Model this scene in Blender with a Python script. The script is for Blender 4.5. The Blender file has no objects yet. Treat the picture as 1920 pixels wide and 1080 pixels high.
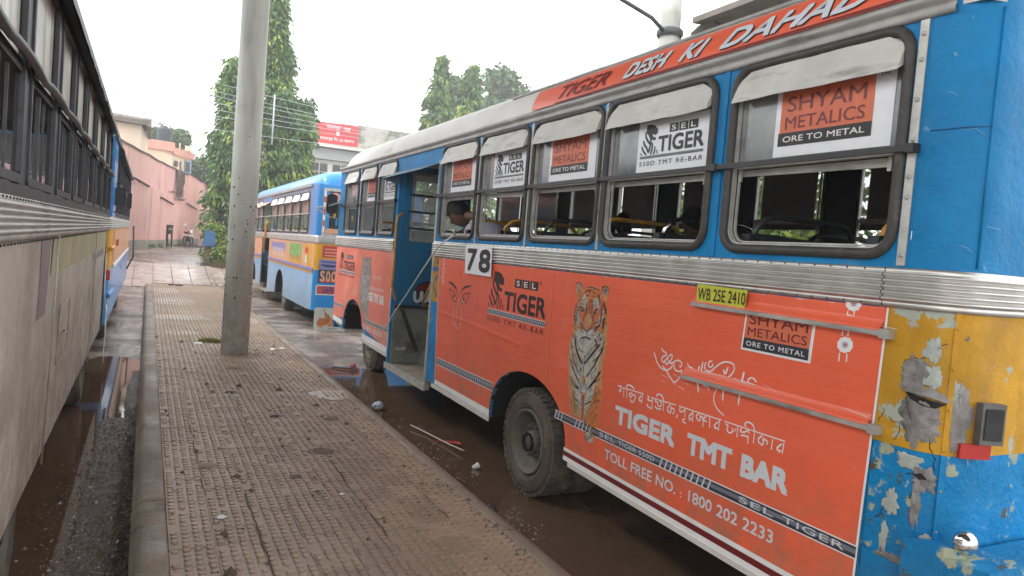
import bpy, math, random
from mathutils import Vector, Matrix
random.seed(7)
SC = bpy.context.scene
COL = SC.collection
R = math.radians

# ---------------------------------------------------------------- camera
def make_camera():
    rt = Vector(CAM_R); up = Vector(CAM_U); fw = Vector(CAM_F)
    m = Matrix((rt, up, -fw)).transposed().to_4x4()
    m.translation = Vector((0, 0, 2.0))
    cd = bpy.data.cameras.new('camera')
    cd.sensor_width = 36.0
    cd.lens = 1350.0 / 1920.0 * 36.0
    cd.clip_start = 0.05
    cd.clip_end = 2000
    ob = bpy.data.objects.new('camera', cd)
    ob.matrix_world = m
    COL.objects.link(ob)
    SC.camera = ob
CAM_R = (0.88969816, -0.44954623, 0.07965788)
CAM_U = (-0.04984969, 0.07778073, 0.99572344)
CAM_F = (0.45381956, 0.88986423, -0.04679163)
make_camera()

# ---------------------------------------------------------------- sky, sun, exposure
def make_world():
    w = bpy.data.worlds.new('World'); SC.world = w; w.use_nodes = True
    nt = w.node_tree; bg = nt.nodes['Background']
    sky = nt.nodes.new('ShaderNodeTexSky'); sky.sky_type = 'NISHITA'; sky.sun_disc = False
    sky.sun_elevation = R(48); sky.sun_rotation = R(-55)
    mx = nt.nodes.new('ShaderNodeMix'); mx.data_type = 'RGBA'
    tc = nt.nodes.new('ShaderNodeTexCoord')
    nz = nt.nodes.new('ShaderNodeTexNoise'); nz.inputs['Scale'].default_value = 2.2; nz.inputs['Detail'].default_value = 5
    nt.links.new(tc.outputs['Generated'], nz.inputs['Vector'])
    cr = nt.nodes.new('ShaderNodeValToRGB')
    cr.color_ramp.elements[0].position = .3; cr.color_ramp.elements[0].color = (13.2, 13.4, 13.6, 1)
    cr.color_ramp.elements[1].position = .7; cr.color_ramp.elements[1].color = (15.5, 15.5, 15.4, 1)
    nt.links.new(nz.outputs['Fac'], cr.inputs['Fac'])
    mx.inputs['Factor'].default_value = .93
    nt.links.new(sky.outputs['Color'], mx.inputs['A']); nt.links.new(cr.outputs['Color'], mx.inputs['B'])
    nt.links.new(mx.outputs['Result'], bg.inputs['Color'])
    bg.inputs['Strength'].default_value = 0.1
make_world()
sd = bpy.data.lights.new('sun', 'SUN'); sd.energy = 1.0; sd.angle = R(14); sd.color = (1, .97, .93)
so = bpy.data.objects.new('sun', sd); COL.objects.link(so)
so.rotation_euler = Vector((-.62, .25, .80)).to_track_quat('Z', 'Y').to_euler()
SC.view_settings.view_transform = 'Standard'; SC.view_settings.look = 'None'
SC.view_settings.exposure = 0.98; SC.view_settings.gamma = 1
SC.view_settings.use_curve_mapping = False
SC.cycles.max_bounces = 6
SC.cycles.use_denoising = True

# ---------------------------------------------------------------- materials
MATS = {}
def mat(name, col=(.5, .5, .5), rough=.5, metal=0., var=None, col2=None, thr=None, bump=None, coat=0., spec=.5,
        trans=0., rvar=None, streak=None, detail=6, emit=None, alpha=1., zdirt=None, orand=0.):
    """var=(scale, amount) soft value change; col2+thr=(scale, lo, hi) a second colour in patches;
    streak=(scale, lo, hi, colour) dirt running down; bump=(scale, strength[, dist]); rvar=(scale, lo, hi) roughness patches"""
    m = bpy.data.materials.new(name); m.use_nodes = True
    nt = m.node_tree; N = nt.nodes; L = nt.links
    b = N['Principled BSDF']
    b.inputs['Roughness'].default_value = rough; b.inputs['Metallic'].default_value = metal
    b.inputs['Specular IOR Level'].default_value = spec
    b.inputs['Coat Weight'].default_value = coat
    b.inputs['Transmission Weight'].default_value = trans
    b.inputs['Alpha'].default_value = alpha
    c4 = lambda c: (c[0], c[1], c[2], 1)
    b.inputs['Base Color'].default_value = c4(col)
    tc = N.new('ShaderNodeTexCoord')
    def noise(scale, det=detail, vec=None, sc3=None):
        n = N.new('ShaderNodeTexNoise'); n.inputs['Scale'].default_value = scale; n.inputs['Detail'].default_value = det
        n.inputs['Roughness'].default_value = .62
        src = tc.outputs['Object']
        if sc3:
            mp = N.new('ShaderNodeMapping'); mp.inputs['Scale'].default_value = sc3
            L.new(src, mp.inputs['Vector']); src = mp.outputs['Vector']
        L.new(src, n.inputs['Vector']); return n.outputs['Fac']
    def ramp(fac, lo, hi):
        r = N.new('ShaderNodeMapRange'); r.inputs['From Min'].default_value = lo; r.inputs['From Max'].default_value = hi
        L.new(fac, r.inputs['Value']); return r.outputs['Result']
    def mix(fac, a, bb, mode='MIX'):
        x = N.new('ShaderNodeMix'); x.data_type = 'RGBA'; x.blend_type = mode
        if hasattr(fac, 'is_linked'): L.new(fac, x.inputs['Factor'])
        else: x.inputs['Factor'].default_value = fac
        for s, v in (('A', a), ('B', bb)):
            if isinstance(v, tuple): x.inputs[s].default_value = c4(v)
            else: L.new(v, x.inputs[s])
        return x.outputs['Result']
    cur = col
    if var:
        f = ramp(noise(var[0]), .3, .7); a = var[1]
        cur = mix(f, tuple(c * (1 - a) for c in col[:3]), tuple(min(1, c * (1 + a)) for c in col[:3]))
    if col2:
        cols = col2 if isinstance(col2, list) else [(col2, thr)]
        for c2, t in cols:
            f = ramp(noise(t[0], 8, sc3=(t[3] if len(t) > 3 else None)), t[1], t[2])
            cur = mix(f, cur, c2)
            if metal: pass
    if streak:
        f = ramp(noise(streak[0], 5, sc3=(1, 1, .12)), streak[1], streak[2])
        cur = mix(f, cur, streak[3])
    if zdirt:   # splashes and dust that thin out with height: (full at z, gone at z, colour, amount)
        sx = N.new('ShaderNodeSeparateXYZ'); L.new(tc.outputs['Object'], sx.inputs[0])
        r = N.new('ShaderNodeMapRange'); r.inputs['From Min'].default_value = zdirt[1]; r.inputs['From Max'].default_value = zdirt[0]
        L.new(sx.outputs['Z'], r.inputs['Value'])
        ml = N.new('ShaderNodeMath'); ml.operation = 'MULTIPLY'; L.new(r.outputs['Result'], ml.inputs[0]); L.new(ramp(noise(7, 8), .38, .66), ml.inputs[1])
        m2 = N.new('ShaderNodeMath'); m2.operation = 'MULTIPLY'; L.new(ml.outputs[0], m2.inputs[0]); m2.inputs[1].default_value = zdirt[3]
        cur = mix(m2.outputs[0], cur, zdirt[2])
    if orand:
        oi = N.new('ShaderNodeObjectInfo'); r = N.new('ShaderNodeMapRange'); r.inputs['To Min'].default_value = 1 - orand; r.inputs['To Max'].default_value = 1 + orand
        L.new(oi.outputs['Random'], r.inputs['Value']); cc = N.new('ShaderNodeCombineColor')
        for i_ in range(3): L.new(r.outputs['Result'], cc.inputs[i_])
        cur = mix(1.0, cur, cc.outputs[0], 'MULTIPLY')
    if not isinstance(cur, tuple): L.new(cur, b.inputs['Base Color'])
    if rvar:
        L.new(ramp(noise(rvar[0]), .35, .65), (mr := N.new('ShaderNodeMapRange')).inputs['Value'])
        mr.inputs['To Min'].default_value = rvar[1]; mr.inputs['To Max'].default_value = rvar[2]
        L.new(mr.outputs['Result'], b.inputs['Roughness'])
    if bump:
        bs = bump if isinstance(bump, list) else [bump]
        prev = None
        for q in bs:
            bn = N.new('ShaderNodeBump'); bn.inputs['Strength'].default_value = q[1]
            bn.inputs['Distance'].default_value = q[2] if len(q) > 2 else .01
            L.new(noise(q[0], 6, sc3=(q[3] if len(q) > 3 else None)), bn.inputs['Height'])
            if prev: L.new(prev, bn.inputs['Normal'])
            prev = bn.outputs['Normal']
        L.new(prev, b.inputs['Normal'])
    if emit:
        b.inputs['Emission Color'].default_value = c4(emit[0]); b.inputs['Emission Strength'].default_value = emit[1]
    MATS[name] = m
    return name

mat('orange', (.80, .125, .055), .42, var=(1.3, .08), col2=[((.66, .24, .15), (3.1, .64, .74)), ((.70, .32, .24), (24, .70, .74))], bump=[(1.4, .7, .03, (1, .5, 1.6)), (9, .12, .01), (38, .08, .003)], coat=.15, zdirt=(.45, 1.15, (.30, .17, .11), .75))
mat('orange_faded', (.78, .20, .13), .5, var=(1.6, .12), col2=[((.72, .34, .26), (2.2, .55, .75))], bump=[(3, .8, .02), (30, .1, .003)], zdirt=(.6, 1.2, (.34, .22, .16), .7))
mat('white', (.76, .76, .76), .5, var=(9, .05))
mat('print_grey', (.62, .66, .70), .45)
mat('ink', (.03, .018, .014), .4)
mat('maroon', (.16, .012, .015), .4)
mat('black', (.012, .011, .011), .45)
mat('tan', (.55, .30, .12), .45, var=(40, .25))
mat('fur_orange', (.60, .19, .05), .45, var=(45, .3))
mat('rust', (.42, .10, .03), .45, var=(50, .2))
mat('fur_white', (.50, .48, .44), .45, var=(40, .25))
mat('grey', (.33, .31, .28), .45, var=(50, .3))
mat('pink', (.55, .18, .14), .45)
mat('lilac', (.42, .36, .45), .45)
mat('steel', (.62, .52, .42), .4)
mat('steeld', (.18, .13, .1), .4)
mat('rebar_dark', (.03, .035, .05), .35)
mat('rebar_mid', (.16, .18, .22), .35)
mat('rebar_light', (.6, .63, .68), .35)
mat('paper', (.78, .79, .82), .5, var=(14, .04), bump=(14, .3, .004))
mat('poster_orange', (.62, .15, .07), .5, var=(10, .08))
mat('plate_yellow', (.52, .52, .04), .5, var=(20, .12), bump=(24, .3, .003))
mat('blue_paint', (.002, .19, .44), .5, spec=.25, var=(1.7, .22), col2=[((.20, .38, .52), (11, .66, .72)), ((.06, .10, .14), (16, .70, .76))],
    streak=(5, .62, .8, (.10, .28, .46)), bump=[(3.5, .6, .03), (14, .35, .01), (60, .15, .002)])
mat('blue_worn', (.002, .20, .46), .5, spec=.25, var=(2.0, .25), col2=[((.35, .38, .27), (6.3, .585, .61)), ((.09, .085, .08), (9.1, .63, .645)), ((.30, .42, .45), (19, .67, .71))],
    bump=[(6.3, .8, .02), (2.5, .9, .04), (30, .5, .004)], zdirt=(.4, 1.0, (.12, .10, .08), .6))
mat('blue_deep', (.006, .12, .30), .45, var=(3, .2), col2=[((.02, .03, .05), (14, .66, .72))])
mat('yellow_worn', (.52, .27, .015), .55, spec=.3, streak=(5, .52, .85, (.26, .14, .03)), var=(2, .3), col2=[((.38, .42, .36), (6, .62, .635)), ((.13, .12, .11), (5.1, .645, .66)), ((.20, .11, .02), (13, .66, .76))],
    bump=[(5.5, .8, .02), (35, .4, .004)])
mat('bare_metal', (.24, .23, .22), .6, metal=.3, var=(18, .4), col2=[((.10, .09, .08), (14, .55, .7))], bump=[(16, .7, .01)])
mat('primer', (.36, .40, .36), .6, var=(20, .2), bump=[(30, .4, .004)])
mat('aluminium', (.58, .57, .54), .36, metal=.75, var=(5, .15), col2=[((.22, .21, .19), (7, .60, .72, (1, .3, 3))), ((.16, .15, .13), (30, .68, .75))], bump=(12, .25, .006))
mat('alu_dirty', (.44, .43, .40), .5, metal=.4, var=(5, .2), col2=[((.16, .15, .13), (6, .55, .7, (1, .3, 2)))], bump=(12, .25, .006))
mat('alu_frame', (.50, .49, .46), .45, metal=.3, var=(12, .2))
mat('gutter', (.36, .355, .34), .5, metal=.3, var=(6, .2), col2=[((.14, .13, .12), (10, .6, .72, (1, .25, 2)))], bump=(9, .4, .012))
mat('rubber', (.045, .042, .038), .55, var=(14, .3), col2=((.13, .10, .065)), thr=(8, .6, .75))
mat('tyre_mud', (.085, .072, .058), .8, var=(9, .3), col2=((.17, .145, .11)), thr=(5, .5, .7), bump=(50, .4, .004))
mat('rim_mud', (.12, .108, .092), .7, var=(9, .25), bump=(40, .3, .003))
mat('flap_vinyl', (.56, .55, .51), .5, var=(4, .12), col2=[((.28, .26, .23), (7, .56, .74, (1, .35, 2))), ((.2, .17, .14), (22, .68, .74))], bump=[(6, .9, .02, (1, .5, 2)), (26, .3, .005)])
mat('glass_grimy', (.20, .21, .21), .12, var=(3, .5), spec=.6)
mat('glass_pane', (.55, .57, .56), .08, spec=.6, alpha=.35)
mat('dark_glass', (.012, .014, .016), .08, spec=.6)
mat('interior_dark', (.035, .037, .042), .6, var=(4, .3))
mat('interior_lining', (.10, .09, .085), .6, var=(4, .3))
mat('seat_vinyl', (.022, .028, .036), .45, var=(8, .3), bump=(25, .2, .004))
mat('handle_yellow', (.50, .25, .03), .4, var=(14, .3), col2=((.12, .06, .02)), thr=(22, .62, .7))
mat('black_steel', (.025, .024, .024), .4, var=(20, .3))
mat('roof_white', (.60, .58, .55), .45, var=(2, .1), col2=[((.33, .26, .22), (5, .62, .76, (1, .25, 2)))], bump=(5, .4, .015))
mat('chassis', (.012, .011, .010), .8)
mat('chrome', (.7, .7, .7), .14, metal=1)
mat('reflector', (.45, .02, .015), .35)
mat('lamp_amber', (.5, .12, .01), .3)
mat('step_grey', (.22, .225, .20), .55, metal=.25, var=(4, .3), col2=((.09, .08, .06)), thr=(5, .55, .7), bump=(8, .4, .008))
mat('step_floor', (.30, .26, .20), .6, var=(6, .3), col2=((.06, .05, .04)), thr=(14, .6, .66))
mat('rope', (.62, .62, .58), .7)

# ---------------------------------------------------------------- mesh helpers
class MB:
    def __init__(s): s.v = []; s.f = []; s.mi = []; s.ms = []; s.sm = []; s.cur = 0; s.smooth = False
    def use(s, m):
        if m not in s.ms: s.ms.append(m)
        s.cur = s.ms.index(m); return s
    def face(s, idx):
        s.f.append(tuple(idx)); s.mi.append(s.cur); s.sm.append(s.smooth)
    def add(s, pts):
        k = len(s.v); s.v.extend([tuple(p) for p in pts]); return k
    def poly(s, pts):
        k = s.add(pts); s.face(range(k, k + len(pts))); return s
    def box(s, x0, y0, z0, x1, y1, z1):
        k = s.add([(x, y, z) for z in (z0, z1) for y in (y0, y1) for x in (x0, x1)])
        for q in ((0, 1, 3, 2), (4, 5, 7, 6), (0, 1, 5, 4), (2, 3, 7, 6), (0, 2, 6, 4), (1, 3, 7, 5)): s.face([k + i for i in q])
        return s
    def obox(s, c, ax, ay, az):
        c = Vector(c); ax = Vector(ax); ay = Vector(ay); az = Vector(az)
        k = s.add([c + ax * i + ay * j + az * l for l in (-.5, .5) for j in (-.5, .5) for i in (-.5, .5)])
        for q in ((0, 1, 3, 2), (4, 5, 7, 6), (0, 1, 5, 4), (2, 3, 7, 6), (0, 2, 6, 4), (1, 3, 7, 5)): s.face([k + i for i in q])
        return s
    def prism(s, pts, off):
        off = Vector(off); n = len(pts)
        k = s.add(pts); k2 = s.add([Vector(p) + off for p in pts])
        s.face(range(k, k + n)); s.face(range(k2 + n - 1, k2 - 1, -1))
        for i in range(n):
            j = (i + 1) % n; s.face((k + i, k + j, k2 + j, k2 + i))
        return s
    def tube(s, pts, r, n=8, closed=False, caps=True):
        pts = [Vector(p) for p in pts]; m = len(pts); ks = []
        old = s.smooth; s.smooth = True
        up = Vector((0, 0, 1)); last = None
        for i, p in enumerate(pts):
            if closed: t = pts[(i + 1) % m] - pts[i - 1]
            else: t = pts[min(i + 1, m - 1)] - pts[max(i - 1, 0)]
            if t.length < 1e-9: t = Vector((0, 0, 1))
            t.normalize()
            if last is None:
                a = up.cross(t)
                if a.length < .1: a = Vector((1, 0, 0)).cross(t)
            else: a = last - t * last.dot(t)
            a.normalize(); last = a; b = t.cross(a)
            rr = r[i] if isinstance(r, (list, tuple)) else r
            ks.append(s.add([p + (a * math.cos(2 * math.pi * q / n) + b * math.sin(2 * math.pi * q / n)) * rr for q in range(n)]))
        for i in range(m if closed else m - 1):
            k = ks[i]; l = ks[(i + 1) % m]
            for q in range(n): s.face((k + q, k + (q + 1) % n, l + (q + 1) % n, l + q))
        s.smooth = old
        if caps and not closed:
            s.face([ks[0] + q for q in range(n)][::-1]); s.face([ks[-1] + q for q in range(n)])
        return s
    def lathe(s, prof, c, axis='X', n=24, smooth=True, a0=0., a1=2 * math.pi):
        old = s.smooth; s.smooth = smooth; c = Vector(c); ks = []
        full = abs(a1 - a0 - 2 * math.pi) < 1e-6; nn = n if full else n + 1
        for r, h in prof:
            ring = []
            for q in range(nn):
                a = a0 + (a1 - a0) * q / n; u, w = r * math.cos(a), r * math.sin(a)
                ring.append(c + (Vector((h, u, w)) if axis == 'X' else Vector((u, w, h)) if axis == 'Z' else Vector((u, h, w))))
            ks.append(s.add(ring))
        for i in range(len(ks) - 1):
            for q in range(n):
                j = (q + 1) % nn; s.face((ks[i] + q, ks[i] + j, ks[i + 1] + j, ks[i + 1] + q))
        s.smooth = old; return s
    def loft(s, rings, closed=True, smooth=True):
        old = s.smooth; s.smooth = smooth; ks = [s.add(r) for r in rings]; n = len(rings[0])
        for i in range(len(ks) - 1):
            for q in range(n if closed else n - 1):
                j = (q + 1) % n; s.face((ks[i] + q, ks[i] + j, ks[i + 1] + j, ks[i + 1] + q))
        s.smooth = old; return s
    def sphere(s, c, rx, ry=None, rz=None, n=12, m=8):
        ry = ry or rx; rz = rz or rx; c = Vector(c)
        return s.loft([[c + Vector((rx * math.sin(math.pi * i / m) * math.cos(2 * math.pi * q / n), ry * math.sin(math.pi * i / m) * math.sin(2 * math.pi * q / n), rz * math.cos(math.pi * i / m))) for q in range(n)] for i in range(m + 1)])
    def build(s, name, material=None, parent=None, props=None):
        me = bpy.data.meshes.new(name)
        me.from_pydata(s.v, [], s.f)
        ms = [material] if material else s.ms
        for m in ms: me.materials.append(bpy.data.materials[MATS[m].name])
        if not material and len(ms) > 1: me.polygons.foreach_set('material_index', s.mi)
        if any(s.sm): me.polygons.foreach_set('use_smooth', s.sm)
        me.update()
        return link(name, me, parent, props)

def link(name, data, parent=None, props=None):
    o = bpy.data.objects.new(name, data); COL.objects.link(o)
    if parent is not None: attach(o, parent)
    if props:
        for k, v in props.items(): o[k] = v
    return o
ORIG = {}
def attach(o, parent):
    o.parent = parent
    o.matrix_parent_inverse = ORIG[parent.name] if parent.name in ORIG else Matrix()
def thing(name, label, cat, loc=(0, 0, 0), group=None):
    o = bpy.data.objects.new(name, None); COL.objects.link(o); o.location = loc; o.empty_display_size = .2
    ORIG[o.name] = Matrix.Translation(-Vector(loc))
    o['label'] = label; o['category'] = cat
    if group: o['group'] = group
    return o
def tag(o, label, cat, group=None):
    o['label'] = label; o['category'] = cat
    if group: o['group'] = group
    return o
def struct(o): o['kind'] = 'structure'; return o
def stuff(o): o['kind'] = 'stuff'; return o
def copy_thing(root, loc, rz=0, sc=1, label=None):
    """a copy of a thing with its parts and sub-parts; parts keep their mesh data"""
    r = root.copy(); COL.objects.link(r); r.location = loc; r.rotation_euler = (0, 0, rz); r.scale = (sc, sc, sc)
    if label: r['label'] = label
    def rec(src, dst):
        for ch in [c for c in COL.objects if c.parent == src]:
            c = ch.copy(); COL.objects.link(c); c.parent = dst; rec(ch, c)
    rec(root, r); return r

def lerp(a, b, t): return a + (b - a) * t
def rr(s0, s1, z0, z1, r, n=5):
    """rounded rectangle as a list of (s, z), counter clockwise"""
    o = []
    for cx, cz, a0 in ((s1 - r, z0 + r, -90), (s1 - r, z1 - r, 0), (s0 + r, z1 - r, 90), (s0 + r, z0 + r, 180)):
        for i in range(n + 1):
            a = R(a0 + 90 * i / n); o.append((cx + r * math.cos(a), cz + r * math.sin(a)))
    return o
class Side:
    """a vertical bus side: s runs along the bus (world Y), z up, d outward"""
    def __init__(s, X, out): s.X = X; s.out = out
    def p(s, a, z, d=0.): return (s.X + s.out * d, a, z)
class Face:
    """a vertical end face: s runs along world X, z up, d outward (towards -Y)"""
    def __init__(s, Y, out=-1): s.Y = Y; s.out = out
    def p(s, a, z, d=0.): return (a, s.Y + s.out * d, z)
class Slab:
    def __init__(s, o, u, w, nrm): s.o = Vector(o); s.u = Vector(u); s.w = Vector(w); s.nr = Vector(nrm)
    def p(s, a, z, d=0.): return s.o + s.u * a + s.w * z + s.nr * d

def flat(mb, S, pts, d): mb.poly([S.p(a, z, d) for a, z in pts])
def plate(mb, S, pts, d, th=.003): mb.prism([S.p(a, z, d) for a, z in pts], Vector(S.p(0, 0, d + th)) - Vector(S.p(0, 0, d)))
def ring_panel(mb, S, box, hole, d0=0., dep=.03):
    """wall panel (box = s0,s1,z0,z1) with a rounded window hole, with reveal"""
    s0, s1, z0, z1 = box; n = len(hole) // 4 - 1
    cor = [(s1, z0), (s1, z1), (s0, z1), (s0, z0)]
    k = mb.add([S.p(a, z, d0) for a, z in hole]); c = mb.add([S.p(a, z, d0) for a, z in cor]); m = len(hole)
    kb = mb.add([S.p(a, z, d0 - dep) for a, z in hole])
    for q in range(4):
        for i in range(n): mb.face((k + q * (n + 1) + i, k + q * (n + 1) + i + 1, c + q))
        a = k + q * (n + 1) + n; b = k + ((q + 1) * (n + 1)) % m
        mb.face((a, b, c + (q + 1) % 4, c + q))
    for i in range(m):
        j = (i + 1) % m; mb.face((k + i, k + j, kb + j, kb + i))
def ring_flat(mb, S, outer, inner, d, th):
    n = len(outer)
    a = mb.add([S.p(x, z, d) for x, z in outer]); b = mb.add([S.p(x, z, d) for x, z in inner])
    a2 = mb.add([S.p(x, z, d + th) for x, z in outer]); b2 = mb.add([S.p(x, z, d + th) for x, z in inner])
    for i in range(n):
        j = (i + 1) % n
        mb.face((a2 + i, a2 + j, b2 + j, b2 + i)); mb.face((a + i, a + j, a2 + j, a2 + i)); mb.face((b + i, b + j, b2 + j, b2 + i))
def ribbon(mb, S, pts, w, d):
    """flat stroke of width w along (s, z) points with round-ish ends"""
    P = [Vector(p) for p in pts]
    Q = [P[0]]
    for q in P[1:]:
        if (q - Q[-1]).length > 1e-4: Q.append(q)
    if len(Q) < 2: return
    if len(Q) > 2:   # one pass of corner rounding
        closed = (Q[0] - Q[-1]).length < 1e-3
        o = [Q[0]]
        for i in range(len(Q) - 1):
            a, b = Q[i], Q[i + 1]
            o += [a.lerp(b, .25), a.lerp(b, .75)]
        o.append(Q[-1]); Q = o
    L = []; Rr = []
    for i, q in enumerate(Q):
        t = Q[min(i + 1, len(Q) - 1)] - Q[max(i - 1, 0)]
        if t.length < 1e-6: t = Vector((1, 0))
        t.normalize(); nn = Vector((-t.y, t.x)) * (w / 2)
        if i in (0, len(Q) - 1): nn *= .7
        L.append(q + nn); Rr.append(q - nn)
    k = mb.add([S.p(p.x, p.y, d) for p in L]); l = mb.add([S.p(p.x, p.y, d) for p in Rr])
    for i in range(len(Q) - 1): mb.face((k + i, k + i + 1, l + i + 1, l + i))
_tc = {}
def text_outline(body, bold, shear, space):
    key = (body, bold, shear, space)
    if key in _tc: return _tc[key]
    c = bpy.data.curves.new('lettering', 'FONT'); c.body = body; c.size = 1; c.offset = bold; c.shear = shear
    c.resolution_u = 3; c.space_character = space; c.fill_mode = 'FRONT'
    o = bpy.data.objects.new('lettering', c); COL.objects.link(o)
    me = bpy.data.meshes.new_from_object(o.evaluated_get(bpy.context.evaluated_depsgraph_get()))
    vs = [(v.co.x, v.co.y) for v in me.vertices]; fs = [tuple(p.vertices) for p in me.polygons]
    bpy.data.objects.remove(o); bpy.data.curves.remove(c); bpy.data.meshes.remove(me)
    _tc[key] = (vs, fs); return _tc[key]
def letter(mb, S, body, sl, zb, sr, zt, d, bold=0., shear=0., space=1., slope=0.):
    """lettering fitted between s = sl (left as read) .. sr and zb .. zt"""
    vs, fs = text_outline(body, 0., shear, space)
    if not vs: return
    if bold > 0.001:   # heavier strokes: shifted layers, each a hair above the last
        h = abs(zt - zb); e = bold * h * .75; sg = 1 if sr > sl else -1
        for i, (ox, oz) in enumerate(((-1, -1), (1, -1), (-1, 1), (1, 1), (0, 0))):
            letter(mb, S, body, sl + sg * e * (1 + ox), zb + e * (1 + oz), sr - sg * e * (1 - ox), zt - e * (1 - oz), d + .00012 * i, 0., shear, space, slope)
        return
    x0 = min(v[0] for v in vs); x1 = max(v[0] for v in vs); y0 = min(v[1] for v in vs); y1 = max(v[1] for v in vs)
    k = mb.add([S.p(lerp(sl, sr, (x - x0) / (x1 - x0)), lerp(zb, zt, (y - y0) / (y1 - y0)) + slope * (x - x0) / (x1 - x0), d) for x, y in vs])
    for f in fs: mb.face([k + i for i in f])
def words(par, mt, S, text, a, b, z0, z1, d, bold=0., space=1.):
    """a line of lettering with every word an object of its own"""
    ext = lambda t: (lambda v: (min(x for x, y in v), max(x for x, y in v)))(text_outline(t, 0., 0., space)[0])
    X0, X1 = ext(text); ws = text.split(' ')
    for i, w in enumerate(ws):
        e = ext(' '.join(ws[:i + 1]))[1]; q = ext(w); s_ = e - (q[1] - q[0]); m = MB(); m.use(mt)
        h = (z1 - z0) * (.45 if w == ':' else 1)
        letter(m, S, w, lerp(a, b, (s_ - X0) / (X1 - X0)), z0, lerp(a, b, (e - X0) / (X1 - X0)), z0 + h, d, bold * (z1 - z0) / h * .6 if w == ':' else bold, 0, space)
        m.build('lettering', None, par)
def rgrid(xs, ys, fn, mb=None):
    mb = mb or MB(); nx = len(xs); k = len(mb.v)
    mb.v.extend([(x, y, fn(x, y)) for y in ys for x in xs])
    for j in range(len(ys) - 1):
        for i in range(nx - 1): mb.face((k + j * nx + i, k + j * nx + i + 1, k + (j + 1) * nx + i + 1, k + (j + 1) * nx + i))
    return mb
def frange(a, b, st):
    n = max(1, int(round((b - a) / st))); return [a + (b - a) * i / n for i in range(n + 1)]
from mathutils import noise as _mn
def fbm(x, y, z=0., o=3):
    s = 0; a = 1; t = 0
    for i in range(o): s += a * _mn.noise((x, y, z)); t += a; a *= .5; x *= 2.1; y *= 2.1
    return s / t

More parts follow.
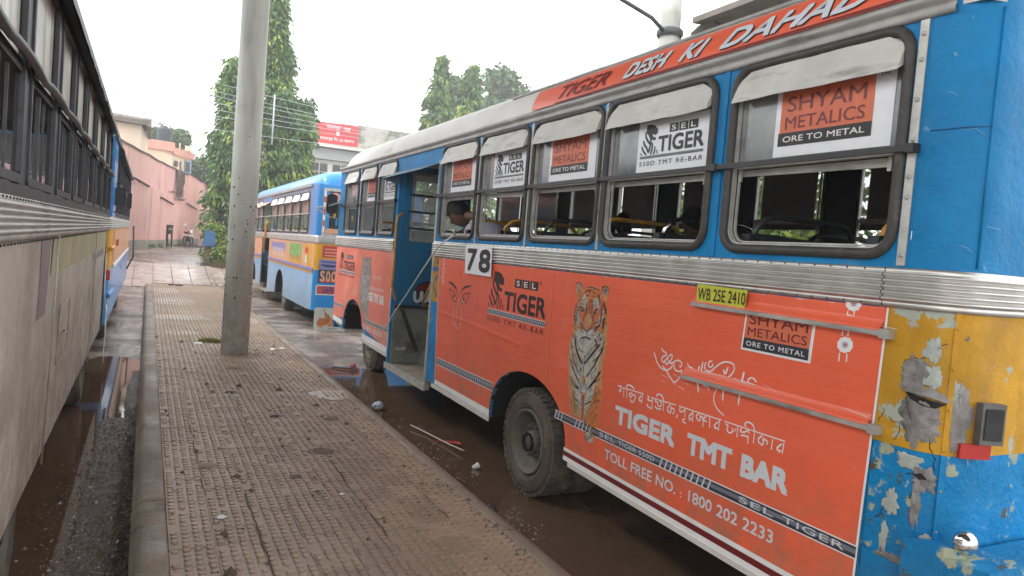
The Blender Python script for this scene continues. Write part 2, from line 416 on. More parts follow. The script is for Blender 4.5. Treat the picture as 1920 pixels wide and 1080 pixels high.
# ---------------------------------------------------------------- artwork printed on the bus side, in metres (along the bus, height)
TIGER = [
('p','tan',[(4.635,1.771),(4.638,1.816),(4.599,1.834),(4.562,1.818),(4.535,1.779),(4.528,1.78),(4.478,1.806),(4.427,1.813),(4.374,1.812),(4.321,1.8),(4.285,1.814),(4.244,1.831),(4.212,1.823),(4.205,1.792),(4.216,1.763),(4.233,1.716),(4.208,1.669),(4.187,1.615),(4.177,1.546),(4.179,1.548),(4.187,1.493),(4.176,1.444),(4.177,1.398),(4.187,1.337),(4.199,1.281),(4.202,1.225),(4.198,1.171),(4.186,1.093),(4.186,1.038),(4.202,0.979),(4.208,0.913),(4.214,0.847),(4.218,0.79),(4.232,0.749),(4.249,0.698),(4.289,0.683),(4.326,0.701),(4.356,0.726),(4.37,0.761),(4.385,0.804),(4.386,0.833),(4.421,0.834),(4.461,0.834),(4.561,0.832),(4.582,0.879),(4.607,0.947),(4.625,1.002),(4.647,1.079),(4.651,1.163),(4.663,1.24),(4.672,1.323),(4.666,1.373),(4.641,1.421),(4.629,1.467),(4.632,1.511),(4.635,1.526),(4.637,1.583),(4.628,1.64),(4.607,1.706)]),
('p','white',[(4.632,1.393),(4.605,1.456),(4.538,1.493),(4.34,1.505),(4.263,1.492),(4.217,1.452),(4.224,1.396),(4.247,1.328),(4.261,1.261),(4.259,1.191),(4.256,1.122),(4.374,1.063),(4.396,1.095),(4.422,1.147),(4.482,1.135),(4.475,1.04),(4.56,1.062),(4.616,1.12),(4.633,1.196),(4.651,1.282)]),
('p','white',[(4.591,1.078),(4.467,1.102),(4.398,1.106),(4.284,1.138),(4.287,1.054),(4.312,0.997),(4.35,0.908),(4.387,0.871),(4.401,0.93),(4.386,1.028),(4.451,1.029),(4.431,0.927),(4.434,0.86),(4.535,0.962)]),
('p','orange',[(4.279,1.111),(4.202,1.09),(4.198,1.035),(4.213,0.977),(4.216,0.911),(4.221,0.836),(4.229,0.783),(4.256,0.743),(4.302,0.764),(4.335,0.817),(4.351,0.86),(4.34,0.901),(4.304,0.947),(4.288,1.002),(4.271,1.057)]),
('p','white',[(4.366,0.79),(4.315,0.798),(4.256,0.743),(4.241,0.724),(4.257,0.696),(4.298,0.685),(4.335,0.703),(4.361,0.734)]),
('p','orange',[(4.528,1.78),(4.426,1.81),(4.321,1.797),(4.263,1.748),(4.23,1.695),(4.201,1.628),(4.195,1.544),(4.29,1.511),(4.55,1.477),(4.617,1.528),(4.624,1.573),(4.613,1.657),(4.575,1.728)]),
('p','white',[(4.551,1.663),(4.546,1.715),(4.511,1.752),(4.472,1.722),(4.469,1.7),(4.484,1.67),(4.486,1.64),(4.49,1.618),(4.515,1.607),(4.547,1.634)]),
('p','white',[(4.393,1.722),(4.362,1.732),(4.33,1.735),(4.31,1.687),(4.312,1.658),(4.363,1.653),(4.375,1.608),(4.39,1.664)]),
('p','white',[(4.617,1.528),(4.622,1.603),(4.606,1.657),(4.582,1.682),(4.57,1.609),(4.551,1.574),(4.553,1.499),(4.595,1.501)]),
('p','white',[(4.296,1.638),(4.25,1.665),(4.242,1.609),(4.268,1.535),(4.315,1.511),(4.336,1.562),(4.302,1.595)]),
('p','rust',[(4.469,1.7),(4.413,1.724),(4.39,1.664),(4.367,1.595),(4.343,1.525),(4.378,1.499),(4.486,1.507),(4.533,1.501),(4.528,1.558),(4.502,1.609),(4.486,1.64),(4.484,1.67)]),
('p','tan',[(4.466,1.598),(4.422,1.61),(4.389,1.57),(4.392,1.527),(4.446,1.509),(4.488,1.522),(4.494,1.558)]),
('p','grey',[(4.625,1.78),(4.624,1.814),(4.598,1.827),(4.571,1.81),(4.566,1.781),(4.601,1.755)]),
('p','grey',[(4.287,1.782),(4.254,1.812),(4.224,1.822),(4.216,1.787),(4.247,1.764)]),
('p','white',[(4.537,1.489),(4.455,1.471),(4.443,1.453),(4.388,1.484),(4.336,1.482),(4.334,1.463),(4.388,1.432),(4.442,1.444),(4.491,1.425),(4.548,1.444),(4.561,1.471)]),
('p','pink',[(4.478,1.511),(4.402,1.52),(4.438,1.478)]),
('p','white',[(4.511,1.405),(4.394,1.417),(4.389,1.38),(4.454,1.356),(4.511,1.376)]),
('s','black',0.0206,[(4.587,1.429),(4.593,1.384),(4.56,1.316),(4.511,1.265),(4.462,1.235)]),
('s','black',0.0193,[(4.259,1.409),(4.317,1.354),(4.376,1.297),(4.448,1.233)]),
('s','black',0.0096,[(4.641,1.367),(4.609,1.279),(4.555,1.2),(4.482,1.14)]),
('s','black',0.0124,[(4.64,1.244),(4.575,1.157),(4.494,1.099)]),
('s','black',0.011,[(4.615,1.115),(4.553,1.073),(4.485,1.045)]),
('s','black',0.0096,[(4.207,1.44),(4.233,1.348),(4.337,1.266)]),
('s','black',0.0124,[(4.215,1.388),(4.275,1.295),(4.344,1.204),(4.4,1.146)]),
('s','black',0.0193,[(4.222,1.221),(4.277,1.151),(4.358,1.074)]),
('s','black',0.0096,[(4.388,1.324),(4.447,1.281)]),
('s','black',0.0041,[(4.452,1.227),(4.433,1.135),(4.393,1.076)]),
('s','black',0.0083,[(4.54,1.333),(4.475,1.319)]),
('s','black',0.0096,[(4.495,1.504),(4.446,1.472),(4.392,1.512)]),
('s','black',0.0096,[(4.442,1.472),(4.437,1.442)]),
('s','black',0.011,[(4.514,1.398),(4.513,1.42),(4.441,1.438),(4.378,1.424)]),
('s','black',0.0055,[(4.536,1.479),(4.471,1.461)]),
('s','black',0.0055,[(4.4,1.457),(4.334,1.466)]),
('s','black',0.0179,[(4.329,1.436),(4.293,1.413),(4.321,1.381)]),
('s','black',0.011,[(4.271,1.49),(4.254,1.433)]),
('s','black',0.0124,[(4.537,0.972),(4.435,0.927)]),
('s','black',0.0124,[(4.493,0.923),(4.434,0.888)]),
('s','black',0.0138,[(4.362,1.071),(4.268,1.146)]),
('s','black',0.0083,[(4.39,0.946),(4.35,0.965),(4.303,0.989)]),
('s','black',0.0069,[(4.392,0.903),(4.369,0.922)]),
('s','black',0.0069,[(4.332,1.014),(4.284,1.035)]),
('s','black',0.0083,[(4.378,0.811),(4.36,0.839)]),
('s','black',0.0096,[(4.365,0.759),(4.346,0.776)]),
('s','black',0.0124,[(4.34,0.735),(4.323,0.728)]),
('s','black',0.0083,[(4.329,0.695),(4.31,0.71),(4.296,0.728)]),
('s','black',0.0055,[(4.358,0.742),(4.32,0.771)]),
('s','black',0.0096,[(4.606,1.085),(4.55,1.052),(4.485,1.041)]),
('s','rust',0.0206,[(4.422,1.011),(4.411,0.942),(4.406,0.833)]),
('s','black',0.0085,[(4.604,1.508),(4.623,1.565),(4.618,1.641),(4.572,1.706)]),
('s','black',0.0074,[(4.586,1.532),(4.599,1.591),(4.579,1.66)]),
('s','black',0.0106,[(4.556,1.649),(4.528,1.647),(4.506,1.638),(4.503,1.62),(4.531,1.62),(4.551,1.639)]),
('s','black',0.0095,[(4.312,1.658),(4.343,1.651),(4.366,1.634),(4.357,1.617),(4.327,1.631),(4.316,1.643)]),
('s','black',0.0074,[(4.505,1.76),(4.474,1.777),(4.422,1.785)]),
('s','black',0.0138,[(4.401,1.772),(4.36,1.761)]),
('s','black',0.0095,[(4.494,1.735),(4.456,1.749)]),
('s','black',0.0106,[(4.397,1.747),(4.362,1.736)]),
('s','black',0.0053,[(4.484,1.8),(4.426,1.808),(4.347,1.8),(4.306,1.783)]),
('s','black',0.0074,[(4.516,1.7),(4.491,1.713)]),
('s','black',0.0063,[(4.385,1.716),(4.356,1.697)]),
('s','black',0.0138,[(4.346,1.673),(4.323,1.686)]),
('s','black',0.0095,[(4.54,1.679),(4.524,1.666)]),
('s','black',0.0138,[(4.328,1.76),(4.296,1.717),(4.298,1.688)]),
('s','black',0.0116,[(4.259,1.72),(4.22,1.668),(4.207,1.627)]),
('s','black',0.0116,[(4.273,1.669),(4.26,1.607),(4.27,1.549),(4.322,1.514)]),
('s','black',0.0159,[(4.223,1.611),(4.236,1.574),(4.228,1.519)]),
('s','black',0.0085,[(4.301,1.588),(4.302,1.552),(4.336,1.562)]),
('s','black',0.0085,[(4.602,1.545),(4.57,1.56)]),
('s','black',0.0063,[(4.488,1.691),(4.46,1.643)]),
('s','black',0.0063,[(4.397,1.707),(4.386,1.658)]),
('s','black',0.0053,[(4.638,1.816),(4.599,1.833),(4.562,1.818),(4.537,1.781)]),
('s','black',0.0063,[(4.285,1.813),(4.244,1.83),(4.211,1.821),(4.206,1.792)])]
LOGO = [
('p','ink',[(6.086,1.829),(6.009,1.828),(5.939,1.814),(5.907,1.786),(5.878,1.771),(5.875,1.756),(5.887,1.75),(5.871,1.736),(5.876,1.724),(5.907,1.71),(5.926,1.702),(5.934,1.714),(5.963,1.721),(5.967,1.705),(5.95,1.686),(5.908,1.68),(5.903,1.654),(5.922,1.647),(5.965,1.658),(5.992,1.656),(6.01,1.678),(6.03,1.701),(6.067,1.728),(6.093,1.75),(6.091,1.781)]),
('s','ink',0.0289,[(6.101,1.756),(6.101,1.701),(6.053,1.651),(6.005,1.613)]),
('s','ink',0.027,[(6.039,1.724),(6.003,1.679),(5.991,1.638),(6.002,1.577),(6.028,1.514)]),
('s','ink',0.027,[(6.136,1.662),(6.117,1.615),(6.06,1.572),(6.029,1.52)]),
('s','ink',0.025,[(6.161,1.599),(6.133,1.547),(6.063,1.496)]),
('s','ink',0.0193,[(6.179,1.524),(6.142,1.492)]),
('s','ink',0.0231,[(5.969,1.622),(5.952,1.57),(5.983,1.492)]),
('s','ink',0.0193,[(5.91,1.58),(5.902,1.533),(5.932,1.491)]),
('s','ink',0.0173,[(5.869,1.536),(5.852,1.494)])]
EYES = [
('p','ink',[(7.252,1.66),(7.098,1.649),(7,1.613),(6.932,1.516),(6.993,1.579),(7.091,1.615),(7.188,1.634)]),
('p','ink',[(6.874,1.534),(6.843,1.6),(6.765,1.639),(6.583,1.661),(6.66,1.635),(6.76,1.615),(6.84,1.583)]),
('p','ink',[(7.062,1.526),(7.021,1.516),(7.03,1.481),(7.066,1.491)]),
('p','ink',[(6.785,1.525),(6.75,1.507),(6.764,1.472),(6.795,1.486)]),
('s','white',0.0102,[(7.011,1.5),(7.011,1.466),(7.05,1.466)]),
('s','white',0.0102,[(6.807,1.502),(6.796,1.469),(6.752,1.465)]),
('s','ink',0.0102,[(7.188,1.577),(7.045,1.558),(6.967,1.504),(6.97,1.461),(7.06,1.461),(7.139,1.506),(7.188,1.577)]),
('s','ink',0.0102,[(6.623,1.576),(6.75,1.561),(6.827,1.517),(6.828,1.466),(6.76,1.451),(6.674,1.497),(6.623,1.576)]),
('s','steel',0.009,[(6.901,1.506),(6.907,1.424),(6.926,1.354),(6.93,1.259)]),
('s','steel',0.009,[(6.998,1.398),(7.025,1.343),(7.023,1.274),(6.979,1.228),(6.882,1.188),(6.864,1.174)]),
('s','steel',0.009,[(6.828,1.415),(6.822,1.348),(6.791,1.293),(6.794,1.242),(6.864,1.174)]),
('s','steeld',0.0057,[(6.913,1.424),(6.887,1.29),(6.872,1.173)]),
('s','steeld',0.011,[(6.885,1.246),(6.746,0.618)]),
('s','ink',0.0045,[(6.918,1.849),(6.898,1.799),(6.892,1.74),(6.908,1.688)]),
('s','ink',0.0181,[(6.924,1.779),(6.913,1.756)]),
('s','white',0.009,[(7.357,1.858),(7.358,1.841),(7.367,1.827),(7.381,1.822),(7.398,1.826),(7.412,1.838),(7.42,1.856),(7.42,1.874),(7.411,1.887),(7.396,1.893),(7.379,1.889),(7.365,1.876),(7.357,1.858)]),
('s','white',0.009,[(7.355,1.767),(7.356,1.749),(7.365,1.735),(7.379,1.729),(7.396,1.733),(7.41,1.745),(7.418,1.763),(7.418,1.781),(7.409,1.795),(7.394,1.8),(7.377,1.796),(7.363,1.784),(7.355,1.767)]),
('s','white',0.009,[(7.356,1.675),(7.357,1.657),(7.366,1.644),(7.38,1.638),(7.397,1.641),(7.411,1.654),(7.419,1.671),(7.418,1.689),(7.41,1.703),(7.395,1.709),(7.378,1.705),(7.364,1.693),(7.356,1.675)]),
('s','white',0.0057,[(7.397,1.637),(7.39,1.588)]),
('s','white',0.0057,[(7.366,1.639),(7.363,1.59)])]
GREETING = [
('s','white',0.0089,[(3.649,1.45),(3.63,1.422),(3.61,1.388),(3.577,1.365),(3.539,1.355),(3.504,1.36),(3.471,1.379),(3.46,1.4)]),
('s','white',0.0078,[(3.576,1.49),(3.566,1.47),(3.536,1.466),(3.52,1.454)]),
('s','white',0.0089,[(3.52,1.454),(3.565,1.433),(3.569,1.414),(3.549,1.398),(3.524,1.426),(3.483,1.465),(3.467,1.454),(3.477,1.424),(3.509,1.396),(3.527,1.397),(3.532,1.41)]),
('s','white',0.0089,[(3.513,1.428),(3.481,1.405),(3.455,1.414),(3.436,1.431),(3.403,1.439),(3.373,1.424),(3.383,1.399),(3.398,1.406)]),
('s','white',0.0089,[(3.447,1.411),(3.443,1.384),(3.421,1.37),(3.386,1.372),(3.368,1.389),(3.371,1.361),(3.388,1.331),(3.424,1.296),(3.461,1.312),(3.51,1.354),(3.557,1.38)]),
('s','white',0.0078,[(3.328,1.436),(3.315,1.416),(3.279,1.414),(3.264,1.399)]),
('s','white',0.0089,[(3.334,1.386),(3.29,1.403),(3.261,1.381),(3.304,1.36),(3.258,1.355)]),
('s','white',0.0111,[(3.221,1.437),(3.236,1.382),(3.226,1.335),(3.209,1.281)]),
('s','white',0.0111,[(3.196,1.465),(3.209,1.374),(3.201,1.358)]),
('s','white',0.0089,[(3.11,1.469),(3.119,1.446),(3.15,1.445),(3.148,1.476),(3.118,1.481)]),
('s','white',0.0089,[(3.171,1.467),(3.18,1.44),(3.165,1.417),(3.122,1.42),(3.085,1.457),(3.041,1.488),(2.991,1.5),(2.95,1.493),(2.941,1.466),(2.964,1.428),(2.985,1.416)]),
('s','white',0.0056,[(3.315,1.389),(3.201,1.408),(3.079,1.413),(2.962,1.412),(2.851,1.413),(2.766,1.41)]),
('s','white',0.0089,[(3.195,1.363),(3.138,1.4),(3.114,1.409),(3.114,1.357)]),
('s','white',0.0089,[(3.096,1.408),(3.101,1.355)]),
('s','white',0.0078,[(3.09,1.358),(3.038,1.372),(3.041,1.355)]),
('s','white',0.0122,[(3.025,1.45),(3.009,1.42),(2.992,1.469)]),
('s','white',0.0111,[(2.997,1.414),(3.012,1.352),(3.008,1.277)]),
('s','white',0.0089,[(2.984,1.404),(2.955,1.401),(2.946,1.374),(2.966,1.353)]),
('s','white',0.0122,[(2.869,1.466),(2.882,1.395),(2.889,1.279)]),
('s','white',0.01,[(2.904,1.399),(2.915,1.355)]),
('s','white',0.0089,[(2.774,1.428),(2.802,1.447),(2.833,1.437),(2.835,1.412),(2.808,1.41),(2.766,1.41),(2.807,1.402),(2.842,1.387),(2.83,1.377),(2.805,1.386)]),
('s','white',0.0078,[(3.062,1.333),(3.081,1.295),(3.076,1.254),(3.041,1.219),(2.986,1.197)]),
('s','white',0.0078,[(3.178,1.332),(3.128,1.329),(3.125,1.308)])]
SLOGAN = [
('s','white',0.0089,[(4.002,1.159),(3.975,1.167),(3.952,1.159),(3.982,1.137),(3.985,1.123),(3.96,1.135)]),
('s','white',0.0089,[(3.936,1.159),(3.927,1.1)]),
('s','white',0.0089,[(3.947,1.16),(3.718,1.166)]),
('s','white',0.0089,[(3.898,1.16),(3.895,1.1)]),
('s','white',0.0089,[(3.899,1.167),(3.912,1.18),(3.877,1.194),(3.839,1.188),(3.816,1.174)]),
('s','white',0.0089,[(3.848,1.145),(3.873,1.131),(3.849,1.113),(3.831,1.136),(3.848,1.145)]),
('s','white',0.0089,[(3.831,1.136),(3.795,1.137),(3.802,1.114),(3.824,1.084),(3.845,1.089),(3.853,1.103)]),
('s','white',0.0089,[(3.728,1.161),(3.729,1.099)]),
('s','white',0.0089,[(3.736,1.15),(3.767,1.121),(3.731,1.114)]),
('s','white',0.0089,[(3.754,1.11),(3.741,1.113)]),
('s','white',0.0089,[(3.678,1.162),(3.653,1.156),(3.679,1.135),(3.626,1.14)]),
('s','white',0.0089,[(3.625,1.165),(3.619,1.087)]),
('s','white',0.0089,[(3.619,1.09),(3.673,1.096),(3.671,1.112)]),
('s','white',0.0089,[(3.638,1.159),(3.395,1.165)]),
('s','white',0.0089,[(3.595,1.159),(3.592,1.138),(3.57,1.149),(3.567,1.126),(3.538,1.12),(3.528,1.147),(3.553,1.159)]),
('s','white',0.0089,[(3.594,1.114),(3.563,1.1),(3.527,1.111)]),
('s','white',0.0089,[(3.512,1.168),(3.507,1.101)]),
('s','white',0.0089,[(3.512,1.165),(3.53,1.194),(3.568,1.198),(3.585,1.185),(3.578,1.175)]),
('s','white',0.0089,[(3.443,1.16),(3.478,1.122),(3.434,1.097),(3.437,1.149)]),
('s','white',0.0089,[(3.435,1.138),(3.404,1.139),(3.405,1.113),(3.422,1.106)]),
('s','white',0.0089,[(3.379,1.113),(3.373,1.103),(3.384,1.089)]),
('s','white',0.0089,[(3.368,1.165),(3.006,1.167)]),
('s','white',0.0089,[(3.355,1.162),(3.359,1.132),(3.33,1.139),(3.315,1.154)]),
('s','white',0.0089,[(3.312,1.163),(3.306,1.116)]),
('s','white',0.0089,[(3.304,1.105),(3.331,1.084),(3.292,1.077)]),
('s','white',0.0089,[(3.241,1.165),(3.236,1.099)]),
('s','white',0.0089,[(3.244,1.154),(3.28,1.116),(3.238,1.113)]),
('s','white',0.0089,[(3.269,1.102),(3.258,1.105)]),
('s','white',0.0089,[(3.188,1.164),(3.217,1.137),(3.173,1.114),(3.175,1.159)]),
('s','white',0.0089,[(3.174,1.148),(3.15,1.148),(3.151,1.126)]),
('s','white',0.0089,[(3.124,1.165),(3.152,1.136),(3.119,1.128)]),
('s','white',0.0089,[(3.147,1.132),(3.146,1.093)]),
('s','white',0.0089,[(3.097,1.166),(3.092,1.102)]),
('s','white',0.0089,[(3.017,1.164),(3.02,1.101)]),
('s','white',0.0089,[(3.026,1.153),(3.064,1.12),(3.025,1.113)]),
('s','white',0.0089,[(3.052,1.106),(3.042,1.109)]),
('s','white',0.0089,[(2.983,1.167),(2.552,1.169)]),
('s','white',0.0089,[(2.971,1.156),(2.948,1.149),(2.96,1.125),(2.936,1.11),(2.909,1.127),(2.919,1.146)]),
('s','white',0.0089,[(2.902,1.129),(2.89,1.148)]),
('s','white',0.0089,[(2.879,1.166),(2.878,1.104)]),
('s','white',0.0089,[(2.85,1.163),(2.861,1.139),(2.827,1.143),(2.802,1.165),(2.793,1.147)]),
('s','white',0.0089,[(2.852,1.121),(2.825,1.128),(2.797,1.125)]),
('s','white',0.0089,[(2.798,1.135),(2.796,1.09)]),
('s','white',0.0089,[(2.756,1.174),(2.757,1.103)]),
('s','white',0.0089,[(2.756,1.174),(2.773,1.203),(2.814,1.206),(2.833,1.188),(2.817,1.177)]),
('s','white',0.0089,[(2.702,1.161),(2.734,1.127),(2.688,1.104),(2.694,1.153)]),
('s','white',0.0089,[(2.693,1.143),(2.661,1.142),(2.665,1.121)]),
('s','white',0.0089,[(2.631,1.159),(2.634,1.104)]),
('s','white',0.0089,[(2.557,1.16),(2.562,1.103)]),
('s','white',0.0089,[(2.569,1.152),(2.607,1.115),(2.567,1.114)]),
('s','white',0.0089,[(2.588,1.103),(2.58,1.105)])]
ORNAMENT = [
('p','white',[(2.202,1.904),(2.199,1.892),(2.207,1.883),(2.212,1.871),(2.225,1.868),(2.237,1.861),(2.25,1.866),(2.263,1.866),(2.271,1.876),(2.282,1.884),(2.281,1.896),(2.285,1.908),(2.276,1.917),(2.271,1.929),(2.257,1.932),(2.246,1.938),(2.233,1.934),(2.219,1.933),(2.212,1.923),(2.201,1.916)]),
('p','lilac',[(2.224,1.902),(2.225,1.894),(2.231,1.887),(2.239,1.884),(2.248,1.886),(2.256,1.891),(2.259,1.898),(2.257,1.906),(2.252,1.912),(2.243,1.915),(2.234,1.914),(2.227,1.909)]),
('p','rust',[(2.235,1.9),(2.238,1.896),(2.244,1.895),(2.247,1.899),(2.245,1.904),(2.239,1.905)]),
('p','white',[(2.212,1.814),(2.208,1.802),(2.217,1.793),(2.222,1.781),(2.235,1.777),(2.247,1.77),(2.259,1.774),(2.273,1.774),(2.281,1.784),(2.292,1.792),(2.291,1.804),(2.295,1.816),(2.286,1.826),(2.281,1.837),(2.267,1.841),(2.256,1.848),(2.243,1.843),(2.229,1.843),(2.222,1.833),(2.211,1.826)]),
('p','lilac',[(2.233,1.811),(2.235,1.803),(2.241,1.797),(2.249,1.793),(2.258,1.794),(2.265,1.799),(2.269,1.807),(2.267,1.815),(2.261,1.821),(2.253,1.824),(2.244,1.823),(2.237,1.818)]),
('p','rust',[(2.245,1.81),(2.247,1.805),(2.254,1.804),(2.257,1.808),(2.255,1.813),(2.248,1.814)]),
('p','white',[(2.223,1.71),(2.22,1.698),(2.228,1.688),(2.233,1.676),(2.247,1.672),(2.258,1.665),(2.272,1.668),(2.286,1.668),(2.293,1.678),(2.304,1.685),(2.304,1.698),(2.307,1.709),(2.298,1.719),(2.293,1.731),(2.279,1.735),(2.268,1.742),(2.255,1.738),(2.241,1.739),(2.233,1.729),(2.223,1.722)]),
('p','lilac',[(2.245,1.706),(2.247,1.698),(2.253,1.692),(2.261,1.688),(2.27,1.689),(2.278,1.694),(2.281,1.701),(2.279,1.709),(2.274,1.716),(2.265,1.719),(2.256,1.718),(2.249,1.714)]),
('p','rust',[(2.257,1.705),(2.259,1.699),(2.266,1.698),(2.269,1.703),(2.267,1.708),(2.26,1.709)]),
('s','white',0.01,[(2.288,1.662),(2.288,1.622)]),
('s','white',0.01,[(2.248,1.664),(2.247,1.625)]),
('s','white',0.01,[(2.266,1.862),(2.268,1.842)]),
('s','white',0.01,[(2.231,1.866),(2.233,1.846)]),
('s','white',0.01,[(2.282,1.766),(2.284,1.742)]),
('s','white',0.01,[(2.251,1.77),(2.253,1.746)])]

# ---------------------------------------------------------------- ground, road, walkway
mat('road', (.11, .085, .07), .5, var=(.7, .25), col2=[((.30, .25, .22), (1.1, .45, .62)), ((.035, .028, .022), (4, .60, .75))], bump=[(9, .4, .02), (60, .5, .006)], rvar=(.9, .08, .65))
mat('mud', (.038, .030, .024), .3, var=(4, .4), col2=((.10, .085, .07),), bump=[(26, .9, .02), (110, .9, .01)], rvar=(14, .1, .7)) if 0 else mat('mud', (.10, .075, .058), .3, var=(5, .4), bump=[(26, .9, .02), (120, 1., .012)], rvar=(16, .08, .6))
mat("puddle_water", (.105, .064, .04), .04, spec=.5, bump=(3, .03, .01), var=(2, .15))
mat('paver', (.38, .288, .215), .62, var=(.8, .18), col2=[((.20, .15, .115), (2.3, .60, .78)), ((.36, .31, .26), (5.2, .60, .72))], bump=[(70, .5, .004)], rvar=(1.2, .42, .75), orand=.14)
mat('paver_joint', (.10, .078, .06), .8, var=(6, .2))
mat('kerb_concrete', (.22, .175, .135), .7, var=(1.2, .2), col2=[((.07, .055, .045), (3.3, .56, .70)), ((.26, .23, .20), (7, .62, .72))], bump=[(8, .7, .02), (60, .6, .006)], rvar=(2, .35, .8))
mat('pink_slab', (.34, .26, .235), .4, var=(.9, .15), col2=((.16, .11, .09), ), thr=(1.6, .58, .7)) if 0 else mat('pink_slab', (.38, .31, .275), .4, var=(.9, .15), bump=(30, .4, .004), rvar=(1.2, .12, .6))

def gz(x, y):
    t = min(max((y - 26.3) / 10., 0), 1); return .9 * t * t * (3 - 2 * t)
def ground_z(x, y):
    b = gz(x, y)
    if y > 30 or y < -3: return b
    if x < 0.2:
        w = .035 + .02 * fbm(x * 3, y * .8, 1)
        rim = max(0., 1 - abs(x - .0) / (.46 if y < 5 else lerp(.46, .20, min(1, (y - 5) / 3.4)))) if y < 11 else 0
        wob = .35 + .65 * max(0, min(1, .55 + 1.4 * fbm(x * 1.2, y * .55, 3)))
        h = -w + min(rim, .5) * 2 * .062 * wob + .010 * fbm(x * 14, y * 14, 2)
        if y < 8.3 and x > -.34: h = max(h, .006 * min(1, (x + .34) * 8) * min(1, (8.3 - y) * 3) + .012 * fbm(x * 9, y * 6, 8) + .004)
        if y > 11: h += min(1, (y - 11) / 2.0) * .055
        return h + b
    if x > 2.2:
        rim = max(0., 1 - (x - 2.30) / .34) if 5 < y < 11.5 else max(0, 1 - (x - 2.3) / .12)
        h = -.055 + rim * .075 * (.3 + .8 * max(0, .5 + 1.5 * fbm(x * 1.5, y * .7, 9))) + .010 * fbm(x * 14, y * 14, 5)
        if y > 11: h += min(1, (y - 11) / .8) * .052 + .030 * fbm(x * .8, y * .3, 6)
        return h + b
    return -.05 + b
xs = frange(-90, -6, 12) + frange(-5, -1.2, .5) + frange(-1.0, .04, .03) + [.15, 1.0, 2.1, 2.25] + frange(2.29, 3.5, .035) + frange(3.7, 9, .6) + frange(11, 110, 9)
ys = frange(-30, -2, 4) + frange(0, 2.8, .4) + frange(3, 12.5, .035) + frange(12.7, 40, .35) + frange(42, 160, 8)
g = rgrid(xs, ys, ground_z); g.use('road')
gm = MB(); gm.v = g.v; gm.f = g.f; gm.sm = [True] * len(g.f); gm.ms = ['road', 'mud']
for f in g.f:
    cx = sum(g.v[i][0] for i in f) / 4; cy = sum(g.v[i][1] for i in f) / 4
    gm.mi.append(1 if 2 < cy < 12.0 and (-.75 < cx < .1 or 2.25 < cx < 2.8) else 0)
struct(gm.build('ground'))
m = MB(); m.poly([(-4, -1, -.004), (.1, -1, -.004), (.1, 11.6, -.004), (-.15, 12.6, -.004), (-.5, 13.2, -.004), (-4, 13.6, -.004)]); struct(m.build('puddle', 'puddle_water'))
m = MB(); m.poly([(2.26, -1, -.026), (7.5, -1, -.026), (7.5, 29, -.026), (2.26, 25, -.026)]); struct(m.build('puddle', 'puddle_water'))

# raised walkway: body, kerbs, studded pavers
PZ = .19
m = MB(); m.box(.17, -4, -.3, 2.20, 25.35, PZ - .012); walk = struct(m.build('walkway', 'paver_joint'))
def kerb(x_in, x_out, name, y0, y1):
    m = MB(); m.smooth = True; sgn = 1 if x_out > x_in else -1
    pr = [(x_in, PZ - .05), (x_in, PZ + .004), (x_in + sgn * .012, PZ + .010), (x_out - sgn * .075, PZ + .008), (x_out - sgn * .035, PZ - .008), (x_out - sgn * .012, PZ - .05), (x_out, -.12)]
    yy = frange(y0, y1, .09)
    for y in yy:
        m.add([(x + (.010 * fbm(y * 1.7, i * 3.1, 4) + .004 * fbm(y * 9, i, 2)) * (1 if i > 1 else .4), y, z + (.007 * fbm(y * 2.2, i * 2, 7) + .004 * fbm(y * 11, i * 5., 3)) * (1 if 1 < i < 6 else .3)) for i, (x, z) in enumerate(pr)])
    n = len(pr)
    for j in range(len(yy) - 1):
        for i in range(n - 1): m.face((j * n + i, j * n + i + 1, (j + 1) * n + i + 1, (j + 1) * n + i))
    return struct(m.build(name, 'kerb_concrete', walk))
def kerb_piece_run(x_in, x_out, y0, y1, L):
    y = y0
    while y < y1 - .05:
        e = min(y + L * random.uniform(.9, 1.15), y1)
        if y1 - e < L * .4: e = y1
        o = kerb(x_in, x_out, 'kerbstone', y + .004, e - .004); del o['kind']
        y = e
kerb_piece_run(.19, -.01, -2, 24.9, 2.4)
kerb_piece_run(2.155, 2.31, -2, 25.3, 2.0)
m = MB(); m.smooth = True
rg = []
for i in range(9):
    a = R(180 - 90 * i / 8); c = (.20, 24.9)
    rg.append([(c[0] + math.cos(a) * q, c[1] + math.sin(a) * q * 2.6, z) for q, z in ((.01, PZ), (.13, PZ + .01), (.18, PZ - .01), (.205, PZ - .06), (.21, -.1))])
m.loft(rg, closed=False); m.box(.19, 25.32, -.1, 2.31, 25.46, PZ + .003); m.build('kerbstone', 'kerb_concrete', walk)
# pavers 0.245 m with raised studs
TW = .2450; TL = .25; NC = 8
def paver_mesh(name, nx=4, sides=10, worn=None):
    m = MB(); g = .0016
    m.box(g, g, -.014, TW - g, TL - g, 0)
    for i in range(nx):
        for j in range(nx):
            cx = (i + .5) * TW / nx; cy = (j + .5) * TL / nx; r = .0215; h = .0125
            if worn:
                if worn.random() < .07: continue
                h *= worn.uniform(.55, 1.1); r *= worn.uniform(.92, 1.03); cx += worn.uniform(-.001, .001)
            k0 = m.add([(cx + r * math.cos(2 * math.pi * q / sides), cy + r * math.sin(2 * math.pi * q / sides), 0.0) for q in range(sides)])
            k1 = m.add([(cx + r * .90 * math.cos(2 * math.pi * q / sides), cy + r * .90 * math.sin(2 * math.pi * q / sides), h) for q in range(sides)])
            m.face(range(k1, k1 + sides))
            for q in range(sides): m.face((k0 + q, k0 + (q + 1) % sides, k1 + (q + 1) % sides, k1 + q))
    return m
rw = random.Random(77); pm = [paver_mesh('p', worn=rw) for _ in range(6)]
protos = {}; cnt = 0; X0 = .193; Y0 = 3.35
far = MB()
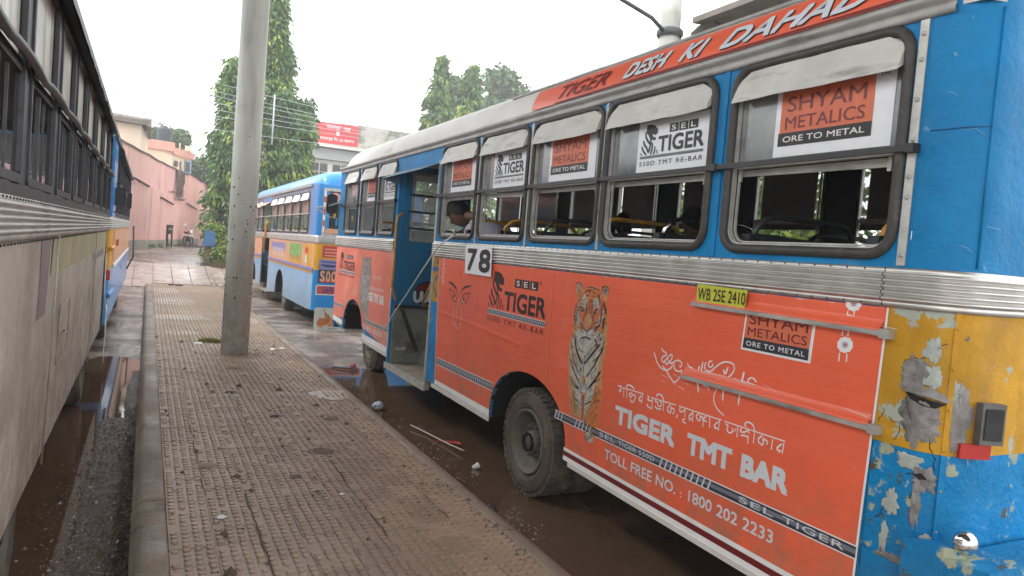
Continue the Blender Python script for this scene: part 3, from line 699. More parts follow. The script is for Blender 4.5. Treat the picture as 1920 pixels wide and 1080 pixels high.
tiles = [(r_, c_) for r_ in range(int((25.3 - Y0) / TL)) for c_ in range(NC)]
for r_, c_ in tiles:
    x = X0 + c_ * TW; y = Y0 + r_ * TL
    dz = random.uniform(-.003, .003); 
    if cnt < 296:
        v_ = random.randrange(6)
        if v_ not in protos: o = protos[v_] = pm[v_].build('paving_tile', 'paver', walk)
        else: o = protos[v_].copy(); COL.objects.link(o)
        o.location = (x, y, PZ + dz); o.rotation_euler = (random.uniform(-.010, .010), random.uniform(-.010, .010), random.uniform(-.006, .006)); cnt += 1
    else:
        k = len(far.v); lo = farm if 'farm' in globals() else None
        if lo is None: farm = lo = paver_mesh('f', 4, 7)
        far.v.extend([(a + x, b + y, z + PZ + dz) for a, b, z in lo.v]); far.f.extend([tuple(i + k for i in f) for f in lo.f])
far.mi = [0] * len(far.f); far.sm = [False] * len(far.f)
stuff(far.build('paving_tiles', 'paver', walk))
m = MB(); m.box(X0, -2, PZ - .014, X0 + 8 * TW, Y0, PZ); m.build('plain_paving', 'paver', walk)
# thin water lying between the studs, sky glare put into its pale colour
def blob(cx, cy, rx, ry, z, seed, n=30):
    return [(cx + rx * math.cos(2 * math.pi * i / n) * (1 + .35 * fbm(math.cos(2 * math.pi * i / n) * 1.5 + seed, math.sin(2 * math.pi * i / n) * 1.5)), cy + ry * math.sin(2 * math.pi * i / n) * (1 + .35 * fbm(math.cos(2 * math.pi * i / n) * 1.5 + seed, math.sin(2 * math.pi * i / n) * 1.5, 7)), z) for i in range(n)]
mat('film_water_glare', (.42, .39, .36), .38, spec=.9, rvar=(3, .2, .5))
for i, (cx, cy, rx, ry) in enumerate(((.55, 22.6, .35, 1.0), (.66, 19.4, .52, .9), (.72, 15.9, .6, .42), (.62, 13.6, .3, .25), (1.98, 8.35, .22, .28), (2.0, 15.7, .14, .5))):
    m = MB(); m.poly(blob(cx, cy, rx, ry, PZ + .0068, i * 3.1)); struct(m.build('puddle', 'film_water_glare'))
mat('crumb_brown', (.12, .088, .065), .8, var=(30, .4))
# long cracks where the bed has settled
TOPW = Slab((0, 0, PZ), (1, 0, 0), (0, 1, 0), (0, 0, 1)); rnd = random.Random(14); cm = MB()
for x, y0, y1 in ((.435, 5.2, 7.6), (.69, 3.6, 5.2), (1.42, 4.2, 6.0), (.93, 6.4, 8.3), (1.9, 4.4, 7.2)):
    pts = []; q = y0
    while q < y1: pts.append((x + rnd.gauss(0, .006), q)); q += rnd.uniform(.04, .1)
    ribbon(cm, TOPW, pts, .010, .0022)
cm.build('settled_crack', 'crumb_brown', walk)
# broad slabs beyond the walkway, rising to the yard
sl = None
slabs = struct(MB().poly([(-1.0, 25.6, .0), (-1.0, 25.4, -.02), (-.9, 25.4, -.02)]).build('slab_bed', 'paver_joint'))
for j in range(8):
    for i in range(7):
        x = -1.0 + i * .62; y = 25.62 + j * .74
        if x > 3.0: continue
        z0, z1 = gz(x, y), gz(x, y + .73)
        base = lambda yy: max(.0, .055 + gz(x, yy)) + .0
        m = MB(); a = random.uniform(-.008, .008)
        m.prism([(x + .012, y + .012, base(y) + a), (x + .608, y + .012, base(y) - a), (x + .608, y + .728, base(y + .73) - a), (x + .012, y + .728, base(y + .73) + a)], (0, 0, -.05))
        m.build('paving_slab', 'pink_slab', slabs)
# mud ridges, gravel and wet crumbs along the kerbs
def crumbs(name, n, fx, fy, zf, smin, smax, mt, seed):
    rnd = random.Random(seed); m = MB()
    for _ in range(n):
        x, y = fx(rnd), fy(rnd); s = rnd.uniform(smin, smax) * (1 if rnd.random() < .93 else 2.2); z = zf(x, y)
        a = rnd.uniform(0, 6.28); ca, sa = math.cos(a) * s, math.sin(a) * s; h = s * rnd.uniform(.4, 1.1)
        k = m.add([(x + ca, y + sa, z), (x - sa, y + ca, z + h * .2), (x - ca * .8, y - sa * .9, z), (x + sa, y - ca, z + h * .1), (x + ca * .2, y + sa * .3, z + h)])
        for i in range(4): m.face((k + i, k + (i + 1) % 4, k + 4))
    return stuff(m.build(name, mt))
mat('crumb_dark', (.13, .105, .085), .18, var=(30, .5))
mat('crumb_brown', (.12, .088, .065), .8, var=(30, .4))
mat('crumb_pale', (.30, .28, .25), .4, var=(30, .5))
tri = lambda r, a, b, c: r.triangular(a, b, c)
crumbs('wet_gravel', 11000, lambda r: -abs(r.gauss(0, .22)) - .01, lambda r: tri(r, 3.4, 9.2, 3.6), lambda x, y: max(ground_z(x, y), -.008) - .001, .003, .011, 'crumb_dark', 1)
crumbs('pale_grit', 3200, lambda r: -abs(r.gauss(.17, .13)) - .01, lambda r: tri(r, 3.4, 8.8, 4.5), lambda x, y: max(ground_z(x, y), -.004), .002, .005, 'crumb_pale', 2)
crumbs('wet_gravel', 2600, lambda r: tri(r, 2.32, 2.75, 2.42), lambda r: r.uniform(5.2, 11.5), lambda x, y: ground_z(x, y) - .001, .003, .010, 'crumb_dark', 3)
crumbs('pale_grit', 700, lambda r: tri(r, 2.32, 2.8, 2.42), lambda r: r.choice((r.uniform(7.4, 10.8), r.uniform(5.6, 7), r.uniform(4.3, 5.0))), lambda x, y: max(ground_z(x, y), -.026), .003, .007, 'crumb_pale', 4)
crumbs('dirt_crumbs', 260, lambda r: r.uniform(.2, 2.15), lambda r: r.uniform(3.6, 16), lambda x, y: PZ + .002, .008, .022, 'crumb_brown', 15)
crumbs('dirt_crumbs', 900, lambda r: 2.17 - abs(r.gauss(0, .05)), lambda r: r.uniform(3.6, 20), lambda x, y: PZ + .002, .004, .012, 'crumb_brown', 16)
crumbs('walkway_grit', 900, lambda r: r.uniform(.2, 2.15), lambda r: r.uniform(3.6, 14), lambda x, y: PZ, .002, .006, 'crumb_dark', 5)

# ---------------------------------------------------------------- buses
def sweep_path(XS, Yr, r, W, n=6, inset=0.):
    """plan outline of the bus skin from the side, round the rear corner and across the rear; list of (x, y, nx, ny)"""
    o = []
    for i in range(n + 1):
        a = R(90 * i / n)
        nx, ny = -math.cos(a), -math.sin(a); o.append((XS + r + nx * r, Yr + r + ny * r, nx, ny))
    for i in range(n + 1):
        a = R(90 * i / n)
        nx, ny = math.sin(a), -math.cos(a); o.append((XS + W - r + nx * r, Yr + r + ny * r, nx, ny))
    return o
def sweep(mb, path, prof, smooth=True):
    """prof = list of (d, z); extruded along the plan path"""
    old = mb.smooth; mb.smooth = smooth
    ks = [mb.add([(x + nx * d, y + ny * d, z) for d, z in prof]) for x, y, nx, ny in path]
    for i in range(len(ks) - 1):
        for q in range(len(prof) - 1): mb.face((ks[i] + q, ks[i + 1] + q, ks[i + 1] + q + 1, ks[i] + q + 1))
    mb.smooth = old
def corrugation(z0, z1, nrib=5):
    p = [(0, z0 - .002), (.010, z0 - .002), (.012, z0 + .018)]
    h = (z1 - z0 - .04) / nrib
    for i in range(nrib):
        b = z0 + .02 + i * h
        p += [(.010, b), (.012, b + h * .12), (.026, b + h * .35), (.029, b + h * .55), (.026, b + h * .75), (.011, b + h * .95)]
    p += [(.012, z1 - .018), (.010, z1), (0, z1)]
    return p

def wheel(root, X, Y, Z, Rr, out, width=.25, rear=True, name='wheel', n=40, detail=True):
    """tyre with tread blocks, dished rim, hub and nuts; axis along X, outer face at X"""
    S = out
    mb = MB(); w = width
    prof = [(Rr * .60, -.035), (Rr * .63, -.008), (Rr * .70, .0), (Rr * .82, .004), (Rr * .90, -.008), (Rr * .955, -.03), (Rr * .97, -.045), (Rr * .97, -w + .04), (Rr * .93, -w + .01), (Rr * .75, -w), (Rr * .60, -w + .03)]
    mb.lathe([(r, h * S) for r, h in prof], (X, Y, Z), 'X', n)
    for rr_ in (.71, .79, .885): mb.lathe([(Rr * rr_, .001 * S), (Rr * (rr_ + .008), .008 * S), (Rr * (rr_ + .018), .001 * S)], (X, Y, Z), 'X', n)
    if not detail: t = mb.build('tyre', 'tyre_mud', root)
    else: t = None
    nl = 46 if detail else 0
    for i in range(nl):
        a = 2 * math.pi * i / nl; ca, sa = math.cos(a), math.sin(a)
        rad = Vector((0, ca, sa)); tan = Vector((0, -sa, ca))
        mb.obox(Vector((X - S * .045, Y, Z)) + rad * Rr * .968, (.075 * S, 0, 0), tan * .040, rad * Rr * .062)
        a2 = a + math.pi / nl; rad = Vector((0, math.cos(a2), math.sin(a2))); tan = Vector((0, -math.sin(a2), math.cos(a2)))
        mb.obox(Vector((X - S * (w * .5), Y, Z)) + rad * Rr * .972, (.10 * S, 0, 0), tan * .040, rad * Rr * .05)
        mb.obox(Vector((X - S * (w - .045), Y, Z)) + Vector((0, ca, sa)) * Rr * .968, (.07 * S, 0, 0), Vector((0, -sa, ca)) * .040, Vector((0, ca, sa)) * Rr * .062)
    if detail: t = mb.build('tyre', 'tyre_mud', root)
    m = MB(); dish = .13 if rear else .03
    m.lathe([(Rr * .60, -.03 * S), (Rr * .605, .002 * S), (Rr * .57, .004 * S), (Rr * .555, -.02 * S), (Rr * .52, -.03 * S), (Rr * .50, -dish * S * .6), (Rr * .43, -dish * S), (Rr * .30, -dish * S * 1.05), (Rr * .28, -dish * S * .9), (0.001, -dish * S * .9)], (X, Y, Z), 'X', n)
    rim = m.build('rim', 'rim_mud', root)
    h = MB(); h.lathe([(Rr * .20, -dish * S), (Rr * .20, -dish * S * .35), (Rr * .16, -dish * S * .2), (.001, -dish * S * .2)], (X, Y, Z), 'X', 16)
    for i in range(8):
        a = 2 * math.pi * i / 8 + .3
        c = Vector((X - S * dish * .75, Y + math.cos(a) * Rr * .29, Z + math.sin(a) * Rr * .29))
        h.lathe([(.022, 0), (.022, .035 * S), (.012, .036 * S), (.012, .055 * S), (.001, .056 * S)], c, 'X', 6, smooth=False)
    h.build('hub', 'rim_mud', root)

def seat_row(root, XS, W, Y, zf, handle=True):
    for x0, x1 in ((XS + .08, XS + .98), (XS + 1.42, XS + W - .08)):
        mb = MB()
        mb.box(x0, Y, zf + .38, x1, Y + .42, zf + .48)
        mb.prism([(x0, Y, zf + .40), (x0, Y + .07, zf + .40), (x0, Y - .03, zf + 1.06), (x0, Y - .09, zf + 1.06)], (x1 - x0, 0, 0))
        mb.box(x0 + .1, Y + .1, zf, x0 + .15, Y + .3, zf + .38); mb.box(x1 - .15, Y + .1, zf, x1 - .1, Y + .3, zf + .38)
        s = mb.build('seat', 'seat_vinyl', root)
        if handle:
            h = MB(); z = zf + 1.02; x0 += .04; x1 -= .04
            h.tube([(x0, Y - .07, z), (x0 + .01, Y - .08, z + .07), (x0 + .07, Y - .09, z + .13), (x0 + .15, Y - .09, z + .15), (x1 - .15, Y - .09, z + .15), (x1 - .07, Y - .09, z + .13), (x1 - .01, Y - .08, z + .07), (x1, Y - .07, z)], .017, 8)
            h.build('seat_handle', handle if isinstance(handle, str) else 'handle_yellow', s); handle = 'black_steel'

def window_unit(root, S, s0, s1, z0, z1, zm, r, rich=True, lean=0, glass='glass_grimy', flapm='flap_vinyl', flap=True, open_lower=True, gr=.019, flap_drop=.19, flap_out=.045):
    """one side window: gasket, aluminium sashes, upper pane, open lower half, vinyl flap"""
    w = MB()
    o = rr(s0 + .012, s1 - .012, z0 + .012, z1 - .012, r - .01); i = rr(s0 + .030, s1 - .030, z0 + .034, z1 - .03, max(.01, r - .025))
    ring_flat(w, S, o, i, -.03, .028)
    ring_flat(w, S, rr(s0 + .034, s1 - .034, z0 + .038, z1 - .034, max(.01, r - .03)), rr(s0 + .042, s1 - .042, z0 + .046, z1 - .042, max(.01, r - .036)), -.05, .015)
    a = S.p(s0 + .04, zm - .016, -.045); b = S.p(s1 - .04, zm + .016, -.012)
    w.box(min(a[0], b[0]), min(a[1], b[1]), zm - .016, max(a[0], b[0]), max(a[1], b[1]), zm + .016)
    win = w.build('window', 'alu_frame', root)
    g = MB(); g.tube([S.p(x, z, .006) for x, z in rr(s0, s1, z0, z1, r)], gr, 8, closed=True); g.build('gasket', 'rubber', win)
    p = MB(); plate(p, S, [(s0 + .035, zm + .01), (s1 - .035, zm + .01), (s1 - .035, z1 - .035), (s0 + .035, z1 - .035)], -.034, .004); p.build('glass_pane', glass, win)
    if not open_lower:
        p = MB(); plate(p, S, [(s0 + .035, z0 + .03), (s1 - .035, z0 + .03), (s1 - .035, zm), (s0 + .035, zm)], -.040, .004); p.build('glass_pane', 'dark_glass', win)
    elif rich:   # raised lower sash hanging just under the bar, slightly skewed
        q = MB(); t = random.uniform(-.012, .02)
        q.prism([S.p(s0 + .05, zm - .055 - max(t, 0), -.05), S.p(s1 - .05, zm - .055 + min(t, 0), -.05), S.p(s1 - .05, zm - .022, -.05), S.p(s0 + .05, zm - .022, -.05)], Vector(S.p(0, 0, .012)) - Vector(S.p(0, 0, 0)))
        for ss in (s0 + .055, s1 - .075): q.prism([S.p(ss, zm - .085, -.028), S.p(ss + .02, zm - .085, -.028), S.p(ss + .02, zm - .02, -.028), S.p(ss, zm - .02, -.028)], Vector(S.p(0, 0, .012)) - Vector(S.p(0, 0, 0)))
        q.build('sash_rail', 'alu_dirty', win)
    if flap:
        f = MB(); f.smooth = True; nn = 10; rows = 6; gd = []
        sd_ = random.uniform(0, 50)
        for j in range(rows + 1):
            t = j / rows
            for q in range(nn + 1):
                u = q / nn; s = lerp(s0 + .022, s1 - .022, u)
                e = min(u, 1 - u) * nn
                top = z1 - .012 - (r * .55 * (1 - min(1, e / 1.2)) ** 2)
                bot = z1 - flap_drop - .012 * fbm(u * 3, sd_)
                zz = lerp(top, bot, t)
                dd = .012 + (flap_out + .012 * fbm(u * 4, sd_ + 7)) * t ** .9 + .010 * fbm(u * 5, t * 3, sd_)
                gd.append(S.p(s, zz, dd))
        k = f.add(gd)
        for j in range(rows):
            for q in range(nn): f.face((k + j * (nn + 1) + q, k + j * (nn + 1) + q + 1, k + (j + 1) * (nn + 1) + q + 1, k + (j + 1) * (nn + 1) + q))
        f.smooth = False
        for q0, q1 in ((0, 0), (nn, nn)):   # side cheeks close the flap against the frame
            e = [gd[j * (nn + 1) + q0] for j in range(rows + 1)]
            back = S.p(e[-1][1], e[-1][2] + .03, .012)
            f.poly(e + [back])
        f.build('awning_flap', flapm, win)
    return win

def shyam(root, S, a, b, z0, z1, d=-.028, left=.05, w=.8):
    """the orange 'ore to metal' sheet; a = left edge as read"""
    L = lambda u: lerp(a, b, u); Z = lambda v: lerp(z0, z1, v)
    m = MB(); plate(m, S, [(L(0), Z(0)), (L(1), Z(0)), (L(1), Z(1)), (L(0), Z(1))], d, .001); sh = m.build('window_poster', 'paper', root)
    m = MB(); x0, x1 = left, left + w
    m.use('poster_orange'); flat(m, S, [(L(x0), Z(.36)), (L(x1), Z(.36)), (L(x1), Z(.985)), (L(x0), Z(.985))], d + .003)
    m.use('black'); flat(m, S, [(L(x0 - .01), Z(.16)), (L(x1), Z(.16)), (L(x1), Z(.36)), (L(x0 - .01), Z(.36))], d + .003)
    m.use('maroon'); letter(m, S, 'SHYAM', L(x0 + .06), Z(.67), L(x1 - .06), Z(.90), d + .0045, .012)
    letter(m, S, 'METALICS', L(x0 + .05), Z(.41), L(x1 - .06), Z(.60), d + .0045, .008)
    m.use('white'); letter(m, S, 'ORE TO METAL', L(x0 + .04), Z(.215), L(x1 - .05), Z(.305), d + .0045, .02)
    m.use('black'); letter(m, S, 'TM', L(x1 + .03), Z(.94), L(x1 + .10), Z(.985), d + .003)
    m.build('lettering', None, sh)
def rebar_strip(m, S, a, b, z0, z1, d, pitch, twist=True):
    m.use('white'); flat(m, S, [(a, z0), (b, z0), (b, z1), (a, z1)], d)
    h = z1 - z0
    m.use('rebar_dark'); flat(m, S, [(a, z0 + h * .10), (b, z0 + h * .10), (b, z1 - h * .10), (a, z1 - h * .10)], d + .0008)
    m.use('rebar_mid'); flat(m, S, [(a, z0 + h * .38), (b, z0 + h * .38), (b, z1 - h * .28), (a, z1 - h * .28)], d + .0014)
    if twist:
        n = max(1, int(abs(b - a) / pitch)); m.use('rebar_light')
        for i in range(n):
            c = lerp(a, b, (i + .3) / n); k = pitch * (1 if b > a else -1)
            flat(m, S, [(c, z0 + h * .12), (c + k * .22, z0 + h * .12), (c + k * .50, z1 - h * .12), (c + k * .28, z1 - h * .12)], d + .002)
def logo_art(m, S, items, tr, d, cols=None):
    for j, it in enumerate(items):
        c = it[1]; c = (cols or {}).get(c, c); m.use(c); dd = d + .00012 * j
        if it[0] == 'p': flat(m, S, [tr(*q) for q in it[2]], dd)
        else: ribbon(m, S, [tr(*q) for q in it[3]], it[2] * tr.k, dd)
class Tr:
    """maps art drawn at (s, z) into another rectangle"""
    def __init__(s, s0, s1, z0, z1, t0=None, t1=None, y0=None, y1=None):
        s.id = t0 is None; s.a = (s0, s1, z0, z1, t0, t1, y0, y1); s.k = 1. if s.id else abs((y1 - y0) / (z1 - z0))
    def __call__(s, a, z):
        if s.id: return (a, z)
        s0, s1, z0, z1, t0, t1, y0, y1 = s.a
        return (lerp(t0, t1, (a - s0) / (s1 - s0)), lerp(y0, y1, (z - z0) / (z1 - z0)))
IDT = Tr(0, 0, 0, 0)
def bbox(items):
    P = [q for it in items for q in it[-1]]
    return max(p[0] for p in P), min(p[0] for p in P), min(p[1] for p in P), max(p[1] for p in P)
def tiger_sheet(root, S, a, b, z0, z1, d=-.028):
    L = lambda u: lerp(a, b, u); Z = lambda v: lerp(z0, z1, v)
    m = MB(); plate(m, S, [(L(0), Z(0)), (L(1), Z(0)), (L(1), Z(1)), (L(0), Z(1))], d, .001); sh = m.build('window_poster', 'paper', root)
    m = MB(); bb = bbox(LOGO)
    logo_art(m, S, LOGO, Tr(*bb, L(.05), L(.31), Z(.34), Z(.93)), d + .003, {'ink': 'black'})
    m.use('black')
    for i, ch in enumerate('SEL'):
        m.use('black'); flat(m, S, [(L(.46 + i * .13), Z(.72)), (L(.58 + i * .13), Z(.72)), (L(.58 + i * .13), Z(.88)), (L(.46 + i * .13), Z(.88))], d + .003)
        m.use('white'); letter(m, S, ch, L(.49 + i * .13), Z(.75), L(.55 + i * .13), Z(.85), d + .0045, .03)
    m.use('black'); letter(m, S, 'TIGER', L(.31), Z(.37), L(.93), Z(.68), d + .003, .05)
    rebar_strip(m, S, L(.05), L(.93), Z(.27), Z(.33), d + .003, .01, False)
    m.use('black'); letter(m, S, '550D TMT RE-BAR', L(.05), Z(.13), L(.93), Z(.22), d + .003, .01, 0, 1.25)
    m.build('lettering', None, sh)
def route_logo(par, S, tr, d, cols=None):
    """tiger head mark, SEL boxes, TIGER, bar and strapline, as on the side banner"""
    C = lambda n: (cols or {}).get(n, n)
    m = MB(); logo_art(m, S, LOGO, tr, d, cols); m.build('emblem', None, par)
    for (a, b), ch in zip(((5.659, 5.530), (5.518, 5.382), (5.372, 5.232)), 'SEL'):
        m = MB(); m.use(C('ink')); flat(m, S, [tr(a, 1.71), tr(b, 1.71), tr(b, 1.786), tr(a, 1.786)], d)
        m.use('white'); p = tr(a - .035, 1.724); q = tr(b + .035, 1.772); letter(m, S, ch, p[0], p[1], q[0], q[1], d + .0012, .03); m.build('lettering', None, par)
    def tx(t, a, b, z0, z1, bold, sp=1.):
        p = tr(a, z0); q = tr(b, z1); words(par, C('ink'), S, t, p[0], q[0], p[1], q[1], d + .0006, bold, sp)
    tx('TIGER', 5.845, 5.072, 1.49, 1.664, .055)
    tx('550D TMT RE-BAR', 6.18, 5.082, 1.36, 1.405, .012, 1.3)
    m = MB(); p = tr(6.18, 1.425); q = tr(5.067, 1.475); rebar_strip(m, S, p[0], q[0], p[1], q[1], d, .03 * tr.k); m.build('printed_bar', None, par)
def inside(p, poly):
    r = False; j = len(poly) - 1
    for i in range(len(poly)):
        (a, b), (c, d) = poly[i], poly[j]
        if (b > p[1]) != (d > p[1]) and p[0] < (c - a) * (p[1] - b) / (d - b) + a: r = not r
        j = i
    return r
def fur_hair(m, S):
    """short printed hair strokes inside the tiger's outline"""
    rnd = random.Random(12); sil = TIGER[0][2]; bb = bbox(TIGER[:1]); mid = (bb[0] + bb[1]) / 2; n = 0
    for _ in range(900):
        p = (rnd.uniform(bb[1], bb[0]), rnd.uniform(bb[2], bb[3]))
        if not inside(p, sil): continue
        edge = abs(p[0] - mid) / ((bb[0] - bb[1]) / 2)
        if p[1] > 1.55: c = rnd.choice(('black', 'fur_orange', 'fur_white', 'tan', 'rust'))
        elif edge > .45: c = rnd.choice(('black', 'tan', 'fur_orange', 'grey', 'tan'))
        else: c = rnd.choice(('grey', 'fur_white', 'black', 'tan', 'grey'))
        sl = (mid - p[0]) * .9 + rnd.gauss(0, .004); L_ = rnd.uniform(.014, .045); n += 1
        w_ = rnd.uniform(.0018, .0045) * (1.4 if c == 'black' else 1)
        m.use(c); ribbon(m, S, [p, (p[0] + sl * .12, p[1] - L_ * .5), (p[0] + sl * .2, p[1] - L_)], w_, .0158 + n * .000004)
#----------------------------------------------------------------- the near bus
def near_bus():
    XS = 2.92; W = 2.35; S = Side(XS, -1)
    root = thing('bus', 'city bus wrapped in an orange tiger banner, route 78, nearest on the right', 'bus', (4.1, 7.3, 0), 'buses parked beside the raised walkway')
    YR = 1.75; YF = 12.55; RC = .2
    # lower side panels with wheel arches
    def arch(c, hw, top, zb, n=12):
        o = []
        for i in range(n + 1):
            a = math.pi * i / n
            o.append((c - hw * math.cos(a) * (1 if True else 1), zb + (top - zb) * math.sin(a) ** .8))
        return o
    zb = .46
    lowA = [(2.083, zb)] + [(s, z) for s, z in arch(5.30, .70, 1.01, zb)] + [(7.55, zb + .03), (7.75, zb + .03), (7.75, 1.905), (2.083, 1.905)]
    lowF = [(9.22, zb + .1)] + arch(11.12, .60, 1.10, zb + .1) + [(YF - .1, zb + .16), (YF - .1, 1.905), (9.22, 1.905)]
    m = MB(); m.prism([S.p(a, z, 0) for a, z in lowA], (.03, 0, 0)); m.build('side_panel', 'blue_worn', root)
    m = MB(); m.prism([S.p(a, z, 0) for a, z in lowF], (.03, 0, 0)); m.build('side_panel', 'blue_worn', root)
    m = MB(); plate(m, S, [(7.50, 1.40), (7.748, 1.40), (7.748, 1.903), (7.50, 1.903)], 0, .003)
    m.build('painted_band', 'yellow_worn', root)
    m = MB(); m.use('blue_deep'); flat(m, S, [(7.745, 1.74), (7.55, 1.74), (7.55, 1.79), (7.745, 1.79)], .0045); ribbon(m, S, [(7.55, 1.70), (7.70, 1.60), (7.60, 1.50), (7.55, 1.45)], .035, .0045)
    m.build('painted_chevron', None, root)
    # wheel arch liners
    for c, hw, top, z0 in ((5.30, .70, 1.01, zb), (11.12, .60, 1.10, zb + .1)):
        m = MB(); a = arch(c, hw, top, z0, 14)
        m.loft([[(XS + .002, s, z) for s, z in a], [(XS + .75, s, z) for s, z in a]], closed=False)
        m.poly([(XS + .75, s, z) for s, z in a]); m.build('wheel_arch', 'chassis', root)
    # corner and rear skins
    path = [(XS, 2.08, -1, 0)] + sweep_path(XS, YR, RC, W)
    m = MB(); sweep(m, path, [(0, .30), (0, .8), (0, 1.33)]); m.build('rear_panel', 'blue_worn', root)
    m = MB(); sweep(m, path, [(.003, 1.31), (.003, 1.6), (.003, 1.905)]); m.build('rear_band', 'yellow_worn', root)
    m = MB(); sweep(m, [(XS, 1.999, -1, 0)] + path[1:], [(0, 2.075), (0, 2.6), (0, 3.2)]); m.build('rear_upper_panel', 'blue_paint', root)
    # riveted seams on the corner
    seam = MB()
    for z0, z1 in ((.4, 1.905),):
        a = R(48); nx, ny = -math.cos(a), -math.sin(a); cx, cy = XS + RC + nx * RC, YR + RC + ny * RC
        t = Vector((-ny, nx, 0)); nn = Vector((nx, ny, 0))
        seam.obox(Vector((cx, cy, (z0 + z1) / 2)) + nn * .005, t * .022, nn * .008, (0, 0, z1 - z0))
        for i in range(9): seam.sphere(Vector((cx, cy, z0 + .08 + i * .17)) + nn * .009, .007, n=6, m=4)
    seam.use('blue_paint'); so_ = seam.build('riveted_seam', 'yellow_worn', root)
    m = MB(); a = R(48); m.obox(Vector((XS + RC - math.cos(a) * (RC + .008), YR + RC - math.sin(a) * (RC + .008), .855)), Vector((math.sin(a), -math.cos(a), 0)) * .024, Vector((math.cos(a), math.sin(a), 0)) * .010, (0, 0, .91)); m.build('riveted_seam', 'blue_paint', root)
    m = MB(); plate(m, S, [(2.012, 2.085), (2.052, 2.085), (2.052, 3.14), (2.012, 3.14)], .002, .006)
    st_ = m.build('corner_strip', 'alu_frame', root)
    for z in (2.13, 2.38, 2.47, 2.63, 2.80, 2.97, 3.08):
        m = MB(); m.lathe([(.011, 0), (.011, -.004), (.006, -.006), (.001, -.006)], S.p(2.032, z, .008), 'X', 8); m.build('rivet', 'alu_dirty', st_)
    m = MB(); m.tube([(XS - .002, 1.96, 2.66)] + [(x + nx * .003, y + ny * .003, 2.66 + .004 * i) for i, (x, y, nx, ny) in enumerate(sweep_path(XS, YR, RC, W)[1:5])], .0035, 5); m.build('panel_seam', 'blue_deep', root)
    for t_ in (.55,):
        a = R(62); m = MB(); m.tube([(XS + RC - math.cos(a) * (RC + .002), YR + RC - math.sin(a) * (RC + .002), z) for z in (2.09, 2.6, 3.15)], .006, 6); m.build('panel_seam', 'blue_paint', root)
    # damage on the rear corner: torn, bare metal and primer patches with ragged edges
    cpath = sweep_path(XS, YR, RC, W)
    def cp(u, z, d):   # u metres round the corner from y = 2.08
        if u < 0.13: return (XS - d, 2.08 - u, z)
        a = min(math.pi / 2, (u - .13) / RC); nx, ny = -math.cos(a), -math.sin(a)
        return (XS + RC + nx * (RC + d), YR + RC + ny * (RC + d), z)
    def patch(name, mt, cu, cz, ru, rz, d, seed, n=64, sk=0.):
        m = MB(); m.smooth = True
        out = []
        for i in range(n):
            a = 2 * math.pi * i / n; q = 1 + .75 * fbm(math.cos(a) * 1.5 + seed, math.sin(a) * 1.5, seed, 3) + .45 * fbm(math.cos(a) * 5, math.sin(a) * 5, seed) + .16 * fbm(math.cos(a) * 18, math.sin(a) * 18, seed)
            out.append((q * math.cos(a), q * math.sin(a)))
        rings = []
        for t, dd in ((1, 0), (.985, d * .4), (.7, d * .5), (.35, d * .8), (.02, d * .9)):
            rings.append([cp(cu + x * ru * t + sk * y * t, cz + y * rz * t, .0038 + dd + .004 * fbm(x * t * 3 + seed, y * t * 3)) for x, y in out])
        m.loft(rings); return m.build(name, mt, root)
    patch('scraped_metal', 'bare_metal', .16, 1.62, .06, .085, .0015, 3)
    patch('scraped_metal', 'bare_metal', .20, 1.44, .075, .11, .0022, 9)
    patch('scraped_metal', 'bare_metal', .34, 1.47, .05, .12, .0015, 5)
    patch('bare_primer', 'primer', .22, 1.74, .035, .05, .0014, 21)
    patch('bare_primer', 'primer', .23, 1.63, .03, .055, .0013, 31)
    patch('bare_primer', 'primer', .31, 1.57, .03, .06, .0013, 33)
    patch('scraped_metal', 'bare_metal', .235, 1.19, .05, .055, .0018, 12)
    patch('scraped_metal', 'bare_metal', .215, 1.07, .02, .09, .0012, 14)
    patch('bare_primer', 'primer', .17, 1.265, .055, .03, .0014, 41)
    patch('bare_primer', 'primer', .12, 1.06, .035, .05, .0012, 43)
    patch('bare_primer', 'primer', .10, .90, .02, .07, .0012, 47)
    patch('scraped_metal', 'bare_metal', .14, .83, .07, .02, .0016, 51)
    patch('bare_primer', 'primer', .27, .95, .025, .02, .0012, 53)
    m = MB(); m.poly([cp(.13, 1.555, .009), cp(.17, 1.545, .010), cp(.235, 1.53, .009), cp(.29, 1.525, .008), cp(.25, 1.50, .008), cp(.20, 1.505, .010), cp(.155, 1.525, .010)]); m.build('torn_hole', 'chassis', root)
    m = MB(); m.poly([cp(.195, 1.21, .009), cp(.225, 1.222, .010), cp(.25, 1.20, .010), cp(.22, 1.193, .010)]); m.build('torn_hole', 'chassis', root)
    m = MB(); m.smooth = True
    m.loft([[cp(.12, 1.56, .006), cp(.17, 1.575, .012), cp(.24, 1.58, .012), cp(.30, 1.55, .006)], [cp(.13, 1.552, .020), cp(.17, 1.555, .042), cp(.235, 1.545, .040), cp(.295, 1.53, .016)]], closed=False)
    m.loft([[cp(.13, 1.53, .006), cp(.145, 1.48, .006), cp(.165, 1.43, .006)], [cp(.15, 1.52, .030), cp(.16, 1.475, .020), cp(.172, 1.43, .008)]], closed=False)
    m.build('torn_flap', 'bare_metal', root)
    rnd = random.Random(19)
    for i in range(16):
        u, z = rnd.uniform(.02, .36), rnd.uniform(.72, 1.85); q = [cp(u, z, .0045)]; dr_ = rnd.uniform(0, 6.28); m = MB(); P_ = [(u, z)]
        for _ in range(rnd.randint(4, 9)): dr_ += rnd.gauss(0, .6); u += .014 * math.cos(dr_); z += .018 * math.sin(dr_); P_.append((max(0, u), z))
        m.tube([cp(a_, b_, .0035) for a_, b_ in P_], .0016, 4); m.build('paint_crack', 'chassis', root)
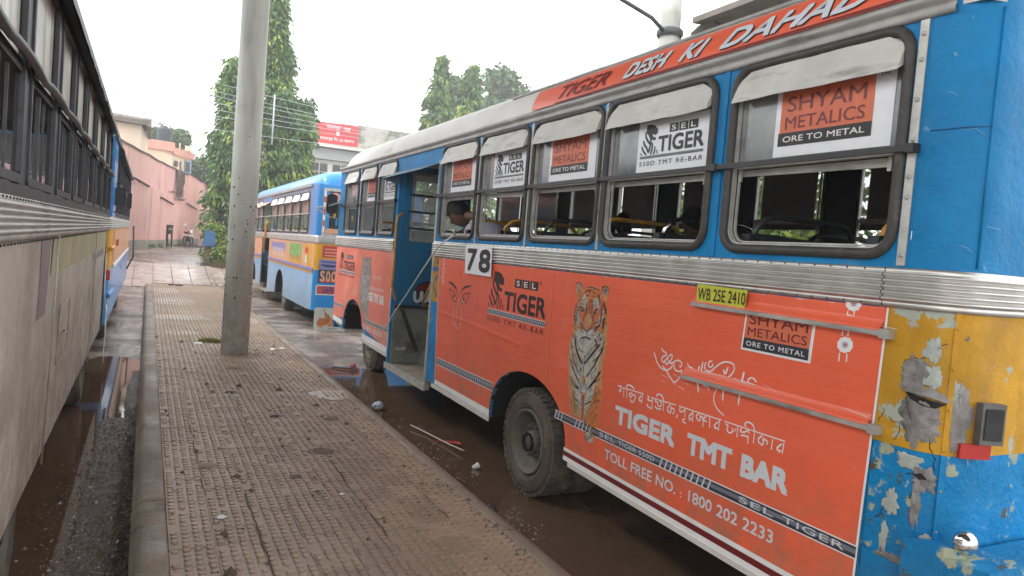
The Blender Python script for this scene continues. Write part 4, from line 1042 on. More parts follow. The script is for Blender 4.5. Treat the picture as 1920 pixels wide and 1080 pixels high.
    for i in range(4):
        u, z = rnd.uniform(.10, .42), rnd.uniform(2.15, 3.05); L_ = rnd.uniform(.03, .12); m = MB(); m.tube([cp(u, z, .0005), cp(u + L_ * .5, z + rnd.uniform(-.01, .01), .0012), cp(u + L_, z + rnd.uniform(-.03, .03), .0005)], .0014, 4); m.build('paint_scratch', 'pale_scratch', root)
    # corrugated belt
    m = MB(); pr = corrugation(1.905, 2.075); sweep(m, [(XS, 7.76, -1, 0), (XS, 2.10, -1, 0)], pr); m.build('belt_moulding', 'aluminium', root)
    m = MB(); sweep(m, [(XS, 2.092, -1, 0), (XS, 1.96, -1, 0)] + sweep_path(XS, YR, RC, W), [(d + .004, z) for d, z in pr]); m.build('belt_moulding', 'aluminium', root)
    m = MB(); sweep(m, [(XS, YF - .02, -1, 0), (XS, 9.24, -1, 0)], pr); m.build('belt_moulding', 'aluminium', root)
    riv = MB()
    for i in range(60):
        s = 2.2 + i * .092
        for z in (1.912, 2.066): riv.sphere(S.p(s, z, .012), .0045, n=5, m=4)
    stuff(riv.build('belt_rivets', 'black_steel', root))
    # windows
    zt, z0, zm = 3.125, 2.13, 2.59
    wins = [(2.085, 3.13, 'shyam', (2.85, 2.165)), (3.29, 4.38, 'tiger', (4.06, 3.35)), (4.46, 5.50, 'shyam', (5.27, 4.575)), (5.60, 6.57, 'tiger', (6.36, 5.68)), (6.68, 7.63, 'shyam', (7.45, 6.79)),
            (9.32, 10.10, 'tiger', (9.98, 9.42)), (10.25, 11.05, 'shyam', (10.85, 10.33)), (11.25, 12.05, None, None)]
    edges = [2.0, 3.21, 4.42, 5.55, 6.625, 7.75]; edg2 = [9.22, 10.175, 11.15, YF - .3]
    for i, (a, b, kind, pp) in enumerate(wins):
        e0, e1 = (edges[i], edges[i + 1]) if i < 5 else (edg2[i - 5], edg2[i - 4])
        r = .11 if i < 2 else .085
        m = MB(); ring_panel(m, S, (e0, e1, 2.075, 3.17), rr(a, b, z0, zt, r)); m.build('window_surround', 'blue_paint', root)
        window_unit(root, S, a, b, z0, zt, zm, r, gr=.026 if i < 2 else .02)
        if kind == 'shyam': shyam(root, S, pp[0], pp[1], 2.622, 2.965)
        elif kind: tiger_sheet(root, S, pp[0], pp[1], 2.615, 2.955)
    # pillars cover strips
    for s in (3.21, 4.42, 5.55, 6.625, 10.175, 11.15):
        m = MB(); plate(m, S, [(s - .018, 2.08), (s + .018, 2.08), (s + .018, 3.16), (s - .018, 3.16)], .001, .006); m.build('pillar_strip', 'blue_paint' if s < 3.3 else 'alu_dirty', root)
    for a, b in ((2.015, 7.74), (9.23, 12.25)):
        m = MB(); A = S.p(a, 2.578, .028); B = S.p(b, 2.603, .046); m.box(B[0], a, 2.575, A[0], b, 2.603)
        m.build('guard_bar', 'black_steel', root)
    for s in (2.02, 3.22, 4.43, 5.55, 6.63, 7.70, 9.25, 10.17, 11.15, 12.2):
        m = MB(); m.box(XS - .052, s - .02, 2.57, XS - .002, s + .02, 2.608); m.build('bar_bracket', 'black_steel', root)
    # eave gutter, roof
    m = MB()
    prof = [(0, 3.14), (.016, 3.142), (.020, 3.165), (.012, 3.175), (.024, 3.19), (.040, 3.20), (.042, 3.225), (.022, 3.235), (0, 3.24)]
    n = 60; y0, y1 = 1.9, YF - .1
    pth = [(XS, lerp(y1, y0, i / n), -1, 0) for i in range(n + 1)]
    ks = []
    m.smooth = True
    for x, y, nx, ny in pth: ks.append(m.add([(x + nx * (d * (1 + .25 * fbm(y * 3, z))), y, z + .006 * fbm(y * 2.2, 3)) for d, z in prof]))
    for i in range(n):
        for q in range(len(prof) - 1): m.face((ks[i] + q, ks[i + 1] + q, ks[i + 1] + q + 1, ks[i] + q + 1))
    m.build('eave_gutter', 'gutter', root)
    half = [(0, 3.17), (.0, 3.24), (.018, 3.34), (.07, 3.43), (.16, 3.50), (.35, 3.57), (.75, 3.63), (W / 2, 3.65)]
    prof = half + [(W - x, z) for x, z in half[-2::-1]]
    m = MB(); secs = [(YR + .02, 3.17, .0), (YR + .05, .80, 0), (YR + .18, .96, 0), (YR + .4, 1, 0)] + [(y, 1, 0) for y in frange(YR + .8, YF - 1.0, .9)] + [(YF - .7, .98, 0), (YF - .45, .90, 0), (YF - .25, .72, 0), (YF - .12, .4, 0), (YF - .08, .02, 0)]
    rings = []
    for y, k, _ in secs:
        k = 0.02 if k > 1.5 else k
        rings.append([(XS + x + (1 - k) * .12 * (1 if x < W / 2 else -1), y, 3.17 + (z - 3.17) * k) for x, z in prof])
    m.loft(rings, closed=False); m.build('roof', 'roof_white', root)
    m = MB()   # dented trim along the roof edge
    m.tube([(XS + .10 + .01 * fbm(y, 5), y, 3.463 + .012 * fbm(y * 1.3, 2)) for y in frange(1.9, 6.2, .2)], .014, 6); m.build('roof_rail', 'gutter', root)
    # roof banner: follows the lower part of the roof curve
    class RoofS:
        def p(s, a, z, d=0.):
            t = (z - 3.25) / .17
            x = .0 + .022 * t + .045 * t * t
            return (XS + x - .011 - d, a, z)
    RS = RoofS()
    m = MB(); m.smooth = True
    yy = frange(1.95, 5.6, .15); zz = [3.248, 3.27, 3.30, 3.33, 3.36, 3.39, 3.415, 3.43]
    k = m.add([RS.p(y, z if y < 4.9 else lerp(z, 3.25, .25 * (y - 4.9) * abs(fbm(y * 4, 1))), .002 + .004 * fbm(y * 2, z * 9)) for y in yy for z in zz])
    for i in range(len(yy) - 1):
        for j in range(7): m.face((k + i * 8 + j, k + i * 8 + j + 1, k + (i + 1) * 8 + j + 1, k + (i + 1) * 8 + j))
    rb = m.build('roof_banner', 'orange', root)
    for wd, a, b in (('DESH', 4.26, 3.77), ('KI', 3.665, 3.42), ('DAHAD', 3.30, 2.30)):
        m = MB(); m.use('black'); letter(m, RS, wd, a - .007, 3.276, b - .007, 3.388, .0085, .06, .45)
        m.use('print_grey'); letter(m, RS, wd, a, 3.281, b, 3.393, .0105, .06, .45); m.build('lettering', None, rb)
    m = MB(); m.use('maroon'); m.poly([RS.p(5.2, 3.252, .008), RS.p(1.95, 3.252, .008), RS.p(1.95, 3.262, .008), RS.p(5.2, 3.262, .008)])
    m.build('banner_border', None, rb)
    m = MB()
    for wd, a, b in (('TIGER', 5.15, 4.45),): m.use('maroon'); letter(m, RS, wd, a, 3.281, b, 3.393, .0105, .02, .45)
    m.build('lettering', None, rb)
    # main banner
    def wob(a, z): return .006
    bn = [(2.065, 1.897), (2.072, 1.60), (2.082, 1.30), (2.092, 1.0), (2.10, .53), (4.612, .56)] + [(s, z) for s, z in arch(5.30, .70, 1.01, zb, 24) if z > .57] + [(5.99, .535), (7.42, .55), (7.44, .8), (7.50, 1.3), (7.535, 1.897)]
    m = MB(); plate(m, S, bn, .004, .003); bo = m.build('side_banner', 'orange', root)
    def strip(pts, w, mt, par, flatp=False):
        q = MB()
        if flatp: flat(q, S, pts, .0078)
        else: ribbon(q, S, pts, w, .0078)
        q.build('banner_border', mt, par)
    strip([(2.067, 1.897), (2.074, 1.60), (2.084, 1.30), (2.094, 1.0), (2.102, .53)], .012, 'white', bo)
    strip([(7.535, 1.897), (7.50, 1.3), (7.44, .8), (7.42, .55)], .008, 'white', bo)
    strip([(2.10, .50), (4.63, .54), (4.63, .565), (2.10, .53)], 0, 'white', bo, True)
    strip([(2.10, .463), (4.63, .503), (4.63, .54), (2.10, .50)], 0, 'maroon', bo, True)
    strip([(2.10, .43), (4.63, .468), (4.63, .503), (2.10, .463)], 0, 'white', bo, True)
    strip([(5.98, .485), (7.42, .50), (7.42, .55), (5.98, .54)], 0, 'white', bo, True)
    m = MB(); plate(m, S, [(2.10, .40), (4.55, .435), (4.55, .47), (2.10, .43)], .002, .012); m.build('skirt_trim', 'roof_white', root)
    m = MB(); plate(m, S, [(5.98, .43), (7.5, .45), (7.5, .49), (5.98, .485)], .002, .012); m.build('skirt_trim', 'roof_white', root)
    m = MB(); logo_art(m, S, TIGER, IDT, .0080, {'orange': 'fur_orange', 'white': 'fur_white'}); fur_hair(m, S); m.build('tiger_picture', None, bo)
    route_logo(bo, S, IDT, .0080); m = MB(); m.use('maroon'); letter(m, S, 'o', 5.205, 1.765, 5.175, 1.79, .008, .01); m.build('lettering', None, bo)
    m = MB(); logo_art(m, S, EYES, IDT, .0080); m.build('painted_eyes', None, bo)
    for part_ in (GREETING[:5], GREETING[5:], SLOGAN[:10], SLOGAN[10:20], SLOGAN[20:21], SLOGAN[21:36], SLOGAN[36:]): m = MB(); logo_art(m, S, part_, IDT, .0080); m.build('lettering', None, bo)
    m = MB(); logo_art(m, S, ORNAMENT, IDT, .0080); m.build('ornament', None, bo)
    for wd, a, b in (('TIGER', 4.01, 3.375), ('TMT', 3.27, 2.90), ('BAR', 2.83, 2.505)):
        m = MB(); m.use('print_grey'); letter(m, S, wd, a, .905, b, 1.03, .008, .085); m.build('lettering', None, bo)
    words(bo, 'print_grey', S, 'TOLL FREE NO. : 1800 202 2233', 4.09, 2.568, .632, .70, .008, .025)
    m = MB()
    for a, b in ((7.40, 5.94),): rebar_strip(m, S, a, b, .70 if 0 else .72, .80, .008, .045)
    rebar_strip(m, S, 4.80, 2.10, .75, .815, .008, .05, False)
    for a, b in ((4.80, 4.62), (4.50, 4.24), (3.50, 3.02)):
        n = int(abs(b - a) / .048); m.use('rebar_light')
        for i in range(n):
            c = a - i * .048; flat(m, S, [(c, .757), (c - .014, .757), (c - .030, .808), (c - .018, .808)], .0102)
    m.use('rebar_light')
    for a, wd, b in ((4.17, 'SEL', 3.98), (3.94, 'TIGER 550D', 3.55), (2.82, 'SEL', 2.58), (2.52, 'TIGER', 2.16)): letter(m, S, wd, a, .768, b, .800, .0104, .02, 0, 1.1)
    m.build('printed_bar', None, bo)
    m = MB(); m.use('white'); flat(m, S, [(2.911, 1.583), (2.447, 1.583), (2.435, 1.807), (2.897, 1.807)], .0080)
    m.use('poster_orange'); flat(m, S, [(2.895, 1.652), (2.462, 1.652), (2.452, 1.795), (2.885, 1.795)], .0086)
    m.use('rebar_dark'); flat(m, S, [(2.899, 1.595), (2.462, 1.595), (2.462, 1.652), (2.895, 1.652)], .0086)
    m.build('printed_box', None, bo); m = MB(); m.use('maroon'); letter(m, S, 'SHYAM', 2.865, 1.728, 2.478, 1.785, .0092, .016); m.build('lettering', None, bo); m = MB(); m.use('maroon'); letter(m, S, 'METALICS', 2.872, 1.665, 2.478, 1.712, .0092, .012)
    m.build('lettering', None, bo); m = MB(); m.use('white'); letter(m, S, 'ORE TO METAL', 2.875, 1.61, 2.485, 1.636, .0092, .02, 0, 1.15)
    m.build('lettering', None, bo); m = MB(); m.use('black'); letter(m, S, 'TM', 2.425, 1.80, 2.395, 1.812, .008); m.build('lettering', None, bo)
    # creases, overlaps and nicks in the vinyl; white glare drawn along the rails
    def crease(pts, h, w):
        q = MB(); q.smooth = True; P = [Vector(p) for p in pts]; Q = []
        for a_, b_ in zip(P, P[1:]):
            n_ = max(2, int((b_ - a_).length / .06)); Q += [a_.lerp(b_, i_ / n_) for i_ in range(n_)]
        Q.append(P[-1]); t_ = (P[-1] - P[0]).normalized(); nn_ = Vector((-t_.y, t_.x)); rw_ = ((-1, .0074), (-.25, .0074 + h * .9), (.05, .0074 + h), (.5, .0076 + h * .3), (1, .0074))
        k_ = q.add([S.p(p.x + nn_.x * w * u_ + .004 * fbm(p.x * 4, p.y * 4), p.y + nn_.y * w * u_ + .006 * fbm(p.x * 3, p.y * 3, 5), d_ if abs(u_) == 1 else d_ + h * .4 * fbm(p.x * 7, p.y * 7)) for p in Q for u_, d_ in rw_])
        for i_ in range(len(Q) - 1):
            for j_ in range(4): q.face((k_ + i_ * 5 + j_, k_ + i_ * 5 + j_ + 1, k_ + (i_ + 1) * 5 + j_ + 1, k_ + (i_ + 1) * 5 + j_))
        q.build('banner_crease', 'orange', bo)
    crease([(7.48, 1.30), (6.4, 1.27), (5.45, 1.22)], .004, .03)
    crease([(6.46, 1.76), (6.44, 1.3), (6.43, .84)], .003, .018); crease([(5.00, 1.88), (4.99, 1.5), (4.98, 1.0)], .003, .018); crease([(4.3, 1.88), (4.28, 1.5)], .003, .02)
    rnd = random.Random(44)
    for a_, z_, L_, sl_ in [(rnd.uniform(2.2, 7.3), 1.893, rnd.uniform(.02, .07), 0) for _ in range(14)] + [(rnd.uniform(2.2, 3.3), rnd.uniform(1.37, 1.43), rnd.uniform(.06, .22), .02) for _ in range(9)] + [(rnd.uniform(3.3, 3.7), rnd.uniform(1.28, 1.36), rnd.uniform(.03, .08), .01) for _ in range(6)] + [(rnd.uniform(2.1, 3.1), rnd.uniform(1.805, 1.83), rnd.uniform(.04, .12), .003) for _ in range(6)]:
        q = MB(); ribbon(q, S, [(a_, z_), (a_ - L_ * .5, z_ - sl_ * .3 + rnd.uniform(-.003, .003)), (a_ - L_, z_ - sl_)], rnd.uniform(.002, .005), .0135 if sl_ else .009); q.build('vinyl_nick_glare', 'nick_glare_white', bo)
    # rub rails over the banner
    for (a, za), (b, zb_) in (((3.315, 1.793), (2.062, 1.782)), ((3.35, 1.352), (2.072, 1.357))):
        m = MB(); m.prism([S.p(a, za - .011, .004), S.p(b, zb_ - .011, .004), S.p(b, zb_ + .011, .004), S.p(a, za + .011, .004)], (-.034, 0, 0))
        ra = m.build('rub_rail', 'alu_dirty', root)
        m = MB(); m.prism([S.p(a - .03, za + .0125, .006), S.p(b + .02, zb_ + .0125, .006), S.p(b + .02, zb_ + .06, .0075), S.p(a - .03, za + .055, .0075)], (-.010, 0, 0)); 
        m = MB(); m.smooth = True
        yy = frange(b + .02, a - .01, .03); zc = lambda y: lerp(zb_, za, (y - b) / (a - b))
        rws = [(.0115, .037), (.016, .038), (.024, .030), (.040, .015 ), (.060, .0078)]
        k = m.add([S.p(y, zc(y) + dz + .003 * fbm(y * 9, dz * 40), dd + .003 * fbm(y * 6, dz * 30 + 4)) for y in yy for dz, dd in rws])
        for i in range(len(yy) - 1):
            for j in range(4): m.face((k + i * 5 + j, k + i * 5 + j + 1, k + (i + 1) * 5 + j + 1, k + (i + 1) * 5 + j))
        m.build('banner_fold', 'orange', bo)
        m = MB(); m.box(XS - .045, b - .035, zb_ - .02, XS, b + .012, zb_ + .022); m.build('rail_end', 'alu_dirty', ra)
    # route number and number plate stickers
    m = MB(); plate(m, S, [(6.768, 2.045), (6.134, 2.040), (6.118, 1.772), (6.742, 1.770)], .031, .002); n_ = m.build('route_number', 'paper', root)
    m = MB(); m.use('black'); letter(m, S, '7', 6.70, 1.80, 6.47, 2.025, .036, .055); letter(m, S, '8', 6.41, 1.80, 6.15, 2.025, .036, .055); m.build('lettering', None, n_)
    m = MB(); plate(m, S, [(3.273, 1.914), (2.877, 1.907), (2.887, 1.806), (3.273, 1.803)], .0315, .002); n_ = m.build('number_plate', 'plate_yellow', root)
    m = MB(); m.use('black'); letter(m, S, 'WB 25E 2410', 3.262, 1.824, 2.885, 1.893, .0345, .018); m.build('lettering', None, n_)
    # front side banner
    fb = [(9.24, 1.897), (9.24, .60)] + [(s, z) for s, z in arch(11.12, .60, 1.10, zb + .1) if z > .58] + [(12.40, .70), (12.43, 1.897)]
    m = MB(); plate(m, S, fb, .004, .003); fo = m.build('side_banner', 'orange_faded', root)
    strip([(9.235, 1.897), (9.235, .62)], .03, 'white', fo)
    strip([(9.24, .56), (10.5, .58), (10.5, .65), (9.24, .63)], 0, 'white', fo, True)
    strip([(11.75, .62), (12.40, .64), (12.40, .72), (11.75, .70)], 0, 'white', fo, True)
    m = MB(); plate(m, S, [(9.22, .50), (10.52, .53), (10.52, .58), (9.22, .56)], .002, .012); m.build('skirt_trim', 'roof_white', root)
    bb = bbox(TIGER)
    m = MB(); logo_art(m, S, TIGER, Tr(*bb, 10.80, 10.22, .86, 1.80), .008, {'orange': 'grey', 'white': 'fur_white', 'tan': 'grey', 'rust': 'grey'}); m.build('tiger_picture', None, fo)
    route_logo(fo, S, Tr(6.185, 5.07, 1.36, 1.85, 12.20, 11.15, 1.42, 1.83), .008)
    bb = bbox(GREETING)
    for part_ in (GREETING[:5], GREETING[5:]): m = MB(); logo_art(m, S, part_, Tr(*bb, 10.13, 9.66, 1.43, 1.56), .008); m.build('lettering', None, fo)
    bb = bbox(SLOGAN)
    for part_ in (SLOGAN[:10], SLOGAN[10:20], SLOGAN[20:36], SLOGAN[36:]): m = MB(); logo_art(m, S, part_, Tr(*bb, 10.38, 9.55, 1.31, 1.39), .008); m.build('lettering', None, fo)
    words(fo, 'white', S, 'TIGER TMT BAR', 10.36, 9.52, 1.16, 1.29, .008, .06); words(fo, 'white', S, 'TOLL FREE NO. : 1800 202 2233', 10.50, 9.50, .72, .79, .008, .03)
    m = MB(); rebar_strip(m, S, 10.45, 9.25, .82, .88, .008, .05); rebar_strip(m, S, 12.40, 11.75, .90, .95, .008, .05); m.build('printed_bar', None, fo)
    # doorway
    dY0, dY1 = 7.75, 9.22
    m = MB(); m.prism([S.p(dY0, 2.97, 0), S.p(dY1, 2.97, 0), S.p(dY1, 3.17, 0), S.p(dY0, 3.17, 0)], (.03, 0, 0)); m.build('door_header', 'blue_paint', root)
    m = MB(); m.smooth = False
    m.prism([S.p(7.77, 2.97, .004), S.p(9.26, 2.97, .004), S.p(9.36, 2.865, .20), S.p(7.80, 2.885, .20)], (0, 0, -.006)); m.prism([S.p(9.26, 2.968, .004), S.p(9.27, 2.80, .006), S.p(9.37, 2.86, .20)], (0, .006, 0)); m.build('door_canopy', 'flap_blue', root)
    for y0_, y1_, mt in ((dY0 - .02, dY0 + .03, 'alu_dirty'), (dY1 - .03, dY1 + .02, 'blue_paint')):
        m = MB(); m.box(XS - .006, y0_, .36, XS + .05, y1_, 3.0); m.build('door_post', mt, root)
    # folded door leaves standing in the far part of the opening and the screen behind
    X1 = XS + .55; YD = 9.13; FD = Face(YD)
    dr = MB(); dr.box(XS + .04, YD, 1.20, XS + 1.0, YD + .03, 2.07); dr.box(XS + .04, YD, 2.07, XS + .16, YD + .03, 3.05); dr.box(XS + .94, YD, 2.07, XS + 1.0, YD + .03, 3.05); dr.box(XS + .16, YD, 2.97, XS + .94, YD + .03, 3.05)
    do = dr.build('door', 'door_blue', root)
    m = MB(); ring_flat(m, FD, rr(XS + .155, XS + .945, 2.065, 2.975, .02, 2), rr(XS + .19, XS + .91, 2.11, 2.94, .02, 2), .001, .012); m.build('door_window_frame', 'alu_dirty', do)
    m = MB(); m.box(XS + .19, YD + .012, 2.11, XS + .91, YD + .016, 2.94); m.build('glass_pane', 'glass_pane', do)
    for z in (2.22, 2.44, 2.66): m = MB(); m.box(XS + .12, YD - .03, z, XS + .98, YD - .008, z + .028); m.build('door_bar', 'black_steel', do)
    m = MB(); m.use('black'); flat(m, FD, [(XS + .47 + .20 * math.cos(a * math.pi / 8), 1.38 + .17 * math.sin(a * math.pi / 8)) for a in range(9)], .003); flat(m, FD, [(XS + .27, 1.24), (XS + .67, 1.24), (XS + .67, 1.38), (XS + .27, 1.38)], .003)
    m.use('maroon'); flat(m, FD, [(XS + .47 + .18 * math.cos(a * math.pi / 8), 1.42 + .10 * math.sin(a * math.pi / 8)) for a in range(9)], .004)
    m.use('print_grey')
    for q in range(4): ribbon(m, FD, [(XS + .29 + q * .10, 1.41), (XS + .29 + q * .10, 1.29), (XS + .33 + q * .10, 1.26), (XS + .38 + q * .10, 1.30), (XS + .38 + q * .10, 1.41)], .042, .005 + q * .0003)
    m.build('painted_motif', None, do)
    m = MB(); m.use('black'); ribbon(m, FD, [(XS + .42, 1.93), (XS + .48, 1.96), (XS + .53, 1.93), (XS + .46, 1.91)], .015, .003); m.build('painted_mark', None, do)
    sw = MB(); sw.box(X1 - .02, 7.78, .44, X1 + .02, 9.2, 1.21)
    sw.box(XS + .02, 7.76, .42, X1, 7.79, 1.0); sw.box(XS + .02, 9.17, .42, X1, 9.2, 1.0)
    sw.prism([(X1 - .02, 7.8, .76), (X1 - .02, 9.12, .76), (X1 - .16, 9.12, .44), (X1 - .16, 7.8, .44)], (0, 0, .02)); sw.build('step_riser', 'step_grey', root)
    m = MB(); m.box(XS - .005, 7.74, .395, X1, 9.23, .43); so2 = m.build('step_floor', 'step_floor', root)
    m = MB(); m.box(XS - .030, 7.70, .36, XS - .004, 9.25, .432); m.box(XS - .034, 7.70, .422, XS - .028, 9.25, .440); m.build('step_edge', 'alu_frame', so2)
    m = MB(); m.box(XS + .02, YD + .005, .44, XS + 1.0, YD + .03, 1.20); m.build('step_riser', 'step_grey', root)
    m = MB(); m.prism([(XS + .10, YD - .004, 1.16), (XS + .15, YD - .004, 1.16), (XS + .40, YD - .004, .60), (XS + .34, YD - .004, .60)], (0, -.02, 0)); m.box(XS + .02, YD - .03, 1.17, XS + 1.0, YD + .004, 1.215); m.build('step_brace', 'black_steel', root)
    m = MB(); m.lathe([(.028, 0), (.028, -.03), (.018, -.04), (.001, -.04)], (XS + .19, YD, .63), 'Y', 12); m.box(XS + .08, YD - .02, .615, XS + .17, YD + .004, .645); m.build('step_lamp', 'alu_frame', root)
    def rail(pts, r=.017): mm = MB(); mm.tube(pts, r, 8); return mm.build('grab_rail', 'handle_yellow', root)
    rail([(XS + .04, 9.12, 2.42), (XS - .03, 9.10, 2.37), (XS - .045, 9.08, 2.28), (XS - .04, 9.08, 1.75), (XS - .04, 9.1, 1.45), (XS + .02, 9.14, 1.30), (XS + .05, 9.15, 1.26)])
    rail([(XS + .03, 7.80, 1.62), (XS + .08, 8.05, 1.50), (XS + .20, 8.55, 1.32), (XS + .32, 8.85, 1.27), (XS + .36, 8.98, 1.23), (XS + .5, 9.0, 1.22)])
    rail([(XS + .04, 7.80, 2.25), (XS + .04, 7.80, 1.3)], .012)
    # rope from window sill down to the step
    m = MB(); m.tube([(XS - .05, 7.05, 2.16), (XS - .09, 7.4, 2.02), (XS - .08, 7.9, 1.72), (XS - .06, 8.5, 1.36), (XS - .05, 8.95, 1.10), (XS - .04, 9.2, .92), (XS - .03, 9.24, .85)], .009, 6); m.tube([(XS - .05, 7.05, 2.165), (XS - .10, 6.98, 2.20)], .014, 6)
    tag(m.build('rope', 'rope'), 'white rope strung from the route 78 bus window down across its open doorway', 'rope')
    # interior
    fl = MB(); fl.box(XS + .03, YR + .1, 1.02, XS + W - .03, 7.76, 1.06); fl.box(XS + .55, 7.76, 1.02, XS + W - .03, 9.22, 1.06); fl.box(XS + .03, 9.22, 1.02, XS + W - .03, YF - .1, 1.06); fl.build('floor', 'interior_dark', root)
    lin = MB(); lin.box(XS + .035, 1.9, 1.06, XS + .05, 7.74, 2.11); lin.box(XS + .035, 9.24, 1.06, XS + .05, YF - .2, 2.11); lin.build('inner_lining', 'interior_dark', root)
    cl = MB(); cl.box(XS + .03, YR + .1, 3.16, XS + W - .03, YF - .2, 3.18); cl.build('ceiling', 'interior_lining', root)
    for i, y in enumerate((1.95, 2.75, 3.55, 4.35, 5.15, 5.95, 6.75, 9.6, 10.4)): seat_row(root, XS, W, y + .35, 1.16, 'chrome' if i == 2 else ('handle_yellow', 'black_steel')[i in (1, 4)])
    # far side
    FS = Side(XS + W, 1)
    m = MB(); m.box(XS + W - .03, YR + .2, .46, XS + W, YF - .1, 2.08); m.build('side_panel', 'blue_paint', root)
    fw = [(2.05, 3.05), (3.2, 4.2), (4.35, 5.35), (5.5, 6.5), (6.65, 7.65), (7.8, 8.8), (8.95, 9.95), (10.1, 11.1)]
    for i, (a, b) in enumerate(fw):
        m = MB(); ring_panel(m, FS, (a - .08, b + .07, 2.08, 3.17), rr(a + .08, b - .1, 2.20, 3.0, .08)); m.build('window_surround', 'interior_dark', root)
        w = window_unit(root, FS, a + .08, b - .1, 2.20, 3.0, 2.50, .08, rich=False, flap=False, glass='glass_pane')
        m = MB(); plate(m, FS, [(a + .17, 2.47), (b - .20, 2.47), (b - .20, 3.0), (a + .17, 3.0)], -.026, .002); m.build('window_poster', 'poster_back', root)
    m = MB(); m.box(XS + W + .02, 2.0, 2.43, XS + W + .04, 11.3, 2.53); m.build('guard_bar', 'black_steel', root)
    # front end
    m = MB(); m.box(XS + .02, YF - .12, .5, XS + W - .02, YF - .06, 2.0); m.build('front_panel', 'blue_paint', root)
    m = MB(); m.box(XS + .1, YF - .11, 2.05, XS + W - .1, YF - .09, 3.0); m.build('windscreen', 'glass_pane', root)
    m = MB(); m.box(XS, YF - .32, 2.075, XS + .06, YF - .06, 3.17); m.build('front_pillar', 'blue_paint', root); m = MB(); m.box(XS + W - .06, YF - .2, 2.075, XS + W, YF - .06, 3.17); m.build('front_pillar', 'blue_paint', root)
    m = MB(); m.box(XS + .05, YR + .3, .55, XS + W - .05, 4.5, 1.0); m.box(XS + .8, 4.5, .55, XS + W - .8, 10.4, 1.0); m.box(XS + .1, 6.1, .5, XS + W - .1, 7.6, 1.0); m.box(XS + .6, 7.7, .5, XS + W - .1, 10.3, 1.0); m.box(XS + .9, 10.3, .6, XS + W - .9, 12.3, 1.0)
    m.tube([(XS + .3, 5.30, .42), (XS + W - .3, 5.30, .42)], .09, 8); m.build('chassis', 'chassis', root)
    # wheels
    for (x, y, out, rear) in ((XS + .03 , 5.29, -1, True), (XS + .33, 11.22, -1, False), (XS + W - .05, 5.29, 1, True), (XS + W - .3, 11.22, 1, False)):
        wr = None
        wh = MB(); wh.lathe([(.08, 0), (.08, .2 * -out)], (x, y, .42), 'X', 10); wo = wh.build('wheel', 'chassis', root)
        wheel(wo, x, y, .425, .455, out, rear=rear, detail=out < 0)
        if rear and out < 0: 
            w2 = MB(); w2.lathe([(.26, 0), (.44, .02), (.455, .05), (.455, .22), (.3, .25)], (x + .29, y, .425), 'X', 30); w2.build('inner_tyre', 'tyre_mud', wo)
    # bumper, chrome lamp, rear details
    m = MB(); m.prism([(XS - .03, 1.72, .93), (XS - .0, 1.54, .93), (XS + W, 1.54, .93), (XS + W, 1.72, .93)], (0, 0, -.26)); m.prism([(XS - .055, 1.86, .955), (XS - .03, 1.70, .975), (XS + .05, 1.66, .96), (XS + .06, 1.80, .955)], (0, 0, -.35)); m.build('bumper', 'blue_worn', root)
    m = MB(); m.sphere((XS + .045, 1.665, .995), .05, .045, .05, 20, 14); m.build('chrome_lamp', 'chrome', root)
    m = MB(); a = R(66); bx = Vector((XS + RC - math.cos(a) * RC, YR + RC - math.sin(a) * RC, 1.34)); tt = Vector((math.sin(a), -math.cos(a), 0)); nn = Vector((-math.cos(a), -math.sin(a), 0))
    m.obox(bx + nn * .012 + tt * .05, tt * .13, nn * .02, (0, 0, .06)); m.build('reflector', 'reflector', root)
    m = MB(); m.obox(bx + nn * .02 + tt * .10 + Vector((0, 0, .12)), tt * .10, nn * .04, (0, 0, .17)); tl_ = m.build('tail_lamp', 'lamp_grey', root); m = MB(); m.obox(bx + nn * .042 + tt * .10 + Vector((0, 0, .12)), tt * .075, nn * .008, (0, 0, .13)); m.build('lens', 'dark_glass', tl_)
    FR = Face(YR)
    m = MB(); plate(m, FR, rr(XS + .5, XS + W - .5, 2.2, 3.0, .1), .004, .01); m.build('rear_window', 'dark_glass', root)
    # mirror and bracket at the front corner
    m = MB(); m.tube([(XS + .02, 12.35, 2.35), (XS - .22, 12.5, 2.40), (XS - .40, 12.45, 2.52)], .012, 6); m.tube([(XS + .02, 12.35, 2.66), (XS - .25, 12.5, 2.55), (XS - .40, 12.45, 2.52)], .014, 6); br = m.build('mirror_bracket', 'alu_frame', root)
    m = MB(); m.prism([(a_, 12.46, z_) for a_, z_ in rr(XS - .23, XS - .05, 2.44, 2.78, .06)], (0, .05, 0)); m.build('mirror', 'black_steel', br)
    return root
mat('door_blue', (.006, .16, .34), .4, var=(3, .2), col2=[((.02, .03, .05), (14, .66, .72))])
mat('flap_blue', (.12, .22, .30), .5, var=(4, .2), bump=(8, .4, .01))
mat('nick_glare_white', (.75, .62, .58), .4)
mat('pale_scratch', (.25, .45, .58), .5)
mat('lamp_grey', (.13, .13, .125), .5, metal=.3, var=(12, .3))
mat('poster_back', (.22, .08, .06), .6, var=(6, .3))
bus1 = near_bus()

